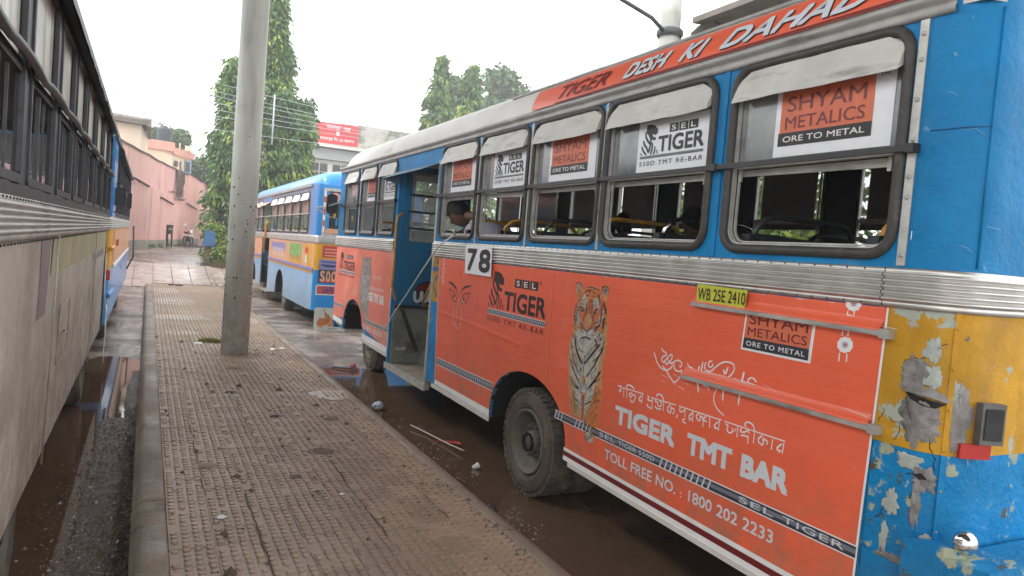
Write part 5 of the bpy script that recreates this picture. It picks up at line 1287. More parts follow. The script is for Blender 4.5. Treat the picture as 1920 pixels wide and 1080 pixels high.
mat('roof_blue_sheen', (.22, .45, .66), .35, var=(1.2, .12), coat=.3)  # paler than the roof end: sky reflection is put into the colour
mat('roof_blue_end', (.015, .25, .60), .35, var=(1.5, .1), coat=.3)
mat('pale_blue', (.26, .44, .66), .4, var=(1.2, .1), col2=((.4, .36, .33), ), thr=(4, .68, .8)) if 0 else mat('pale_blue', (.24, .42, .62), .4, var=(1.2, .12), coat=.1, zdirt=(.4, 1.0, (.28, .24, .2), .7))
mat('violet_stripe', (.22, .20, .42), .4)
mat('peach', (.62, .33, .20), .5, var=(2, .15))
mat('green_print', (.20, .38, .10), .5, var=(5, .4))
mat('red_print', (.50, .04, .03), .45)
mat('navy_print', (.04, .04, .16), .45)
mat('dusty_panel', (.34, .30, .26), .6, var=(.9, .22), streak=(5, .5, .75, (.19, .15, .12)), col2=((.45, .42, .40), ), thr=(2, .55, .8)) if 0 else mat('dusty_panel', (.42, .385, .33), .62, var=(.6, .28), streak=(1.6, .52, 1.05, (.22, .165, .115)), col2=[((.58, .56, .52), (2.2, .52, .74)), ((.22, .18, .14), (1.3, .52, .75)), ((.10, .08, .06), (15, .65, .72))], bump=[(1.6, .8, .04), (9, .4, .01)], zdirt=(.55, 1.7, (.17, .12, .085), .8))
mat('faded_green', (.40, .385, .22), .6, var=(3, .15), streak=(7, .5, .75, (.24, .2, .14)))
mat('faded_violet', (.22, .18, .19), .6, var=(3, .2))
mat('cloudy_pane', (.62, .61, .56), .3, var=(3.5, .2), streak=(9, .48, .66, (.22, .20, .16)))
mat('old_frame', (.05, .05, .055), .5, var=(10, .4), col2=((.16, .12, .09), ), thr=(9, .62, .8)) if 0 else mat('old_frame', (.05, .05, .055), .5, var=(10, .4))
mat('brown_pane', (.30, .20, .17), .25, var=(3, .2))
mat('yellow_clean', (.66, .33, .015), .42, var=(2, .12))

def plain_roof(root, XS, W, out, YR, YF, mt, mt_end=None, z0=3.17, top=3.60):
    half = [(0, z0), (.0, z0 + .07), (.03, z0 + .17), (.10, z0 + .26), (.22, z0 + .33), (.5, top - .04), (W / 2, top)]
    prof = half + [(W - x, z) for x, z in half[-2::-1]]
    m = MB(); rings = []
    secs = [(YR + .03, .03), (YR + .06, .5), (YR + .15, .78), (YR + .35, .93), (YR + .7, 1)] + [(y, 1) for y in frange(YR + 1, YF - .8, 1.)] + [(YF - .4, .9), (YF - .15, .6), (YF - .05, .03)]
    for y, k in secs: rings.append([(XS - out * (x + (1 - k) * .3 * (1 if x < W / 2 else -1) * (1 if k > .1 else .4)), y, z0 + (z - z0) * k) for x, z in prof])
    if mt_end:
        m.loft(rings[4:], closed=False); m.build('roof', mt, root)
        m = MB(); m.loft(rings[:5], closed=False); m.build('roof_end', mt_end, root)
    else: m.loft(rings, closed=False); m.build('roof', mt, root)
def simple_shell(root, XS, W, out, YR, YF, zb, cols, r=.25):
    """end caps and far side; cols = (lower, band, upper)"""
    lo, bd, up = cols
    def pth(): 
        P = sweep_path(0, YR, r, W)
        return [(XS - out * x, y, -out * nx, ny) for x, y, nx, ny in P] + [(XS - out * W, YF, -out, 0)]
    for name, mt, z0, z1, d in (('rear_panel', lo, zb, 1.33, 0), ('rear_band', bd, 1.31, 1.9, .003), ('rear_upper_panel', up, 2.07, 3.19, 0)):
        m = MB(); p = pth()
        if name == 'rear_upper_panel':
            p = p[:7]; sweep(m, p, [(d, z0), (d, z1)]); FR = Face(YR)
            x0 = XS - out * .25; x1 = XS - out * (W - .25); a, b = min(x0, x1), max(x0, x1)
            m.prism([(a - .25, YR, 2.07), (a, YR, 2.07), (a, YR, 3.19), (a - .25, YR, 3.19)], (0, .03, 0)); m.prism([(b + .25, YR, 2.07), (b, YR, 2.07), (b, YR, 3.19), (b + .25, YR, 3.19)], (0, .03, 0))
            m.prism([(a, YR, 3.06), (b, YR, 3.06), (b, YR, 3.19), (a, YR, 3.19)], (0, .03, 0)); m.prism([(a, YR, 2.07), (b, YR, 2.07), (b, YR, 2.12), (a, YR, 2.12)], (0, .03, 0))
        else: sweep(m, p, [(d, z0), (d, z1)])
        m.build(name, mt, root)
    m = MB(); sweep(m, [(XS, YF, out, 0)] + [(XS - out * x, y, -out * nx, ny) if 0 else (XS - out * x, y, out * -nx if 0 else -out * nx, ny) for x, y, nx, ny in sweep_path(0, YR, r, W)], corrugation(1.9, 2.07)); m.build('belt_moulding', 'alu_dirty' if lo == 'dusty_panel' else 'aluminium', root)
    m = MB(); X0, X1 = sorted((XS - out * .02, XS - out * (W - .02)))
    m.box(X0, YF - .08, zb, X1, YF - .02, 2.0); m.box(X0, YF - .08, 3.05, X1, YF - .02, 3.19); m.box(X0, YF - .08, 2.0, X0 + .08, YF - .02, 3.1); m.box(X1 - .08, YF - .08, 2.0, X1, YF - .02, 3.1); m.build('front_panel', up, root)
    m = MB(); m.box(X0 + .08, YF - .06, 2.0, X1 - .08, YF - .05, 3.05); m.build('windscreen', 'glass_pane', root)
    m = MB(); m.box(X0 + .1, YR + .3, 1.0, X1 - .1, YF - .1, 1.06); m.box(X0 + .25, YR + 1, .5, X1 - .25, YF - .3, 1.0); m.build('chassis', 'chassis', root)
    m = MB(); m.box(X0 + .03, YR + .2, 3.15, X1 - .03, YF - .2, 3.17); m.build('ceiling', 'interior_lining', root)
    fx = XS - out * W; FS = Side(fx, -out)
    n = int((YF - YR - 1) / 1.1)
    for i in range(n):
        a = YR + .5 + i * 1.1
        m = MB(); ring_panel(m, FS, (a - .05, a + 1.05, 2.07, 3.19), rr(a + .02, a + .98, 2.13, 3.1, .08)); m.build('window_surround', 'interior_dark', root)

def bus_two():
    XS = 3.28; W = 2.35; S = Side(XS, -1); YR, YF = 16.0, 27.2
    root = thing('bus', 'sky blue and yellow city bus with SAFE on its tail, ahead of orange bus', 'bus', (4.45, 21.6, 0), 'buses parked beside the raised walkway')
    simple_shell(root, XS, W, -1, YR, YF, .42, ('blue_clean', 'yellow_clean', 'blue_clean'), .14)
    m = MB(); m.prism([S.p(16.12, 2.07, 0), S.p(16.72, 2.07, 0), S.p(16.72, 3.19, 0), S.p(16.12, 3.19, 0)], (.03, 0, 0)); m.build('corner_panel', 'blue_clean', root)
    def arch(c, hw, top, zb, n=10): return [(c - hw * math.cos(math.pi * i / n), zb + (top - zb) * math.sin(math.pi * i / n) ** .7) for i in range(n + 1)]
    for name, lo, hi, z0, z1, mt, d in (('side_panel', 16.9, 22.75, .40, 1.22, 'pale_blue', 0), ('side_panel', 24.35, 27.1, .40, 1.22, 'pale_blue', 0)):
        ar = arch(20.55, .68, 1.08, z0) if lo < 20 else arch(26.0, .6, 1.05, z0)
        m = MB(); m.prism([S.p(a, z, d) for a, z in [(lo, z0)] + ar + [(hi, z0 - .1), (hi, z1), (lo, z1)]], (.03, 0, 0)); m.build(name, mt, root)
        m = MB(); c = 20.55 if lo < 20 else 26.0; a_ = arch(c, .68 if lo < 20 else .6, 1.08, z0); m.loft([[(XS + .01, s, z) for s, z in a_], [(XS + .7, s, z) for s, z in a_]], closed=False); m.poly([(XS + .7, s, z) for s, z in a_]); m.build('wheel_arch', 'chassis', root)
    m = MB(); m.prism([S.p(a, z, 0) for a, z in ((16.14, .42), (16.9, .40), (16.9, 1.22), (16.14, 1.22))], (.03, 0, 0)); m.build('side_panel', 'pale_blue', root)
    for lo, hi in ((16.14, 22.75), (24.35, 27.1)):
        m = MB(); m.prism([S.p(lo, 1.22, 0), S.p(hi, 1.22, 0), S.p(hi, 1.9, 0), S.p(lo, 1.9, 0)], (.03, 0, 0)); m.build('side_panel', 'peach', root)
        m = MB(); plate(m, S, [(lo, 1.28), (hi, 1.28), (hi, 1.345), (lo, 1.345)], .004, .02); m.build('rub_rail', 'violet_stripe', root)
        m = MB(); plate(m, S, [(lo, 1.225), (hi, 1.225), (hi, 1.26), (lo, 1.26)], .003, .004); m.build('painted_stripe', 'yellow_clean', root)
    m = MB()
    m.use('yellow_clean'); flat(m, S, [(16.38, 1.37), (17.2, 1.37), (17.2, 1.86), (16.38, 1.86)], .003)
    m.use('green_print'); flat(m, S, [(17.6, 1.55), (19.2, 1.55), (19.2, 1.85), (17.6, 1.85)], .004)
    m.use('yellow_clean'); flat(m, S, [(17.6, 1.37), (19.2, 1.37), (19.2, 1.55), (17.6, 1.55)], .004)
    m.use('violet_stripe'); flat(m, S, [(19.9, 1.60), (22.2, 1.60), (22.2, 1.82), (19.9, 1.82)], .004)
    m.use('red_print'); flat(m, S, [(16.75, 1.65), (17.15, 1.65), (17.15, 1.78), (16.75, 1.78)], .005)
    for i, c in enumerate(('peach', 'white', 'green_print')): m.use(c); flat(m, S, [(17.15 - i * .12, 1.42), (17.03 - i * .12, 1.42), (17.03 - i * .12, 1.6), (17.15 - i * .12, 1.6)], .005)
    for k in range(9): m.use('green_print' if k % 2 else 'navy_print'); ribbon(m, S, [(19.1 - k * .15, 1.56), (19.0 - k * .15, 1.48), (19.05 - k * .15, 1.42)], .05, .005)
    for k in range(8): m.use('white'); ribbon(m, S, [(22.0 - k * .25, 1.62), (21.9 - k * .25, 1.68), (21.95 - k * .25, 1.5), (21.85 - k * .25, 1.44)], .05, .005)
    m.build('side_print', None, root)
    wins = [(16.98, 17.92), (18.08, 19.05), (19.2, 20.18), (20.36, 21.42), (21.55, 22.6), (24.45, 25.35), (25.5, 26.4)]
    ed = [16.72, 18.0, 19.12, 20.27, 21.48, 22.75]; ed2 = [24.35, 25.43, 26.6]
    for i, (a, b) in enumerate(wins):
        e0, e1 = (ed[i], ed[i + 1]) if i < 5 else (ed2[i - 5], ed2[i - 4])
        m = MB(); ring_panel(m, S, (e0, e1, 2.07, 3.19), rr(a, b, 2.12, 3.06, .08)); m.build('window_surround', 'slate', root)
        window_unit(root, S, a, b, 2.12, 3.06, 2.56, .08, glass='brown_pane', flapm='paper')
    m = MB(); m.box(XS - .03, 16.8, 2.55, XS - .015, 26.5, 2.575); m.build('guard_bar', 'alu_dirty', root)
    for y in (17.0, 18.1, 19.2, 20.3, 21.4, 25): seat_row(root, XS, W, y + .4, 1.08)
    m = MB(); m.box(XS + .3, 24.25, .5, XS + .34, 24.3, 3); m.box(XS + .5, 22.8, .5, XS + .55, 24.3, 2.1); m.prism([S.p(22.75, 3.0, 0), S.p(24.35, 3.0, 0), S.p(24.35, 3.19, 0), S.p(22.75, 3.19, 0)], (.03, 0, 0)); m.build('door', 'blue_clean', root)
    m = MB(); m.box(XS + .45, 22.8, .35, XS + .5, 24.3, 1.1); m.build('step_riser', 'step_grey', root)
    m = MB(); m.box(XS - .01, 22.7, .25, XS + .5, 24.35, .29); m.build('step_floor', 'step_floor', root)
    m = MB(); m.prism([S.p(22.8, 3.0, .005), S.p(24.8, 3.0, .005), S.p(24.8, 2.86, .18), S.p(22.8, 2.88, .18)], (0, 0, -.006)); m.build('door_canopy', 'peach', root)
    m = MB(); m.tube([(XS + .02, 23.3, 2.45), (XS - .05, 23.3, 2.3), (XS - .05, 23.5, 1.6), (XS + .02, 23.9, 1.45)], .03, 8); m.build('grab_rail', 'yellow_clean', root)
    plain_roof(root, XS, W, -1, YR, YF, 'roof_blue_sheen', 'roof_blue_end')
    m = MB(); m.prism([S.p(16.7, 3.17, 0), S.p(27.0, 3.17, 0), S.p(27.0, 3.23, 0), S.p(16.7, 3.23, 0)], (-.03, 0, 0)); m.build('eave_gutter', 'gutter', root)
    # tail
    F = Face(YR)
    x0 = XS + .24
    m = MB(); m.box(x0 - .1, YR + .02, 2.12, XS + W - .24, YR + .03, 3.06); m.build('rear_window', 'dark_glass', root)
    m = MB(); ring_flat(m, F, rr(x0 - .14, XS + W - .15, 2.06, 3.12, .03), rr(x0 - .08, XS + W - .21, 2.12, 3.06, .02), .002, .02); rw = m.build('rear_window_frame', 'alu_frame', root)
    m = MB()
    for k in range(7): m.use('red_print' if k % 2 else 'white'); flat(m, F, [(x0 - .13, 2.15 + k * .13), (x0 - .09, 2.15 + k * .13), (x0 - .09, 2.28 + k * .13), (x0 - .13, 2.28 + k * .13)], .024)
    m.use('pink'); flat(m, F, [(x0 + .12 + .13 * math.cos(a * .6283), 2.93 + .11 * math.sin(a * .6283)) for a in range(10)] + [(x0 + .25, 2.82)], .006)
    m.use('white'); ribbon(m, F, [(x0 + .12 + .10 * math.cos(a * .6283), 2.93 + .08 * math.sin(a * .6283)) for a in range(11)], .012, .008)
    m.use('lilac'); flat(m, F, [(x0 + .13 + .05 * math.cos(a * .6283), 2.92 + .04 * math.sin(a * .6283)) for a in range(10)], .008)
    for k, (a, z, c) in enumerate(((.05, 2.70, 'peach'), (.1, 2.5, 'yellow_clean'), (.2, 2.78, 'blue_clean'), (.3, 2.55, 'peach'), (.4, 2.65, 'blue_clean'), (.5, 2.45, 'yellow_clean'), (.15, 2.32, 'blue_clean'), (.35, 2.3, 'yellow_clean'))): m.use(c); flat(m, F, [(x0 + a, z), (x0 + a + .04, z), (x0 + a + .04, z + .12), (x0 + a, z + .12)], .006)
    m.use('peach'); flat(m, F, [(x0 - .07, 2.13), (x0 + .28, 2.13), (x0 + .28, 2.24), (x0 - .07, 2.24)], .006); m.build('rear_window_art', None, root)
    m = MB(); m.use('violet_stripe'); flat(m, F, [(XS + .10, 1.33), (XS + 1.6, 1.33), (XS + 1.6, 1.55), (XS + .10, 1.55)], .006)
    m.use('navy_print'); 
    for k in range(2): ribbon(m, F, [(XS + .14, 1.50 - k * .07), (XS + .35, 1.50 - k * .07), (XS + .5, 1.49 - k * .07)], .025, .007); ribbon(m, F, [(XS + .20, 1.43), (XS + .28, 1.39), (XS + .44, 1.41)], .02, .007)
    m.use('black'); flat(m, F, [(XS + .10, 1.04), (XS + 1.1, 1.04), (XS + 1.1, 1.33), (XS + .10, 1.33)], .006)
    m.use('peach'); letter(m, F, 'S', XS + .13, 1.06, XS + .24, 1.31, .008, .06); letter(m, F, 'O', XS + .26, 1.06, XS + .36, 1.31, .008, .05); letter(m, F, 'O', XS + .38, 1.06, XS + .49, 1.31, .008, .05)
    m.use('red_print'); flat(m, F, [(XS + .12, 1.055), (XS + .5, 1.055), (XS + .5, 1.13), (XS + .12, 1.13)], .007)
    flat(m, F, [(XS + .15, 1.60), (XS + .9, 1.60), (XS + .9, 1.86), (XS + .15, 1.86)], .007)
    m.use('peach'); 
    for k in range(3): flat(m, F, [(XS + .2, 1.63 + k * .07), (XS + .8, 1.63 + k * .07), (XS + .8, 1.655 + k * .07), (XS + .2, 1.655 + k * .07)], .008)
    m.use('white'); flat(m, F, [(XS + .06, .77), (XS + 1.2, .77), (XS + 1.2, .99), (XS + .06, .99)], .007)
    m.use('reflector_pale'); flat(m, F, [(XS + .08, .79), (XS + 1.18, .79), (XS + 1.18, .97), (XS + .08, .97)], .008)
    m.use('navy_print'); letter(m, F, 'SAFE', XS + .20, .81, XS + .46, .95, .010, .03); m.build('tail_lettering', None, root)
    # mud flap
    m = MB(); m.prism([(a, YR - .12, z) for a, z in rr(XS + .04, XS + .74, -.0, .50, .06)], (0, .012, 0)); fl_ = m.build('mud_flap', 'flap_cream', root)
    FF = Face(YR - .122); m = MB()
    m.use('fur_orange'); flat(m, FF, [(XS + .10, .17), (XS + .16, .28), (XS + .28, .26), (XS + .26, .40), (XS + .36, .34), (XS + .44, .22), (XS + .50, .12), (XS + .38, .08), (XS + .30, .14), (XS + .20, .06), (XS + .12, .10)], .002)
    m.use('black')
    ribbon(m, FF, [(XS + .24, .48), (XS + .28, .38), (XS + .40, .28), (XS + .50, .14)], .012, .003)
    for k in range(6): ribbon(m, FF, [(XS + .11 + k * .035, .12), (XS + .13 + k * .045, .20), (XS + .17 + k * .04, .26)], .010, .003)
    for k in range(4): ribbon(m, FF, [(XS + .26, .37 - k * .04), (XS + .33, .34 - k * .04), (XS + .37, .30 - k * .04)], .009, .003)
    for k in range(4): ribbon(m, FF, [(XS + .36 + k * .05, .03), (XS + .38 + k * .05, .05), (XS + .40 + k * .05, .035)], .012, .003)
    m.build('flap_picture', None, fl_)
    for (x, y) in ((XS + .12, 20.3), (XS + .3, 25.9)):
        wh = MB(); wh.lathe([(.08, 0), (.08, .2)], (x, y, .42), 'X', 10); wo = wh.build('wheel', 'chassis', root); wheel(wo, x, y, .44, .46, -1, detail=False, n=28)
    return root
mat('blue_clean', (.012, .24, .60), .35, var=(1.5, .1), coat=.3)
mat('slate', (.16, .19, .26), .45, var=(2, .15))
mat('reflector_pale', (.50, .08, .06), .4)
mat('flap_cream', (.50, .50, .44), .6, var=(3, .1))
bus2 = bus_two()

def left_bus(n, label, YR, YF, wins, dusty=True):
    XS = -.47; W = 2.35; S = Side(XS, 1)
    root = thing('bus', label, 'bus', (XS - 1.2, (YR + YF) / 2, 0), 'buses parked left of the raised walkway')
    zb = .55
    lo, bd, up = ('dusty_panel', 'dusty_panel', 'old_frame') if dusty else ('blue_clean', 'yellow_clean', 'blue_clean')
    simple_shell(root, XS, W, 1, YR, YF, zb, (lo, bd, up), .12)
    if dusty:
        m = MB(); m.smooth = True   # gently dented sheet that leans out a little at the sill
        yy = frange(YR + .1, YF, .22); zz = [zb, .8, 1.05, 1.3, 1.6, 1.9]
        k = m.add([S.p(y, z, -.02 - .02 * (1.9 - z) + .012 * fbm(y * 1.3, z * 2, 4)) for y in yy for z in zz])
        for i in range(len(yy) - 1):
            for j in range(5): m.face((k + i * 6 + j, k + i * 6 + j + 1, k + (i + 1) * 6 + j + 1, k + (i + 1) * 6 + j))
        m.build('side_panel', 'dusty_panel', root)
        m = MB(); kk = []
        for y in frange(4.95, 10.6, .22): kk.append((y, S.p(y, 1.66, -.020 + .012 * fbm(y * 1.3, 3.3, 4)), S.p(y, 1.895, -.014 + .012 * fbm(y * 1.3, 3.8, 4))))
        for a, b in zip(kk, kk[1:]): m.poly([a[1], b[1], b[2], a[2]])
        m.build('printed_band', 'faded_green', root)
        for a, b, z0, z1, mt in ((4.45, 4.85, 1.45, 1.88, 'faded_violet'), (8.6, 10.6, 1.58, 1.66, 'faded_violet')):
            m = MB(); yy = frange(a, b, .22); zz = frange(z0, z1, .16); lp = lambda y, z: S.p(y, z, -.018 - .02 * (1.9 - z) + .012 * fbm(y * 1.3, z * 2, 4))
            k = m.add([lp(y, z) for y in yy for z in zz]); nz = len(zz)
            for i_ in range(len(yy) - 1):
                for j in range(nz - 1): m.face((k + i_ * nz + j, k + i_ * nz + j + 1, k + (i_ + 1) * nz + j + 1, k + (i_ + 1) * nz + j))
            m.build('faded_print', mt, root)
        lpp = lambda y, z, d=.0: S.p(y, z, -.016 + d - .02 * (1.9 - z) + .012 * fbm(y * 1.3, z * 2, 4))
        q = MB(); q.tube([lpp(y_, z_, .002) for y_, z_ in rr(5.6, 6.3, 1.02, 1.42, .04)], .006, 5, closed=True); hh = q.build('hatch_rim', 'dusty_panel', root)
        q = MB(); q.tube([lpp(5.7, 1.22, .01), lpp(5.74, 1.22, .03), lpp(5.82, 1.22, .03), lpp(5.86, 1.22, .01)], .008, 6); q.build('handle', 'alu_dirty', hh)
        rv = MB()
        for i_ in range(110):
            for z_ in (1.886, 2.062): rv.sphere(S.p(2.6 + i_ * .077, z_, .013), .005, n=5, m=4)
        stuff(rv.build('belt_rivets', 'black_steel', root))
        for s in (2.6, 4.93, 8.5): m = MB(); m.tube([S.p(s, 1.9, .012), S.p(s + .02, 1.2, .0), S.p(s, zb, -.02)], .006, 5); m.build('panel_seam', 'dusty_panel', root)
        m = MB(); m.prism([S.p(10.6, 1.25, .01), S.p(10.75, 1.25, .01), S.p(10.75, 1.38, .01), S.p(10.6, 1.38, .01)], (.05, 0, 0)); m.build('side_lamp', 'reflector', root)
        m = MB(); m.tube([S.p(10.3, 1.6, .02), S.p(10.2, 1.1, .03), S.p(10.5, .8, .05), S.p(10.9, .9, .03)], .006, 5); m.tube([S.p(11.0, .9, .02), S.p(10.9, .5, .03), S.p(10.7, .25, .03), S.p(10.9, .12, .03)], .006, 5); m.build('loose_wire', 'paper', root)
    else:
        m = MB(); m.prism([S.p(YR + .1, zb, 0), S.p(YF, zb, 0), S.p(YF, 1.33, 0), S.p(YR + .1, 1.33, 0)], (-.03, 0, 0)); m.build('side_panel', 'blue_clean', root)
        m = MB(); m.prism([S.p(YR + .1, 1.33, 0), S.p(YF, 1.33, 0), S.p(YF, 1.9, 0), S.p(YR + .1, 1.9, 0)], (-.03, 0, 0)); m.build('side_panel', 'yellow_clean', root)
        m = MB(); plate(m, S, [(12.9, 1.36), (YF, 1.36), (YF, 1.88), (12.9, 1.88)], .004, .003); m.build('printed_band', 'peach', root)
        m = MB(); plate(m, S, [(12.9, 1.29), (YF, 1.29), (YF, 1.345), (12.9, 1.345)], .004, .02); m.build('rub_rail', 'paper', root)
        m = MB(); plate(m, S, [(YR + .12, 2.07), (12.75, 2.07), (12.75, 3.18), (YR + .12, 3.18)], -.02, .03); m.build('corner_panel', 'blue_clean', root)
        for z in (1.62, .95): m = MB(); m.tube([S.p(YR + .05, z, .012), S.p(12.85, z, .012)], .03, 8); m.build('band_clamp', 'yellow_clean' if z > 1.3 else 'blue_clean', root)
        m = MB(); m.prism([S.p(13.6, 1.62, .006), S.p(13.9, 1.62, .006), S.p(13.9, 1.72, .006), S.p(13.6, 1.72, .006)], (.04, 0, 0)); m.build('side_lamp', 'lamp_amber', root)
        for y, z, xa, xb in ((12.25, 2.38, -.005, .155), (13.95, 2.38, .13, .20)):
            m = MB(); m.tube([S.p(y - .1, 2.15, .0), S.p(y + .02, 2.18, xb * .7), S.p(y + .02, z, xb * .7)], .010, 6); br = m.build('mirror_bracket', 'black_steel', root)
            m = MB(); m.prism([(a_, y, z_) for a_, z_ in rr(XS + xa, XS + xb, z - .13, z + .14, .025)], (0, .04, 0)); m.build('mirror', 'black_steel', br)
        m = MB(); m.tube([S.p(YR + 8.2, 1.95, .16), S.p(YR + 8.2, 1.2, .18), S.p(YR + 8.2, .9, .05)], .02, 6); m.build('side_pipe', 'old_frame', root)
    e = [wins[0][0] - .07] + [(wins[i][1] + wins[i + 1][0]) / 2 for i in range(len(wins) - 1)] + [wins[-1][1] + .07]
    for i, (a, b) in enumerate(wins):
        m = MB(); ring_panel(m, S, (e[i], e[i + 1], 2.07, 3.19), rr(a, b, 2.12, 3.12, .03)); m.build('window_surround', 'old_frame', root)
        w = MB(); zm = 2.58
        ring_flat(w, S, rr(a + .005, b - .005, 2.125, 3.115, .03), rr(a + .04, b - .04, 2.16, 3.08, .02), -.01, .02)
        w.box(XS - .03, (a + b) / 2 - .012, 2.14, XS - .012, (a + b) / 2 + .012, zm)
        for q in (.25, .75): w.box(XS - .03, lerp(a, b, q) - .005, 2.14, XS - .018, lerp(a, b, q) + .005, zm)
        w.box(XS - .03, a + .02, zm - .02, XS + .0, b - .02, zm + .025)
        win = w.build('window', 'old_frame', root)
        p = MB(); plate(p, S, [(a + .04, zm + .02), (b - .04, zm + .02), (b - .04, 3.09), (a + .04, 3.09)], -.022, .004); p.build('glass_pane', 'cloudy_pane' if dusty else 'slate', win)
        if i % 2 == 0: p = MB(); plate(p, S, [(a + .04, 2.15), ((a + b) / 2, 2.15), ((a + b) / 2, zm), (a + .04, zm)], -.026, .004); p.build('glass_pane', 'glass_grimy' if dusty else 'dark_glass', win)
    n_ = 46; m = MB(); m.smooth = True   # sagging rain guard strip over the middle bar and the torn visor above
    y0, y1 = wins[0][0], wins[-1][1]
    pr = [(.002, 2.60), (.03, 2.61), (.05, 2.60), (.052, 2.575), (.03, 2.57)]
    sweep(m, [(XS, y, 1, 0) for y in frange(y0, y1, .1)], pr); 
    for v in range(len(m.v)):
        x, y, z = m.v[v]; m.v[v] = (x + .006 * fbm(y * 2, 1), y, z + .02 * abs(math.sin(y * 3.3)) + .01 * fbm(y * 2, 5))
    m.build('guard_bar', 'old_frame', root)
    m = MB(); m.smooth = True
    sweep(m, [(XS, y, 1, 0) for y in frange(y0, y1, .12)], [(.0, 3.20), (.03, 3.19), (.085, 3.13), (.09, 3.06)])
    for v in range(len(m.v)):
        x, y, z = m.v[v]
        if z < 3.1: m.v[v] = (x + .015 * fbm(y * 5, 3), y, z + .035 * fbm(y * 6, 8) + .02 * fbm(y * 14, 8))
    m.build('rain_visor', 'old_frame', root)
    m = MB(); m.prism([S.p(YR + .1, 3.17, 0), S.p(YF, 3.17, 0), S.p(YF, 3.25, 0), S.p(YR + .1, 3.25, 0)], (.04, 0, 0)); m.build('eave_gutter', 'old_frame', root)
    plain_roof(root, XS, W, 1, YR, YF, 'old_frame' if dusty else 'roof_blue_sheen', None, 3.18, 3.36 if dusty else 3.42)
    for y in frange(wins[0][0] + .3, wins[-1][1] - .5, 1.0): seat_row(root, XS - W, W, y, 1.05, handle=False)
    for y in ((4.2, 9.0) if dusty else (14.2, 19.2)):
        x = XS - .10
        wh = MB(); wh.lathe([(.08, 0), (.08, -.2)], (x, y, .44), 'X', 10); wo = wh.build('wheel', 'chassis', root); wheel(wo, x, y, .45, .46, 1, detail=False, n=28)
    return root
mat('smudge', (.24, .20, .175), .6, var=(8, .3))
lb1 = left_bus(1, 'dusty grey bus with cloudy window panes and a faded green band, on the left', .6, 11.15,
               [(2.6, 3.5), (3.65, 4.55), (4.72, 5.52), (5.68, 6.50), (6.66, 7.62), (7.80, 8.82), (8.98, 9.98), (10.14, 10.95)])
lb2 = left_bus(2, 'blue and yellow bus with a black corner mirror, behind the dusty grey bus', 11.55, 22.5,
               [(12.95 + i * 1.05, 13.85 + i * 1.05) for i in range(9)], dusty=False)

# ---------------------------------------------------------------- posts, shelters, walls, buildings, trees
mat('post_concrete', (.42, .42, .38), .6, var=(1.0, .12), streak=(5, .50, .75, (.25, .245, .22)), col2=[((.10, .06, .04), (11, .685, .72)), ((.20, .18, .155), (1.6, .60, .85))], bump=[(3, .3, .02), (45, .3, .004)], zdirt=(.2, 1.9, (.22, .17, .13), .75))
def pillar(x, y, z0, z1, r0, r1, label, grp):
    m = MB(); n = 24
    t = thing('concrete_post', label, 'post', (x, y, z0), grp)
    prof = [(lerp(r0, r1, i / n) + .003 * fbm(i * .7, x), lerp(z0, z1, i / n)) for i in range(n + 1)] + [(.001, z1)]
    m.lathe([(r, z) for r, z in prof], (x, y, 0), 'Z', 32); m.build('shaft', 'post_concrete', t); return t
post = pillar(1.24, 11.37, PZ - .02, 6.95, .195, .192, 'tall grey round concrete post with rust specks rising from the walkway', 'round concrete posts')
m = MB(); rnd = random.Random(4)
for _ in range(70):
    a = rnd.uniform(math.pi * .9, math.pi * 1.95); z = rnd.triangular(.6, 3.0, 1.5); r = .1955; s = rnd.uniform(.004, .013)
    c = Vector((1.24 + r * math.cos(a), 11.37 + r * math.sin(a), z)); m.sphere(c, s, s, s * 1.5, 6, 4)
m.build('rust_spots', 'rust_spot', post) if 0 else None
mat('rust_spot', (.06, .035, .025), .8)
m.build('rust_spots', 'rust_spot', post)
mat('patch_cement', (.30, .24, .19), .8, bump=(40, .5, .005))
m = MB(); m.loft([[(x, y, PZ + .004) for x, y, _ in blob(1.24, 11.35, .30, .34, 0, 5)], [(x, y, PZ + .012) for x, y, _ in blob(1.24, 11.35, .24, .26, 0, 5)]]); m.build('footing', 'patch_cement', post)
post2 = pillar(9.25, 12.0, 0, 7.4, .24, .20, 'grey round concrete post rising behind the roof of the orange bus', 'round concrete posts')
m = MB(); m.tube([(8.99, 11.9, 6.72), (8.7, 11.9, 6.9), (7.9, 11.9, 7.1)], .04, 6); m.lathe([(.24, -.08), (.27, -.04), (.27, .04), (.24, .08)], (9.25, 12, 6.72), 'Z', 20); m.build('clamp_pipe', 'old_frame', post2)
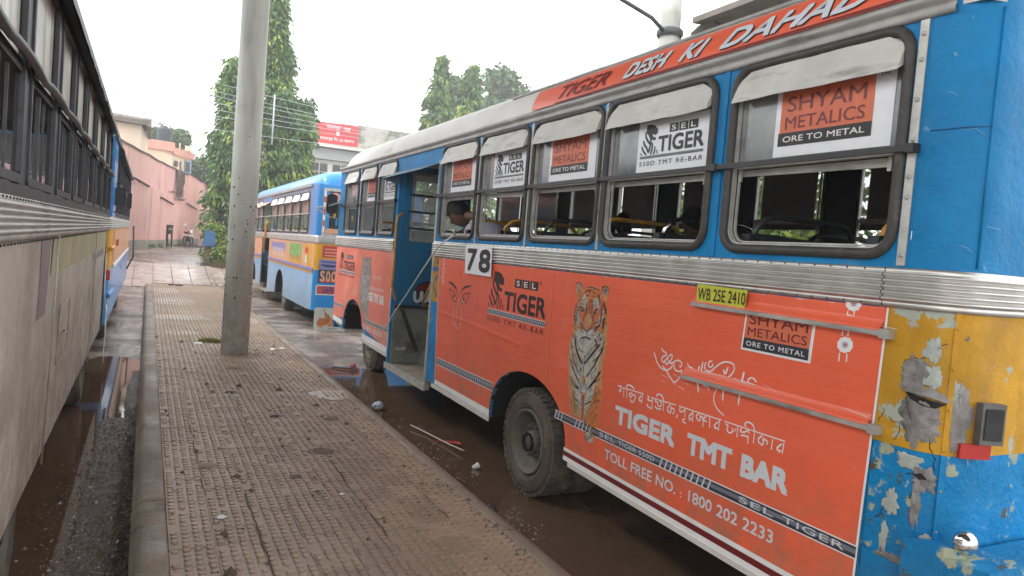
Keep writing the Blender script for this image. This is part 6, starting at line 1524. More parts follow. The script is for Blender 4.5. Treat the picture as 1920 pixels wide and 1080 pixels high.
# shelter roofs
mat('shelter_sheet', (.14, .12, .10), .7, var=(2, .3), col2=((.09, .05, .03),), thr=(3, .5, .7)) if 0 else mat('shelter_sheet', (.15, .13, .11), .7, var=(2, .3))
def shelter(label, x0, x1, y0, y1, z, sl, posts):
    t = thing('shelter_roof', label, 'shelter', ((x0 + x1) / 2, (y0 + y1) / 2, z), None)
    m = MB(); m.smooth = False; n = int((x1 - x0) / .25)
    m.prism([(x0, y0, z), (x1, y0, z + sl), (x1, y0, z + sl + .12), (x0, y0, z + .12)], (0, y1 - y0, 0)); m.build('roof_slab', 'shelter_sheet', t)
    m = MB(); m.prism([(x0, y1 - .1, z - .75), (x1, y1 - .1, z - .4), (x1, y1 - .1, z + sl), (x0 + .15, y1 - .1, z - .02), (x0 - .03, y1 - .1, z - .2)], (0, .08, 0)); m.build('gable_sheet', 'shelter_sheet', t)
    m = MB()
    for y in frange(y0 + .4, y1 - .4, 2.4):
        m.prism([(x0 + .3, y, z - .45), (x1 - .3, y, z + sl - .45), (x1 - .3, y, z + sl - .37), (x0 + .3, y, z - .37)], (0, .08, 0))
        q = frange(x0 + .3, x1 - .3, .9)
        for i, (a, b) in enumerate(zip(q, q[1:])): m.tube([(a, y + .04, z + sl * (a - x0) / (x1 - x0) - (.42 if i % 2 else .02)), (b, y + .04, z + sl * (b - x0) / (x1 - x0) - (.02 if i % 2 else .42))], .035, 5)
    m.build('roof_truss', 'rust_spot', t)
    return t
shelter('dark shelter roof on steel trusses behind the orange bus, at the top edge', 9.8, 16, 2.0, 12.0, 7.05, .5, None)
shelter('shelter roof high over the raised walkway and the near buses', -2.6, 4.4, -9, 11.9, 7.1, .3, None)

# pink boundary wall, built of weathered render with ledges
mat('pink_render', (.80, .45, .41), .75, var=(.35, .12), streak=(1.8, .55, .75, (.36, .19, .16)), col2=[((.74, .50, .45), (.5, .52, .75)), ((.20, .12, .10), (1.9, .63, .74, (1, 1, .4)))], bump=[(2.5, .3, .05), (18, .3, .01)])
mat('pink_stain', (.13, .10, .085), .9, var=(6, .4))
wall = thing('boundary_wall', 'tall weathered pink wall closing the far end of the yard', 'wall', (1.2, 47.5, .9))
A = Vector((-4.2, 16.5)); wd = Vector((4, 21.7)).normalized(); 
def wpt(t, d, z): 
    p = Vector((-.74, 36.0)) + wd * t; nn = Vector((-wd.y, wd.x)); q = p - nn * d; return (q.x, q.y, z)
# d > 0 towards the yard (right of the line)
m = MB(); tt = frange(-18, 44, 1.0)
topz = lambda t: 5.35 + .18 * fbm(t * .25, 3) + .06 * fbm(t * 1.5, 5) + (.0 if t < 16 else .15)
rows = [-.2, .6, 1.5, 2.6, 3.4, 3.45, 4.4, None]
k = None; cols_ = []
for t in tt:
    led = 3.55 + .35 * math.sin(t * .22 + 1)
    zs = [-.2, .7, 1.6, 2.6, led, led + .03, (led + topz(t)) / 2, topz(t)]
    ds = [.12, .10, .10, .12, .12, .0, -.02, -.03]
    cols_.append(m.add([wpt(t, d + .02 * fbm(t, z), z) for z, d in zip(zs, ds)] + [wpt(t, -.35, topz(t))]))
for a, b in zip(cols_, cols_[1:]):
    for i in range(8): m.face((a + i, b + i, b + i + 1, a + i + 1))
m.build('wall_face', 'pink_render', wall)
m = MB()
for t0, t1, z, dz in ((-4, 3, 4.15, -.3), (6, 10, 3.5, -.2), (11, 14, 3.65, .1), (15, 20, 3.6, -.25), (21, 27, 3.4, .05), (9, 10.2, 4.0, .0)):
    n = 10; rg = []
    for i in range(n + 1):
        t = lerp(t0, t1, i / n); zz = z + dz * i / n + .06 * fbm(t * 3, 1)
        rg.append([wpt(t, .11, zz - .05 - .05 * abs(fbm(t * 5, 2))), wpt(t, .22, zz), wpt(t, .14, zz + .06)])
    m.loft(rg, closed=False, smooth=False)
m.build('broken_ledge', 'pink_stain', wall)
m = MB(); rg = []
for t in frange(-16, 42, .8): rg.append([wpt(t, .02, topz(t) + .0), wpt(t, .03, topz(t) + .07), wpt(t, -.3, topz(t) + .07)])
m.loft(rg, closed=False, smooth=False); m.build('wall_coping', 'pink_stain', wall)
m = MB(); m.loft([[wpt(t, .14, .35), wpt(t, .135, 1.28 + .1 * fbm(t, 2))] for t in frange(-16, 40, 1)], closed=False); m.build('plinth', 'plinth_grey', wall) if 'plinth_grey' in MATS else None
mat('plinth_grey', (.33, .29, .25), .8, var=(.8, .25), bump=(9, .4, .02))
m.build('plinth', 'plinth_grey', wall)
# dead creeper hanging on the wall
m = MB(); rnd = random.Random(8)
for i in range(26):
    t = rnd.uniform(11.2, 13.6); z = 5.45; pts = [wpt(12.4, .05, 5.5)]
    for q in range(7): t += rnd.uniform(-.30, .18); z -= rnd.uniform(.12, .32); pts.append(wpt(t, .10 + .05 * rnd.random(), z))
    m.tube(pts, [.05 - .005 * q for q in range(len(pts))], 5)
for i in range(8): a = rnd.uniform(.2, 2.9); m.tube([wpt(12.4, .02, 5.5), wpt(12.4 + math.cos(a) * .7, .05, 5.5 + math.sin(a) * .5)], .02, 4)
tag(m.build('dead_creeper', 'pink_stain'), 'dead brown roots hanging over the top of the pink wall', 'creeper')

# houses behind the wall
mat('cream_render', (.78, .64, .50), .8, var=(.3, .08), bump=(6, .2, .02))
mat('pink_band', (.68, .36, .29), .8, var=(.4, .12))
mat('old_concrete', (.24, .21, .185), .9, var=(1.2, .3), col2=((.36, .20, .16),), thr=(1.6, .6, .7)) if 0 else mat('old_concrete', (.24, .21, .185), .9, var=(1.2, .35), bump=(5, .6, .06))
h = thing('house', 'cream house with a stained concrete roof edge behind the pink wall', 'house', (-3, 43, 0), 'houses behind the pink wall')
m = MB(); m.prism([(-9, 40, 0), (-.55, 41.5, 0), (-.25, 47, 0), (-9, 47, 0)], (0, 0, 7.0)); m.build('house_wall', 'cream_render', h)
m = MB(); rg = []
for i in range(19):
    u = i / 18; x = lerp(-9.2, -.15, u); y = lerp(39.5, 41.2, u); j = .05 * fbm(u * 9, 2)
    rg.append([(x, y, 7.0 + j), (x, y - .05, 7.22 + j), (x, y + .02, 7.36 + j), (x, y + 6, 7.36)])
m.loft(rg, closed=False, smooth=False); m.box(-.3, 41.1, 6.95, -.1, 47.2, 7.35); m.build('roof_edge', 'old_concrete', h)
h = thing('house', 'low cream house with pink parapets and a small blue window frame', 'house', (.8, 53, 0), 'houses behind the pink wall')
m = MB(); m.prism([(-.3, 50, 0), (1.15, 50.6, 0), (2.35, 53, 0), (2.35, 58, 0), (-.3, 58, 0)], (0, 0, 6.75)); m.build('house_wall', 'cream_render', h)
m = MB()
for a, b, z0, z1 in (((-.4, 49.8), (1.2, 50.4), 6.72, 7.28), ((1.2, 50.4), (2.45, 52.8), 6.55, 7.0)):
    m.prism([(a[0], a[1], z0), (b[0], b[1], z0), (b[0], b[1], z1), (a[0], a[1], z1)], (0.05, .25, 0))
m.prism([(2.45, 52.8, 6.55), (2.45, 58, 6.55), (2.45, 58, 7.0), (2.45, 52.8, 7.0)], (-.2, 0, 0)); m.build('parapet', 'pink_band', h)
m = MB(); m.box(1.5, 51.2, 7.0, 1.58, 51.28, 7.4); m.box(1.9, 52.0, 7.0, 2.3, 52.3, 7.35); m.build('roof_block', 'cream_render', h)
m = MB(); m.prism([(2.0, 52.12, 5.6), (2.36, 52.8, 5.6), (2.36, 52.8, 6.4), (2.0, 52.12, 6.4)], (-.03, -.08, 0)); wf = m.build('window', 'window_blue', h) if 'window_blue' in MATS else None
mat('window_blue', (.15, .38, .62), .5)
if wf is None: wf = m.build('window', 'window_blue', h)
m = MB(); m.prism([(2.07, 52.2, 5.7), (2.30, 52.62, 5.7), (2.30, 52.62, 6.3), (2.07, 52.2, 6.3)], (-.03, -.12, 0)); m.build('pane', 'dark_glass', wf)
m = MB(); m.prism([(1.3, 50.72, 5.85), (1.5, 51.1, 5.85), (1.5, 51.1, 6.2), (1.3, 50.72, 6.2)], (-.02, -.06, 0)); m.build('pane', 'dark_glass', h)
mat('tank_black', (.035, .045, .06), .5)
t = thing('water_tank', 'black ribbed plastic water tank on the roof of the low cream house', 'water tank', (.62, 50.6, 7.1))
prof = [(.001, 7.12), (.42, 7.12)]
for i in range(6): z = 7.15 + i * .15; prof += [(.42, z), (.435, z + .04), (.435, z + .10), (.42, z + .14)]
prof += [(.42, 8.07), (.30, 8.17), (.16, 8.20), (.16, 8.25), (.001, 8.26)]
m = MB(); m.lathe(prof, (.62, 50.8, .0), 'Z', 24); m.build('tank_body', 'tank_black', t)
m = MB(); m.lathe([(.18, 8.2), (.18, 8.27), (.001, 8.28)], (.62, 50.8, 0), 'Z', 16); m.build('lid', 'tank_black', t)

# white office building with the red signboard
mat('office_white', (.70, .70, .64), .75, var=(.4, .08), streak=(2, .58, .75, (.42, .42, .38)))
mat('office_stained', (.55, .54, .48), .85, var=(.7, .2), col2=[((.26, .24, .19), (.9, .50, .60)), ((.12, .115, .10), (1.7, .62, .72))])
mat('office_grey', (.42, .43, .44), .7, var=(.5, .06))
mat('sign_red', (.62, .055, .06), .5, var=(1, .08))
b = thing('office_building', 'white flat roofed office building with stained parapet behind the buses', 'building', (12, 52, 0))
ax = Vector((.995, .0998 * 0, 0)); OY = 48.
m = MB(); m.box(5.5, OY + .25, 0, 17.2, OY + 10, 7.95); m.build('wall', 'office_white', b)
m = MB(); m.box(5.0, OY - .6, 7.95, 17.5, OY + 10, 8.15); m.box(5.6, OY + .1, 7.05, 12.6, OY + .26, 7.12); m.build('floor_ledge', 'office_white', b)
m = MB(); m.box(5.1, OY, 8.15, 12.1, OY + .2, 9.55); m.build('parapet', 'office_white', b)
m = MB(); m.box(12.1, OY, 8.15, 17.4, OY + .2, 9.72); m.build('parapet', 'office_stained', b)
m = MB(); m.box(17.2, OY, 8.15, 17.4, OY + 9, 9.72); m.build('parapet', 'office_stained', b)
m = MB(); m.box(6.0, OY + 1.5, 8.15, 9.45, OY + 5, 10.5); m.box(5.9, OY + 1.4, 10.42, 9.5, OY + 5.1, 10.55); m.build('stair_tower', 'office_white', b)
m = MB(); m.box(9.1, OY - .12, 7.2, 12.9, OY + .2, 7.9); m.build('grey_fascia', 'office_grey', b)
for x in (6.4, 7.9, 9.2, 10.6, 12.0, 13.6, 15.0):
    m = MB(); m.box(x, OY + .18, 5.2, x + 1.15, OY + .26, 7.0); w = m.build('window', 'alu_frame', b)
    for q in range(2):
        for s in range(3): m = MB(); m.box(x + .04 + q * .55, OY + .165, 5.25 + s * .58, x + .53 + q * .55, OY + .178, 5.78 + s * .58); m.build('pane', 'dark_glass', w)
for x, z in ((12.9, 10.2), (14.3, 11.2), (15.2, 10.8), (9.9, 11.0)):
    m = MB(); m.tube([(x, OY + .1, 8.2), (x, OY + .1, z)], .045, 6); m.build('roof_pipe', 'paper', b)
s = thing('signboard', 'red signboard with white lettering on the parapet of the office building', 'sign', (10.7, OY - .3, 8.2))
m = MB(); m.prism([(9.3, OY - .35, 8.20), (12.05, OY - .35, 8.22), (12.05, OY - .35, 9.60), (9.3, OY - .35, 9.52)], (0, .08, 0)); m.build('board', 'sign_red', s)
FS_ = Face(OY - .352); m = MB(); m.use('white')
letter(m, FS_, 'বারাকপুর', 9.95, 9.10, 10.85, 9.42, .004, .012); letter(m, FS_, 'থানা', 11.05, 9.10, 11.5, 9.40, .004, .012)
letter(m, FS_, 'বারাকপুর উঃ ২৪ পরগণা', 9.5, 8.36, 11.8, 8.66, .004, .012)
flat(m, FS_, [(10.6, 8.78), (10.8, 8.78), (10.8, 9.02), (10.6, 9.02)], .004)
m.use('pink'); letter(m, FS_, 'BARRACKPORE', 9.95, 8.84, 10.5, 8.93, .004, .01); letter(m, FS_, 'THANA NORTH', 10.9, 8.84, 11.5, 8.93, .004, .01)
m.build('lettering', None, s)

# overhead wires with spacer rods
mat('wire', (.10, .10, .11), .6)
mat('wire_pale', (.5, .55, .6), .6)
for i, (za, zb_) in enumerate(((7.62, 7.45), (7.30, 7.15), (7.12, 7.0), (6.86, 6.80), (6.60, 6.62), (6.35, 6.42), (5.85, 5.95))):
    m = MB(); m.tube([(lerp(-9, 22, q / 16), 30 + .12 * lerp(-9, 22, q / 16), lerp(za, zb_, (lerp(-9, 22, q / 16) - 1.9) / 3.5) - .0 - .45 * math.sin(math.pi * q / 16) + .42) for q in range(17)], .008, 4)
    tag(m.build('overhead_wire', 'wire_pale'), ('topmost', 'second highest', 'third highest', 'fourth highest', 'fifth highest', 'sixth highest', 'lowest')[i] + ' of the thin overhead wires crossing the tall mast tree', 'wire', 'overhead wires')
for (x, z0, z1, lb, mt) in ((-1.32, 6.35, 7.85, 'leftmost dark spacer rod hanging on the wires', 'wire'), (-.69, 6.46, 7.53, 'second dark spacer rod from the left hanging on the wires', 'wire'), (1.35, 6.16, 7.63, 'longer dark spacer rod on the wires left of the tall tree', 'wire'), (1.57, 6.31, 7.35, 'shorter dark spacer rod on the wires left of the tall tree', 'wire'), (4.17, 5.55, 7.49, 'pale spacer rod on the wires in front of the tall tree', 'wire_pale')):
    m = MB(); m.tube([(x, 29.95, z0), (x, 29.95, z1)], .011 if mt == 'wire' else .03, 5)
    for q in range(5): m.sphere((x, 29.95, lerp(z0, z1, q / 4)), .022, n=6, m=4)
    tag(m.build('spacer_rod', mt), lb, 'spacer rod', 'spacer rods on the wires')

# ---------------------------------------------------------------- trees
mat('leaf_dark', (.06, .13, .035), .5, var=(.8, .35))
mat('leaf_mid', (.10, .20, .04), .5, var=(.8, .3))
mat('leaf_lime', (.25, .33, .04), .5, var=(.8, .25))
mat('leaf_grey', (.12, .20, .07), .6, var=(.5, .25))
mat('leaf_grey_dark', (.07, .12, .05), .6, var=(.5, .25))
mat('bark', (.12, .09, .065), .85, var=(4, .3), bump=(12, .6, .02))
def leaf(m, c, dr, w, L, side):
    """folded leaf: four corners around a droop direction"""
    dr = dr.normalized(); sd_ = side.cross(dr)
    if sd_.length < 1e-3: sd_ = Vector((1, 0, 0))
    sd_.normalize(); tip = c + dr * L
    k = m.add([c, c + dr * L * .45 + sd_ * w, tip, c + dr * L * .45 - sd_ * w]); m.face((k, k + 1, k + 2, k + 3))
def mast_tree(label, x, y, z0, z1, prof, seed, n, mats=('leaf_dark', 'leaf_mid', 'leaf_lime'), grp='drooping mast trees', ls=.30):
    """tall narrow tree with drooping leaf tufts; prof(u) radius for u = 0 bottom .. 1 top"""
    rnd = random.Random(seed); t = thing('mast_tree', label, 'tree', (x, y, z0 - .1), grp)
    m = MB(); m.tube([(x + .08 * math.sin(i), y, lerp(z0 - .3, z1 - .6, i / 8)) for i in range(9)], [lerp(.20, .03, i / 8) for i in range(9)], 8); m.build('trunk', 'bark', t)
    crown = {k: MB() for k in range(3)}; tufts = int(n / 14)
    limbs = MB()
    for q in range(tufts):
        u = rnd.random() ** .9; z = lerp(z0, z1, u); a = rnd.uniform(0, 2 * math.pi)
        lump = 1 + .75 * fbm(math.cos(a) * 1.4 + seed, math.sin(a) * 1.4, u * 9)
        rad = prof(u, a) * lump; rr_ = rad * math.sqrt(rnd.uniform(.35, 1.0))
        c = Vector((x + math.cos(a) * rr_, y + math.sin(a) * rr_, z)); outw = Vector((math.cos(a), math.sin(a), 0))
        kk = 2 if (rnd.random() < .10 + .12 * (fbm(u * 6 + seed, a) > .15)) else (1 if rnd.random() < .45 else 0)
        mb = crown[kk]
        if q % 9 == 0: limbs.tube([(x, y, z + .25), c], [.03, .01], 4)
        for i in range(14):
            d = outw * rnd.uniform(.2, .9) + Vector((rnd.uniform(-.55, .55), rnd.uniform(-.55, .55), rnd.uniform(-1.3, -.35)))
            leaf(mb, c + Vector((rnd.gauss(0, .13), rnd.gauss(0, .13), rnd.gauss(0, .10))), d, ls * .17, ls * rnd.uniform(.7, 1.25), Vector((rnd.uniform(-1, 1), rnd.uniform(-1, 1), rnd.uniform(-.3, .3))))
    limbs.build('limb', 'bark', t)
    for k in range(3): 
        if crown[k].v: crown[k].build('crown', mats[k], t)
    return t
def ashoka(u, a):   # two-headed outline: broad below, stepped shoulders
    return (1.95 if u < .30 else 1.75 if u < .55 else lerp(1.55, .95, (u - .55) / .45)) * (1 - .25 * math.sin(u * 31) ** 2 * .4)
mast_tree('tall dark green mast tree with drooping leaves behind the concrete post', 4.75, 35.4, .6, 13.2, lambda u, a: (1.70 if u < .42 else 1.40 if u < .62 else max(.10, lerp(1.1, .15, (u - .62) / .38)))* (1 + .18 * math.sin(u * 26 + a)), 3, 26000)
mast_tree('shorter mast tree joined to the left flank of the tallest mast tree', 3.15, 34.6, .6, 9.6, lambda u, a: max(.15, lerp(1.05, .55, u) if u < .8 else lerp(.75, .1, (u - .8) / .2)) * (1 + .2 * math.sin(u * 20 + a)), 5, 11000)
mast_tree('mast tree with a small pointed crown on the right flank of the tallest mast tree', 5.95, 35.0, .6, 8.4, lambda u, a: max(.10, lerp(.95, .6, u) if u < .8 else lerp(.7, .1, (u - .8) / .2)) * (1 + .2 * math.sin(u * 18 + a)), 11, 9000)
cone = lambda r: (lambda u, a: max(.10, r * (1 - u) ** 1.05) * (1 + .15 * math.sin(u * 24 + a)))
mast_tree('left of the two pointed mast trees above the orange bus roof', 16.75, 45.5, 3, 14.6, cone(2.9), 21, 9000, ls=.42)
mast_tree('right of the two pointed mast trees above the orange bus roof', 18.9, 45.5, 3, 14.4, cone(3.0), 22, 9000, ls=.42)
mast_tree('low yellowish mast tree between the two pointed ones above the bus roof', 17.9, 44.0, 3, 11.3, cone(2.2), 23, 5000, ('leaf_mid', 'leaf_lime', 'leaf_lime'), ls=.42)
def broad_tree(label, x, y, z0, clumps, seed, n, mats=('leaf_grey_dark', 'leaf_grey'), ls=.35, grp='hazy broad trees'):
    rnd = random.Random(seed); t = thing('broad_tree', label, 'tree', (x, y, z0), grp)
    m = MB(); m.tube([(x, y, z0 - .4), (x + .2, y, lerp(z0, clumps[0][2], .5)), (x, y, clumps[0][2])], [.35, .25, .12], 8)
    for cx, cy, cz, r in clumps: m.tube([(x + .1, y, lerp(z0, cz, .55)), ((x + cx) / 2, (y + cy) / 2, lerp(z0, cz, .8)), (cx, cy, cz + r * .4)], [.16, .09, .03], 6)
    m.build('trunk', 'bark', t); cr = [MB(), MB()]
    tot = sum(c[3] ** 2 for c in clumps)
    for cx, cy, cz, r in clumps:
        for q in range(int(n * r * r / tot / 9)):
            d = Vector((rnd.gauss(0, 1), rnd.gauss(0, 1), rnd.gauss(0, 1))).normalized() * r * rnd.uniform(.45, 1) * (1 + .45 * fbm(q * .37, seed))
            c = Vector((cx, cy, cz)) + Vector((d.x, d.y, d.z * .8)); mb = cr[rnd.random() < .5]
            for i in range(9):
                dd = Vector((rnd.uniform(-1, 1), rnd.uniform(-1, 1), rnd.uniform(-.8, .5)))
                leaf(mb, c + Vector((rnd.gauss(0, .28), rnd.gauss(0, .28), rnd.gauss(0, .2))) * (ls / .35), dd, ls * .28, ls, Vector((rnd.uniform(-1, 1), rnd.uniform(-1, 1), rnd.uniform(-1, 1))))
    for k in (0, 1):
        if cr[k].v: cr[k].build('crown', mats[k], t)
    return t
broad_tree('large pale green broad tree right of the pointed mast trees', 26.5, 56, 2, [(26.2, 56, 13.0, 1.8), (26.0, 56, 16.4, 1.2), (27.3, 56, 15.0, 1.4), (24.9, 56, 14.2, .8), (28.9, 56, 15.0, 1.0), (29.8, 56, 13.9, 1.1), (28.3, 56, 12.6, 1.6), (25.0, 56, 12.3, 1.3), (31.0, 56, 14.2, .7)], 31, 15000, ls=.5)
broad_tree('thin pale tree showing between the two pointed mast trees', 20.0, 58, 2, [(22.4, 58, 12.6, 1.2), (22.6, 58, 15.8, .8), (23.2, 58, 14.0, .9), (24.3, 58, 16.2, .55), (23.9, 58, 12.5, 1.1), (21.6, 58, 14.2, .7)], 32, 6000, ls=.45)
broad_tree('grey green tree behind the black water tank', .6, 57, 2, [(-.2, 56, 7.9, .85), (1.6, 57, 8.3, .7), (.6, 57, 8.3, .7)], 33, 5000, ls=.28)
broad_tree('rounded olive tree beyond the low end of the pink wall', 3.5, 62, 2, [(3.0, 62, 6.6, 1.1), (4.2, 62, 6.3, 1.1), (3.7, 63, 7.1, .8), (5.2, 61, 6.0, 1.0), (2.4, 62, 6.3, .7)], 34, 7000, ls=.3)
for i, (x, y, z) in enumerate(((12.0, 51, 9.6), (13.6, 51.5, 9.8))):
    broad_tree(('leafy green shrub showing above the parapet right of the red sign', 'second leafy shrub further right above the stained parapet')[i], x, y, 8, [(x, y, z, .55), (x + .8, y, z - .25, .4)], 40 + i, 1300, ('leaf_mid', 'leaf_lime'), ls=.2, grp='shrubs above the parapet')
# greenery beyond the far side of the orange bus, seen through its windows
for i in range(7):
    y = 1.5 + i * 3.1 ; x = 12.5 + (i % 3) * 1.3
    lab = ['green bush seen through the rearmost window of the orange bus', 'wide green bush beyond the near end of the orange bus', 'green bush beyond the fourth window of the orange bus', 'green bush beyond the middle windows of the orange bus', 'green bush beyond the doorway of the orange bus', 'green bush beyond the front windows of the orange bus', 'green bush beyond the front end of the orange bus'][i]
    broad_tree(lab, x, y, 0, [(x, y, 1.5, 1.5), (x + .6, y + 1.5, 1.4, 1.3), (x + .3, y + .6, 3.4, 1.6)], 60 + i, 4200, ('leaf_mid', 'leaf_lime'), ls=.26, grp='bushes beyond the orange bus')

# brick pillar with a blue meter box, shrubs round it
mat('old_brick', (.20, .15, .12), .9, var=(5, .4), bump=(14, .8, .03))
mat('box_blue', (.035, .15, .34), .55, var=(4, .3), streak=(8, .52, .7, (.10, .13, .16)))
gy = lambda y: gz(0, y)
t = thing('meter_box', 'rusty blue metal box on a crumbling stone pillar among shrubs', 'meter box', (2.3, 32.6, gy(32.6)))
m = MB(); rg = []
for i, z in enumerate((.35, .6, .9, 1.2, 1.5)): rg.append([(2.32 + (.20 + .04 * fbm(a, z * 3)) * math.cos(a * .785) * (1.15 - .08 * i), 32.6 + (.2 + .04 * fbm(a, z)) * math.sin(a * .785), z) for a in range(8)])
m.loft(rg, smooth=False); m.build('pillar', 'old_brick', t)
m = MB(); m.box(2.08, 32.3, 1.32, 2.50, 32.75, 1.98); m.box(2.10, 32.28, 1.36, 2.48, 32.30, 1.94); m.build('box_body', 'box_blue', t)
m = MB(); m.box(2.5, 32.5, .6, 2.62, 32.55, 1.4); m.build('side_sheet', 'pale_blue', t)
for i, (x, y, r, lab) in enumerate(((2.35, 32.7, .30, 'creeper growing over the top of the blue meter box'), (2.85, 31.9, .5, 'bright green shrub right of the blue meter box'), (3.4, 32.6, .6, 'leafy shrub just left of the concrete post base line'), (3.0, 32.9, .65, 'taller shrub behind the blue meter box'), (3.9, 32.2, .7, 'shrub behind the concrete post'))):
    zc = 1.95 if i == 0 else gy(y) + r * .95
    broad_tree(lab, x, y, gy(y), [(x, y, zc, r), (x + r * .6, y, zc + r * .3, r * .6)], 80 + i, 1600, ('leaf_mid', 'leaf_lime'), ls=.13, grp='shrubs round the meter box')
# dry bank below the shrubs
mat('dry_grass', (.17, .14, .06), .8, var=(3, .3))
def grass(name, pts, n, h, mt, lab, seed, cat='grass', top=True):
    rnd = random.Random(seed); m = MB()
    for _ in range(n):
        px, py, r, z = rnd.choice(pts); a = rnd.uniform(0, 6.28); q = r * math.sqrt(rnd.random()); x = px + q * math.cos(a); y = py + q * math.sin(a)
        hh = h * rnd.uniform(.4, 1.1); lx, ly = rnd.gauss(0, .45) * hh, rnd.gauss(0, .45) * hh; w = h * .035
        m.poly([(x - w, y, z), (x + w, y, z), (x + lx * .5 + w * .6, y + ly * .5, z + hh * .65), (x + lx, y + ly, z + hh), (x + lx * .5 - w * .6, y + ly * .5, z + hh * .65)])
    return m.build(name, mt)
o = grass('dry_grass', [(2.6 + .25 * i, 31.5, .35, gy(31.5)) for i in range(7)], 900, .35, 'dry_grass', '', 5); stuff(o)
o = grass('wall_grass', [(-.2 + .35 * i, 39.8 + 2.6 * i, .6, .88) for i in range(6)], 900, .32, 'leaf_mid', '', 6); stuff(o)
mat('rubble', (.06, .052, .045), .8, var=(6, .4))
crumbs('rubble', 500, lambda r: r.uniform(-.3, 4.6), lambda r: r.uniform(46, 50), lambda x, y: .88, .05, .16, 'rubble', 9)
crumbs('rubble', 120, lambda r: r.uniform(2.0, 2.9), lambda r: r.uniform(31.6, 32.5), lambda x, y: gy(y), .03, .08, 'rubble', 10)
o = tag(grass('grass_tuft', [(.98, 12.35, .10, PZ), (1.07, 12.2, .08, PZ)], 320, .075, 'tuft_green', '', 7) if 'tuft_green' in MATS else MB().build('x'), '', '') if 0 else None
mat('tuft_green', (.24, .25, .045), .6, var=(20, .3))
tag(grass('grass_tuft', [(.93, 12.5, .12, PZ), (1.05, 12.45, .10, PZ)], 420, .085, 'tuft_green', '', 7), 'yellow green grass tuft growing beside the foot of the concrete post', 'grass')
# pot / broken bin by the wall, motorcycle
mat('bin_black', (.018, .017, .016), .6, var=(5, .4))
t = thing('broken_bin', 'dark battered open box standing against the pink wall', 'bin', (.86, 44.6, .9))
m = MB(); m.box(.40, 44.3, .9, 1.0, 44.9, 2.05); m.box(1.0, 44.5, 1.6, 1.24, 44.9, 2.05); m.box(1.16, 44.5, .9, 1.24, 44.9, 1.6); m.box(.38, 44.25, 2.05, 1.27, 44.9, 2.10); m.build('bin_body', 'bin_black', t)
m = MB(); m.box(.98, 44.44, 1.82, 1.2, 44.47, 1.95); m.build('lid_edge', 'alu_dirty', t)
def motorcycle(x, y, z, rz):
    t = thing('motorcycle', 'parked dark motorcycle with two round mirrors against the pink wall', 'motorcycle', (x, y, z))
    fr = Matrix.Rotation(rz, 4, 'Z'); P = lambda a, b, c: tuple(Vector((x, y, z)) + fr @ Vector((a, b, c)))
    for wx in (-.62, .62):
        m = MB(); m.tube([P(wx + .27 * math.cos(i * .3927), 0, .30 + .27 * math.sin(i * .3927)) for i in range(16)], .045, 8, closed=True); w = m.build('wheel', 'black', t)
        m = MB(); m.tube([P(wx, -.05, .3), P(wx, .05, .3)], .05, 8)
        for i in range(6): m.tube([P(wx, 0, .3), P(wx + .25 * math.cos(i * 1.047), 0, .3 + .25 * math.sin(i * 1.047))], .012, 4)
        m.build('rim', 'alu_dirty', w)
    m = MB(); m.loft([[P(a, r * math.cos(q * .785), c + .11 * math.sin(q * .785)) for q in range(8)] for a, r, c in ((-.02, .04, .78), (.08, .13, .82), (.3, .14, .86), (.42, .06, .84))]); m.build('fuel_tank', 'reflector', t)
    m = MB(); m.loft([[P(a, r * math.cos(q * .785), c + .05 * math.sin(q * .785)) for q in range(8)] for a, r, c in ((-.75, .03, .86), (-.6, .11, .84), (-.2, .13, .78), (.02, .08, .78))]); m.build('saddle', 'black', t)
    m = MB(); m.loft([[P(a, r * math.cos(q * .785), c + h_ * math.sin(q * .785)) for q in range(8)] for a, r, c, h_ in ((-.2, .08, .45, .1), (0, .15, .45, .2), (.25, .12, .45, .18), (.32, .03, .45, .08))]); m.build('engine', 'black_steel', t)
    m = MB(); m.tube([P(.62, -.06, .3), P(.42, -.06, .95)], .025, 6); m.tube([P(.62, .06, .3), P(.42, .06, .95)], .025, 6); m.tube([P(.36, -.36, 1.02), P(.42, -.15, .98), P(.42, .15, .98), P(.36, .36, 1.02)], .018, 6); m.build('fork', 'chrome', t)
    m = MB(); m.sphere(P(.50, 0, .86), .09, n=10, m=6); m.build('headlight', 'paper', t)
    for s_ in (-1, 1):
        m = MB(); m.tube([P(.40, s_ * .25, 1.0), P(.40, s_ * .34, 1.22)], .01, 4); mr_ = m.build('mirror', 'black', t)
        m = MB(); m.lathe([(.001, -.01), (.085, -.01), (.085, .02), (.001, .03)], P(.40, s_ * .36, 1.28), 'Y', 12); m.build('mirror_glass', 'paper', mr_)
    m = MB(); m.box(*[min(a, b) for a, b in zip(P(.3, -.2, .62), P(.34, .2, .74))], *[max(a, b) for a, b in zip(P(.3, -.2, .62), P(.34, .2, .74))]); m.build('number_plate', 'paper', t)
    return t
motorcycle(2.22, 48.6, .9, R(-75))

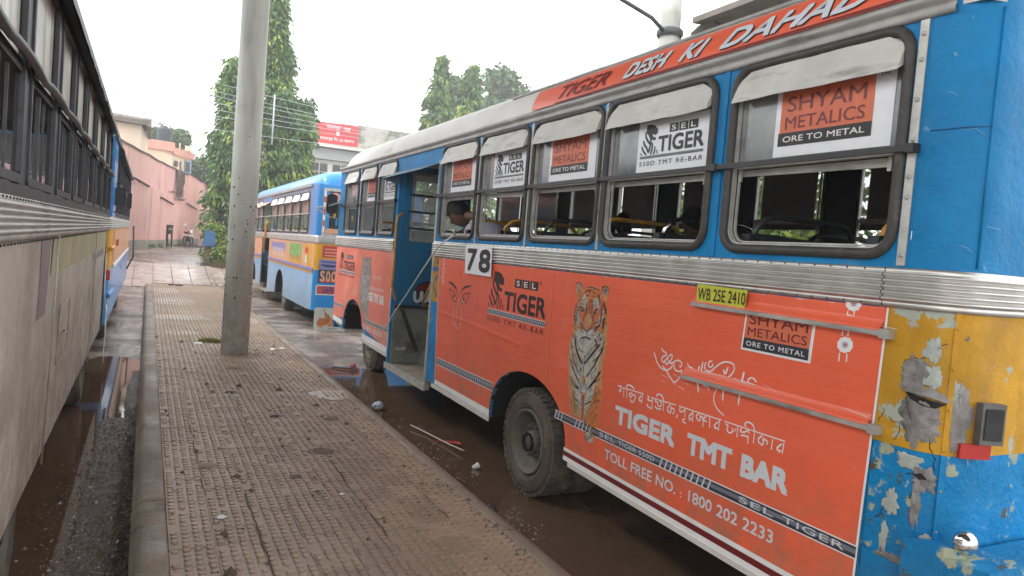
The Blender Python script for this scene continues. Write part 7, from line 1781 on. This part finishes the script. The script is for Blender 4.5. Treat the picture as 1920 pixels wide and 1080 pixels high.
# ---------------------------------------------------------------- litter and small plants
mat('cup_white', (.70, .70, .68), .5)
def litter(name, lab, cat, mb, mt=None): return tag(mb.build(name, mt), lab, cat)
m = MB(); c = Vector((2.83, 6.0, .0)); a = Vector((.75, .1, .25)).normalized()
bx = a.orthogonal().normalized(); by = a.cross(bx)
rg = [[c + a * h_ + (bx * math.cos(q * .5236) + by * math.sin(q * .5236)) * r for q in range(12)] for r, h_ in ((.001, -.028), (.020, -.028), (.024, .0), (.029, .026), (.031, .030), (.027, .026), (.021, -.02))]
m.smooth = True; m.loft(rg); litter('paper_cup', 'small white paper cup lying in the brown water by the rear wheel', 'cup', m, 'cup_white')
m = MB(); m.tube([(2.72, 7.55, .01), (2.80, 7.2, .0), (2.86, 6.75, .005), (2.90, 6.45, .02)], .006, 6); litter('stick', 'long pale stick lying in the puddle beside the walkway kerb', 'stick', m, 'rope')
m = MB(); m.prism([(2.80, 6.95, -.01), (3.00, 6.82, .0), (2.97, 6.68, .01), (2.96, 6.80, -.01)], (0, 0, .006)); litter('plastic_scrap', 'thin red plastic scrap lying in the puddle', 'scrap', m, 'red_print')
m = MB(); rnd = random.Random(3); m.smooth = False
def crumple(m, c, r, seed, n=10, k=7, flatz=.7):
    m.loft([[Vector(c) + Vector((math.sin(math.pi * i / k) * math.cos(2 * math.pi * q / n), math.sin(math.pi * i / k) * math.sin(2 * math.pi * q / n), flatz * math.cos(math.pi * i / k))) * r * (1 + 1.1 * fbm(i * 1.3 + seed, (q % n) * 1.7, seed)) for q in range(n)] for i in range(k + 1)], smooth=False)
crumple(m, (2.60, 8.45, .03), .062, 2, 14, 9); litter('crumpled_paper', 'crumpled pale blue paper against the kerb near the bus doorway', 'litter', m, 'plate_pale') if 'plate_pale' in MATS else None
mat('plate_pale', (.50, .56, .66), .5)
litter('crumpled_paper', 'crumpled pale blue paper against the kerb near the bus doorway', 'litter', m, 'plate_pale')
m = MB(); m.tube([(2.70, 11.35, .0), (2.86, 11.2, .01), (3.05, 11.1, .0)], .022, 6); litter('plastic_tube', 'grey tube lying on the wet road near the front wheel', 'tube', m, 'rebar_mid')
m = MB(); crumple(m, (3.0, 11.2, .03), .05, 5, 8, 5); litter('red_wrapper', 'torn red and white wrapper beside the grey tube', 'litter', m, 'reflector_pale')
m = MB(); crumple(m, (2.50, 4.95, .0), .05, 9, 8, 5); litter('stone', 'dark wet stone in the puddle below the kerb', 'stone', m, 'rubble')
for i, (x, y, r, lb, mt) in enumerate(((.93, 8.56, .075, 'flat grey stone lying left of centre on the walkway', 'rubble'), (1.23, 7.37, .06, 'dark flat stone on the walkway, below the other flat stone', 'rubble'), (.49, 5.87, .085, 'grey cement lump near the left kerb of the walkway', 'patch_cement'), (1.41, 6.09, .12, 'brown dirt patch on the middle of the walkway', 'old_brick'), (1.08, 5.46, .055, 'small brown clod on the near part of the walkway', 'old_brick'), (1.12, 10.09, .13, 'dark dirt clump in front of the concrete post', 'old_brick'), (1.75, 7.2, .08, 'dirt clump near the right edge of the walkway', 'old_brick'))):
    m = MB(); m.smooth = True; o_ = blob(x, y, r, r * .8, PZ + .002, i * 2.2, 18)
    m.loft([o_, [(lerp(a, x, .25), lerp(b, y, .25), PZ + .016) for a, b, _ in o_], [(lerp(a, x, .98), lerp(b, y, .98), PZ + .020) for a, b, _ in o_]]); litter('stone' if mt != 'old_brick' else 'dirt_clump', lb, 'stone' if mt != 'old_brick' else 'dirt', m, mt)
m = MB(); m.poly(blob(1.23, 6.40, .035, .03, PZ + .011, 3, 10)); litter('dry_leaf', 'small dark red leaf lying on the walkway', 'leaf', m, 'maroon')
for i, (x, y, r, lb) in enumerate(((1.86, 11.76, .06, 'white scrap of plastic right of the concrete post, the left of two'), (2.0, 11.85, .05, 'white scrap of plastic right of the concrete post, the right of two'), (.80, 12.3, .06, 'white plastic scrap left of the concrete post'), (.50, 4.76, .035, 'white smear of litter near the walkway foreground'), (1.32, 5.0, .02, 'tiny white scrap on the near walkway'))):
    m = MB(); crumple(m, (x, y, PZ + .012), r, i + 3, 8, 4, .25); litter('plastic_scrap', lb, 'scrap', m, 'paper')
m = MB(); crumple(m, (.95, 24.6, PZ + .03), .12, 8, 10, 5, .25); crumple(m, (.72, 24.7, PZ + .03), .1, 4, 10, 5, .25); litter('black_wrapper', 'black and white plastic bag scrap at the far end of the walkway', 'litter', m, 'black')
t = thing('weed', 'small green weed sprouting right of the concrete post foot', 'weed', (1.53, 11.4, PZ)); m = MB(); rnd = random.Random(2)
for i in range(16): a = rnd.uniform(0, 6.28); leaf(m, Vector((1.53, 11.3, PZ + rnd.uniform(.01, .07))), Vector((math.cos(a), math.sin(a), rnd.uniform(.1, .9))), .016, rnd.uniform(.05, .09), Vector((0, 0, 1)))
m.build('leaves', 'leaf_mid', t)

# ---------------------------------------------------------------- thin pale air over the whole place
hm = bpy.data.materials.new('haze'); hm.use_nodes = True
hn = hm.node_tree; hn.nodes.remove(hn.nodes['Principled BSDF'])
hv = hn.nodes.new('ShaderNodeVolumePrincipled'); hv.inputs['Color'].default_value = (.97, .98, 1, 1); hv.inputs['Density'].default_value = .003; hv.inputs['Anisotropy'].default_value = .2
hn.links.new(hv.outputs['Volume'], hn.nodes['Material Output'].inputs['Volume']); MATS['haze'] = hm
m = MB(); m.box(-95, -34, -1.5, 115, 164, 18.6); stuff(m.build('haze', 'haze'))

# ---------------------------------------------------------------- people inside the orange bus
mat('skin', (.20, .10, .065), .5, var=(12, .1))
mat('shirt_pale', (.42, .40, .50), .8, var=(5, .1))
mat('shirt_dark', (.03, .03, .035), .8)
mat('trousers', (.03, .03, .04), .8)
mat('hair_black', (.010, .009, .009), .6, var=(60, .3), bump=(90, .8, .01))
def skinned(name, joints, edges, radii, mt, parent):
    me = bpy.data.meshes.new(name); me.from_pydata(joints, edges, [])
    o = bpy.data.objects.new(name, me); COL.objects.link(o)
    o.modifiers.new('skin', 'SKIN')
    for i, r in enumerate(radii): me.skin_vertices[0].data[i].radius = (r, r)
    me.skin_vertices[0].data[0].use_root = True
    o.modifiers.new('sub', 'SUBSURF').levels = 2; o.modifiers['sub'].render_levels = 2
    dm = bpy.data.meshes.new_from_object(o.evaluated_get(bpy.context.evaluated_depsgraph_get()))
    bpy.data.objects.remove(o); bpy.data.meshes.remove(me)
    dm.materials.clear(); dm.materials.append(MATS[mt]); dm.polygons.foreach_set('use_smooth', [True] * len(dm.polygons)); dm.update()
    r = link(name, dm, parent); return r
def head(parent, c, yaw, pitch, roll=0, s=1., hair=True):
    """face towards +Y of its own frame"""
    c = Vector(c); M_ = Matrix.Rotation(yaw, 3, 'Z') @ Matrix.Rotation(pitch, 3, 'X') @ Matrix.Rotation(roll, 3, 'Y')
    m = MB(); n, k = 28, 22; rings = []
    for i in range(k + 1):
        ph = math.pi * i / k; ring = []
        for q in range(n):
            th = 2 * math.pi * q / n
            x = math.sin(ph) * math.cos(th); y = math.sin(ph) * math.sin(th); z = math.cos(ph)
            X, Y, Z = x * .076, y * .095, z * .118
            if z < 0: X *= 1 + .30 * z; Y *= 1 + .12 * z * (1 if y < 0 else .2)
            if y > .2:
                f = (y - .2) / .8
                Y += .022 * math.exp(-((x * .076 / .012) ** 2) - ((Z + .022) / .022) ** 2) * f            # nose
                Y += .007 * math.exp(-((Z - .018) / .012) ** 2) * f                                           # brow
                Y -= .009 * math.exp(-(((abs(X) - .032) / .014) ** 2) - ((Z - .002) / .012) ** 2) * f         # eye sockets
                Y += .006 * math.exp(-((X / .022) ** 2) - ((Z + .058) / .010) ** 2) * f                      # lips
                Y += .008 * math.exp(-((X / .02) ** 2) - ((Z + .100) / .016) ** 2) * f                       # chin
            ring.append(c + M_ @ (Vector((X, Y, Z)) * s))
        rings.append(ring)
    m.loft(rings)
    for sx in (-1, 1):   # ears
        m.loft([[c + M_ @ (Vector((sx * (.070 + d), -.005 + r * math.cos(a * .785) * .6, -.005 + r * math.sin(a * .785))) * s) for a in range(8)] for d, r in ((0, .020), (.006, .024), (.010, .021), (.006, .012))])
    hd = m.build('head', 'skin', parent)
    e = MB()
    for sx in (-1, 1): e.sphere(c + M_ @ (Vector((sx * .032, .078, .001)) * s), .011 * s, n=8, m=6)
    e.build('eye', 'black', hd)
    m = MB(); rings = []
    for i in range(15):
        ring = []
        for q in range(n):
            th = 2 * math.pi * q / n; fr = (math.sin(th) + 1) / 2; ph = math.pi * lerp(.70, .33, fr ** 1.3) * i / 14
            x = math.sin(ph) * math.cos(th); y = math.sin(ph) * math.sin(th); z = math.cos(ph)
            b = 1.16 + .10 * fbm(x * 6, y * 6, z * 6) + .05 * max(0, z)
            ring.append(c + M_ @ (Vector((x * .076 * b, y * .094 * b, z * .118 * b + .008)) * s))
        rings.append(ring)
    m.loft(rings); m.build('hair', 'hair_black', hd)
def hand(parent, w, d, up, s=1.):
    """palm and five bent fingers from wrist w along d"""
    w = Vector(w); d = Vector(d).normalized(); up = Vector(up).normalized(); sd_ = d.cross(up).normalized()
    J = [w, w + d * .05 * s, w + d * .085 * s]; E = [(0, 1), (1, 2)]; Rr = [.022, .030, .026]
    for i, (o, L) in enumerate(((-.030, .060), (-.011, .070), (.010, .066), (.028, .052))):
        b = len(J); p = w + d * .085 * s + sd_ * o * s
        J += [w + d * .055 * s + sd_ * o * .8 * s, p + d * L * .35 * s - up * .006, p + d * L * .75 * s - up * .022, p + d * L * .85 * s - up * .042]; Rr += [.011, .0095, .009, .0075]
        E += [(1, b), (b, b + 1), (b + 1, b + 2), (b + 2, b + 3)]
    b = len(J); J += [w + d * .03 * s + sd_ * .035 * s, w + d * .065 * s + sd_ * .055 * s - up * .015, w + d * .09 * s + sd_ * .055 * s - up * .03]; Rr += [.012, .0105, .008]; E += [(0, b), (b, b + 1), (b + 1, b + 2)]
    skinned('hand', [tuple(j) for j in J], E, Rr, 'skin', parent)
def seated(label, hip, lean, head_c, head_yaw, head_pitch, shirt, handpos, face=1, s=1.):
    """seated figure facing +Y * face; hip = pelvis, lean = offset of the neck from the pelvis"""
    hip = Vector(hip); lean = Vector(lean); t = thing('person', label, 'person', (hip.x, hip.y, 1.06))
    nk = hip + lean; ch = hip + lean * .72; sh = .19 * s; F = Vector((0, face, 0)); X = Vector((1, 0, 0))
    L, Rr_ = ch + X * -sh + Vector((0, 0, .03)), ch + X * sh + Vector((0, 0, .03))
    hl, hr = [Vector(h) for h in handpos]
    def elbow(a, b): return (a + b) / 2 + Vector((0, -.03 * face, -.12))
    J = [hip, hip + lean * .38, ch, nk, L, elbow(L, hl), hl, Rr_, elbow(Rr_, hr), hr]
    E = [(0, 1), (1, 2), (2, 3), (2, 4), (4, 5), (5, 6), (2, 7), (7, 8), (8, 9)]
    skinned('shirt', [tuple(j) for j in J], E, [.14, .135, .15, .052, .075, .052, .036, .075, .052, .036], shirt, t)
    J = [hip + Vector((0, 0, -.02))]; Rd = [.13]; E = []
    for sx in (-1, 1):
        b = len(J); k = hip + X * sx * .12 + F * .42; J += [hip + X * sx * .09, k, k + Vector((0, 0, -.40)), k + Vector((0, 0, -.42)) + F * .14]; Rd += [.10, .068, .042, .04]; E += [(0, b), (b, b + 1), (b + 1, b + 2), (b + 2, b + 3)]
    skinned('trousers', [tuple(j) for j in J], E, Rd, 'trousers', t)
    hc = Vector(head_c)
    skinned('neck', [tuple(nk - (hc - nk) * .3), tuple(nk), tuple(nk.lerp(hc, .7))], [(0, 1), (1, 2)], [.055, .055, .05], 'skin', t)
    head(t, hc, head_yaw, head_pitch, 0, s)
    for w, e in ((hl, J), (hr, J)): hand(t, w, F + Vector((0, 0, -.15)), (0, 0, 1))
    return t
seated('young man in pale lilac shirt bowing his head at the window behind the doorway', (3.45, 6.70, 1.80), (-.24, .52, .58), (3.13, 7.58, 2.40), R(76), R(-38), 'shirt_pale', ((3.15, 7.45, 1.95), (3.45, 7.40, 1.9)), s=1.22)
seated('dark haired passenger sitting in silhouette beside the fourth window of the bus', (4.5, 5.15, 1.62), (0, .04, .58), (4.5, 5.25, 2.42), R(5), R(-8), 'shirt_dark', ((4.35, 5.55, 1.65), (4.65, 5.55, 1.65)), s=1.1)
seated('passenger seated further away, head just showing through the fourth window of the bus', (4.4, 6.1, 1.60), (0, .04, .56), (4.4, 6.2, 2.38), R(-5), R(-8), 'shirt_dark', ((4.25, 6.5, 1.6), (4.55, 6.5, 1.6)), s=1.0)
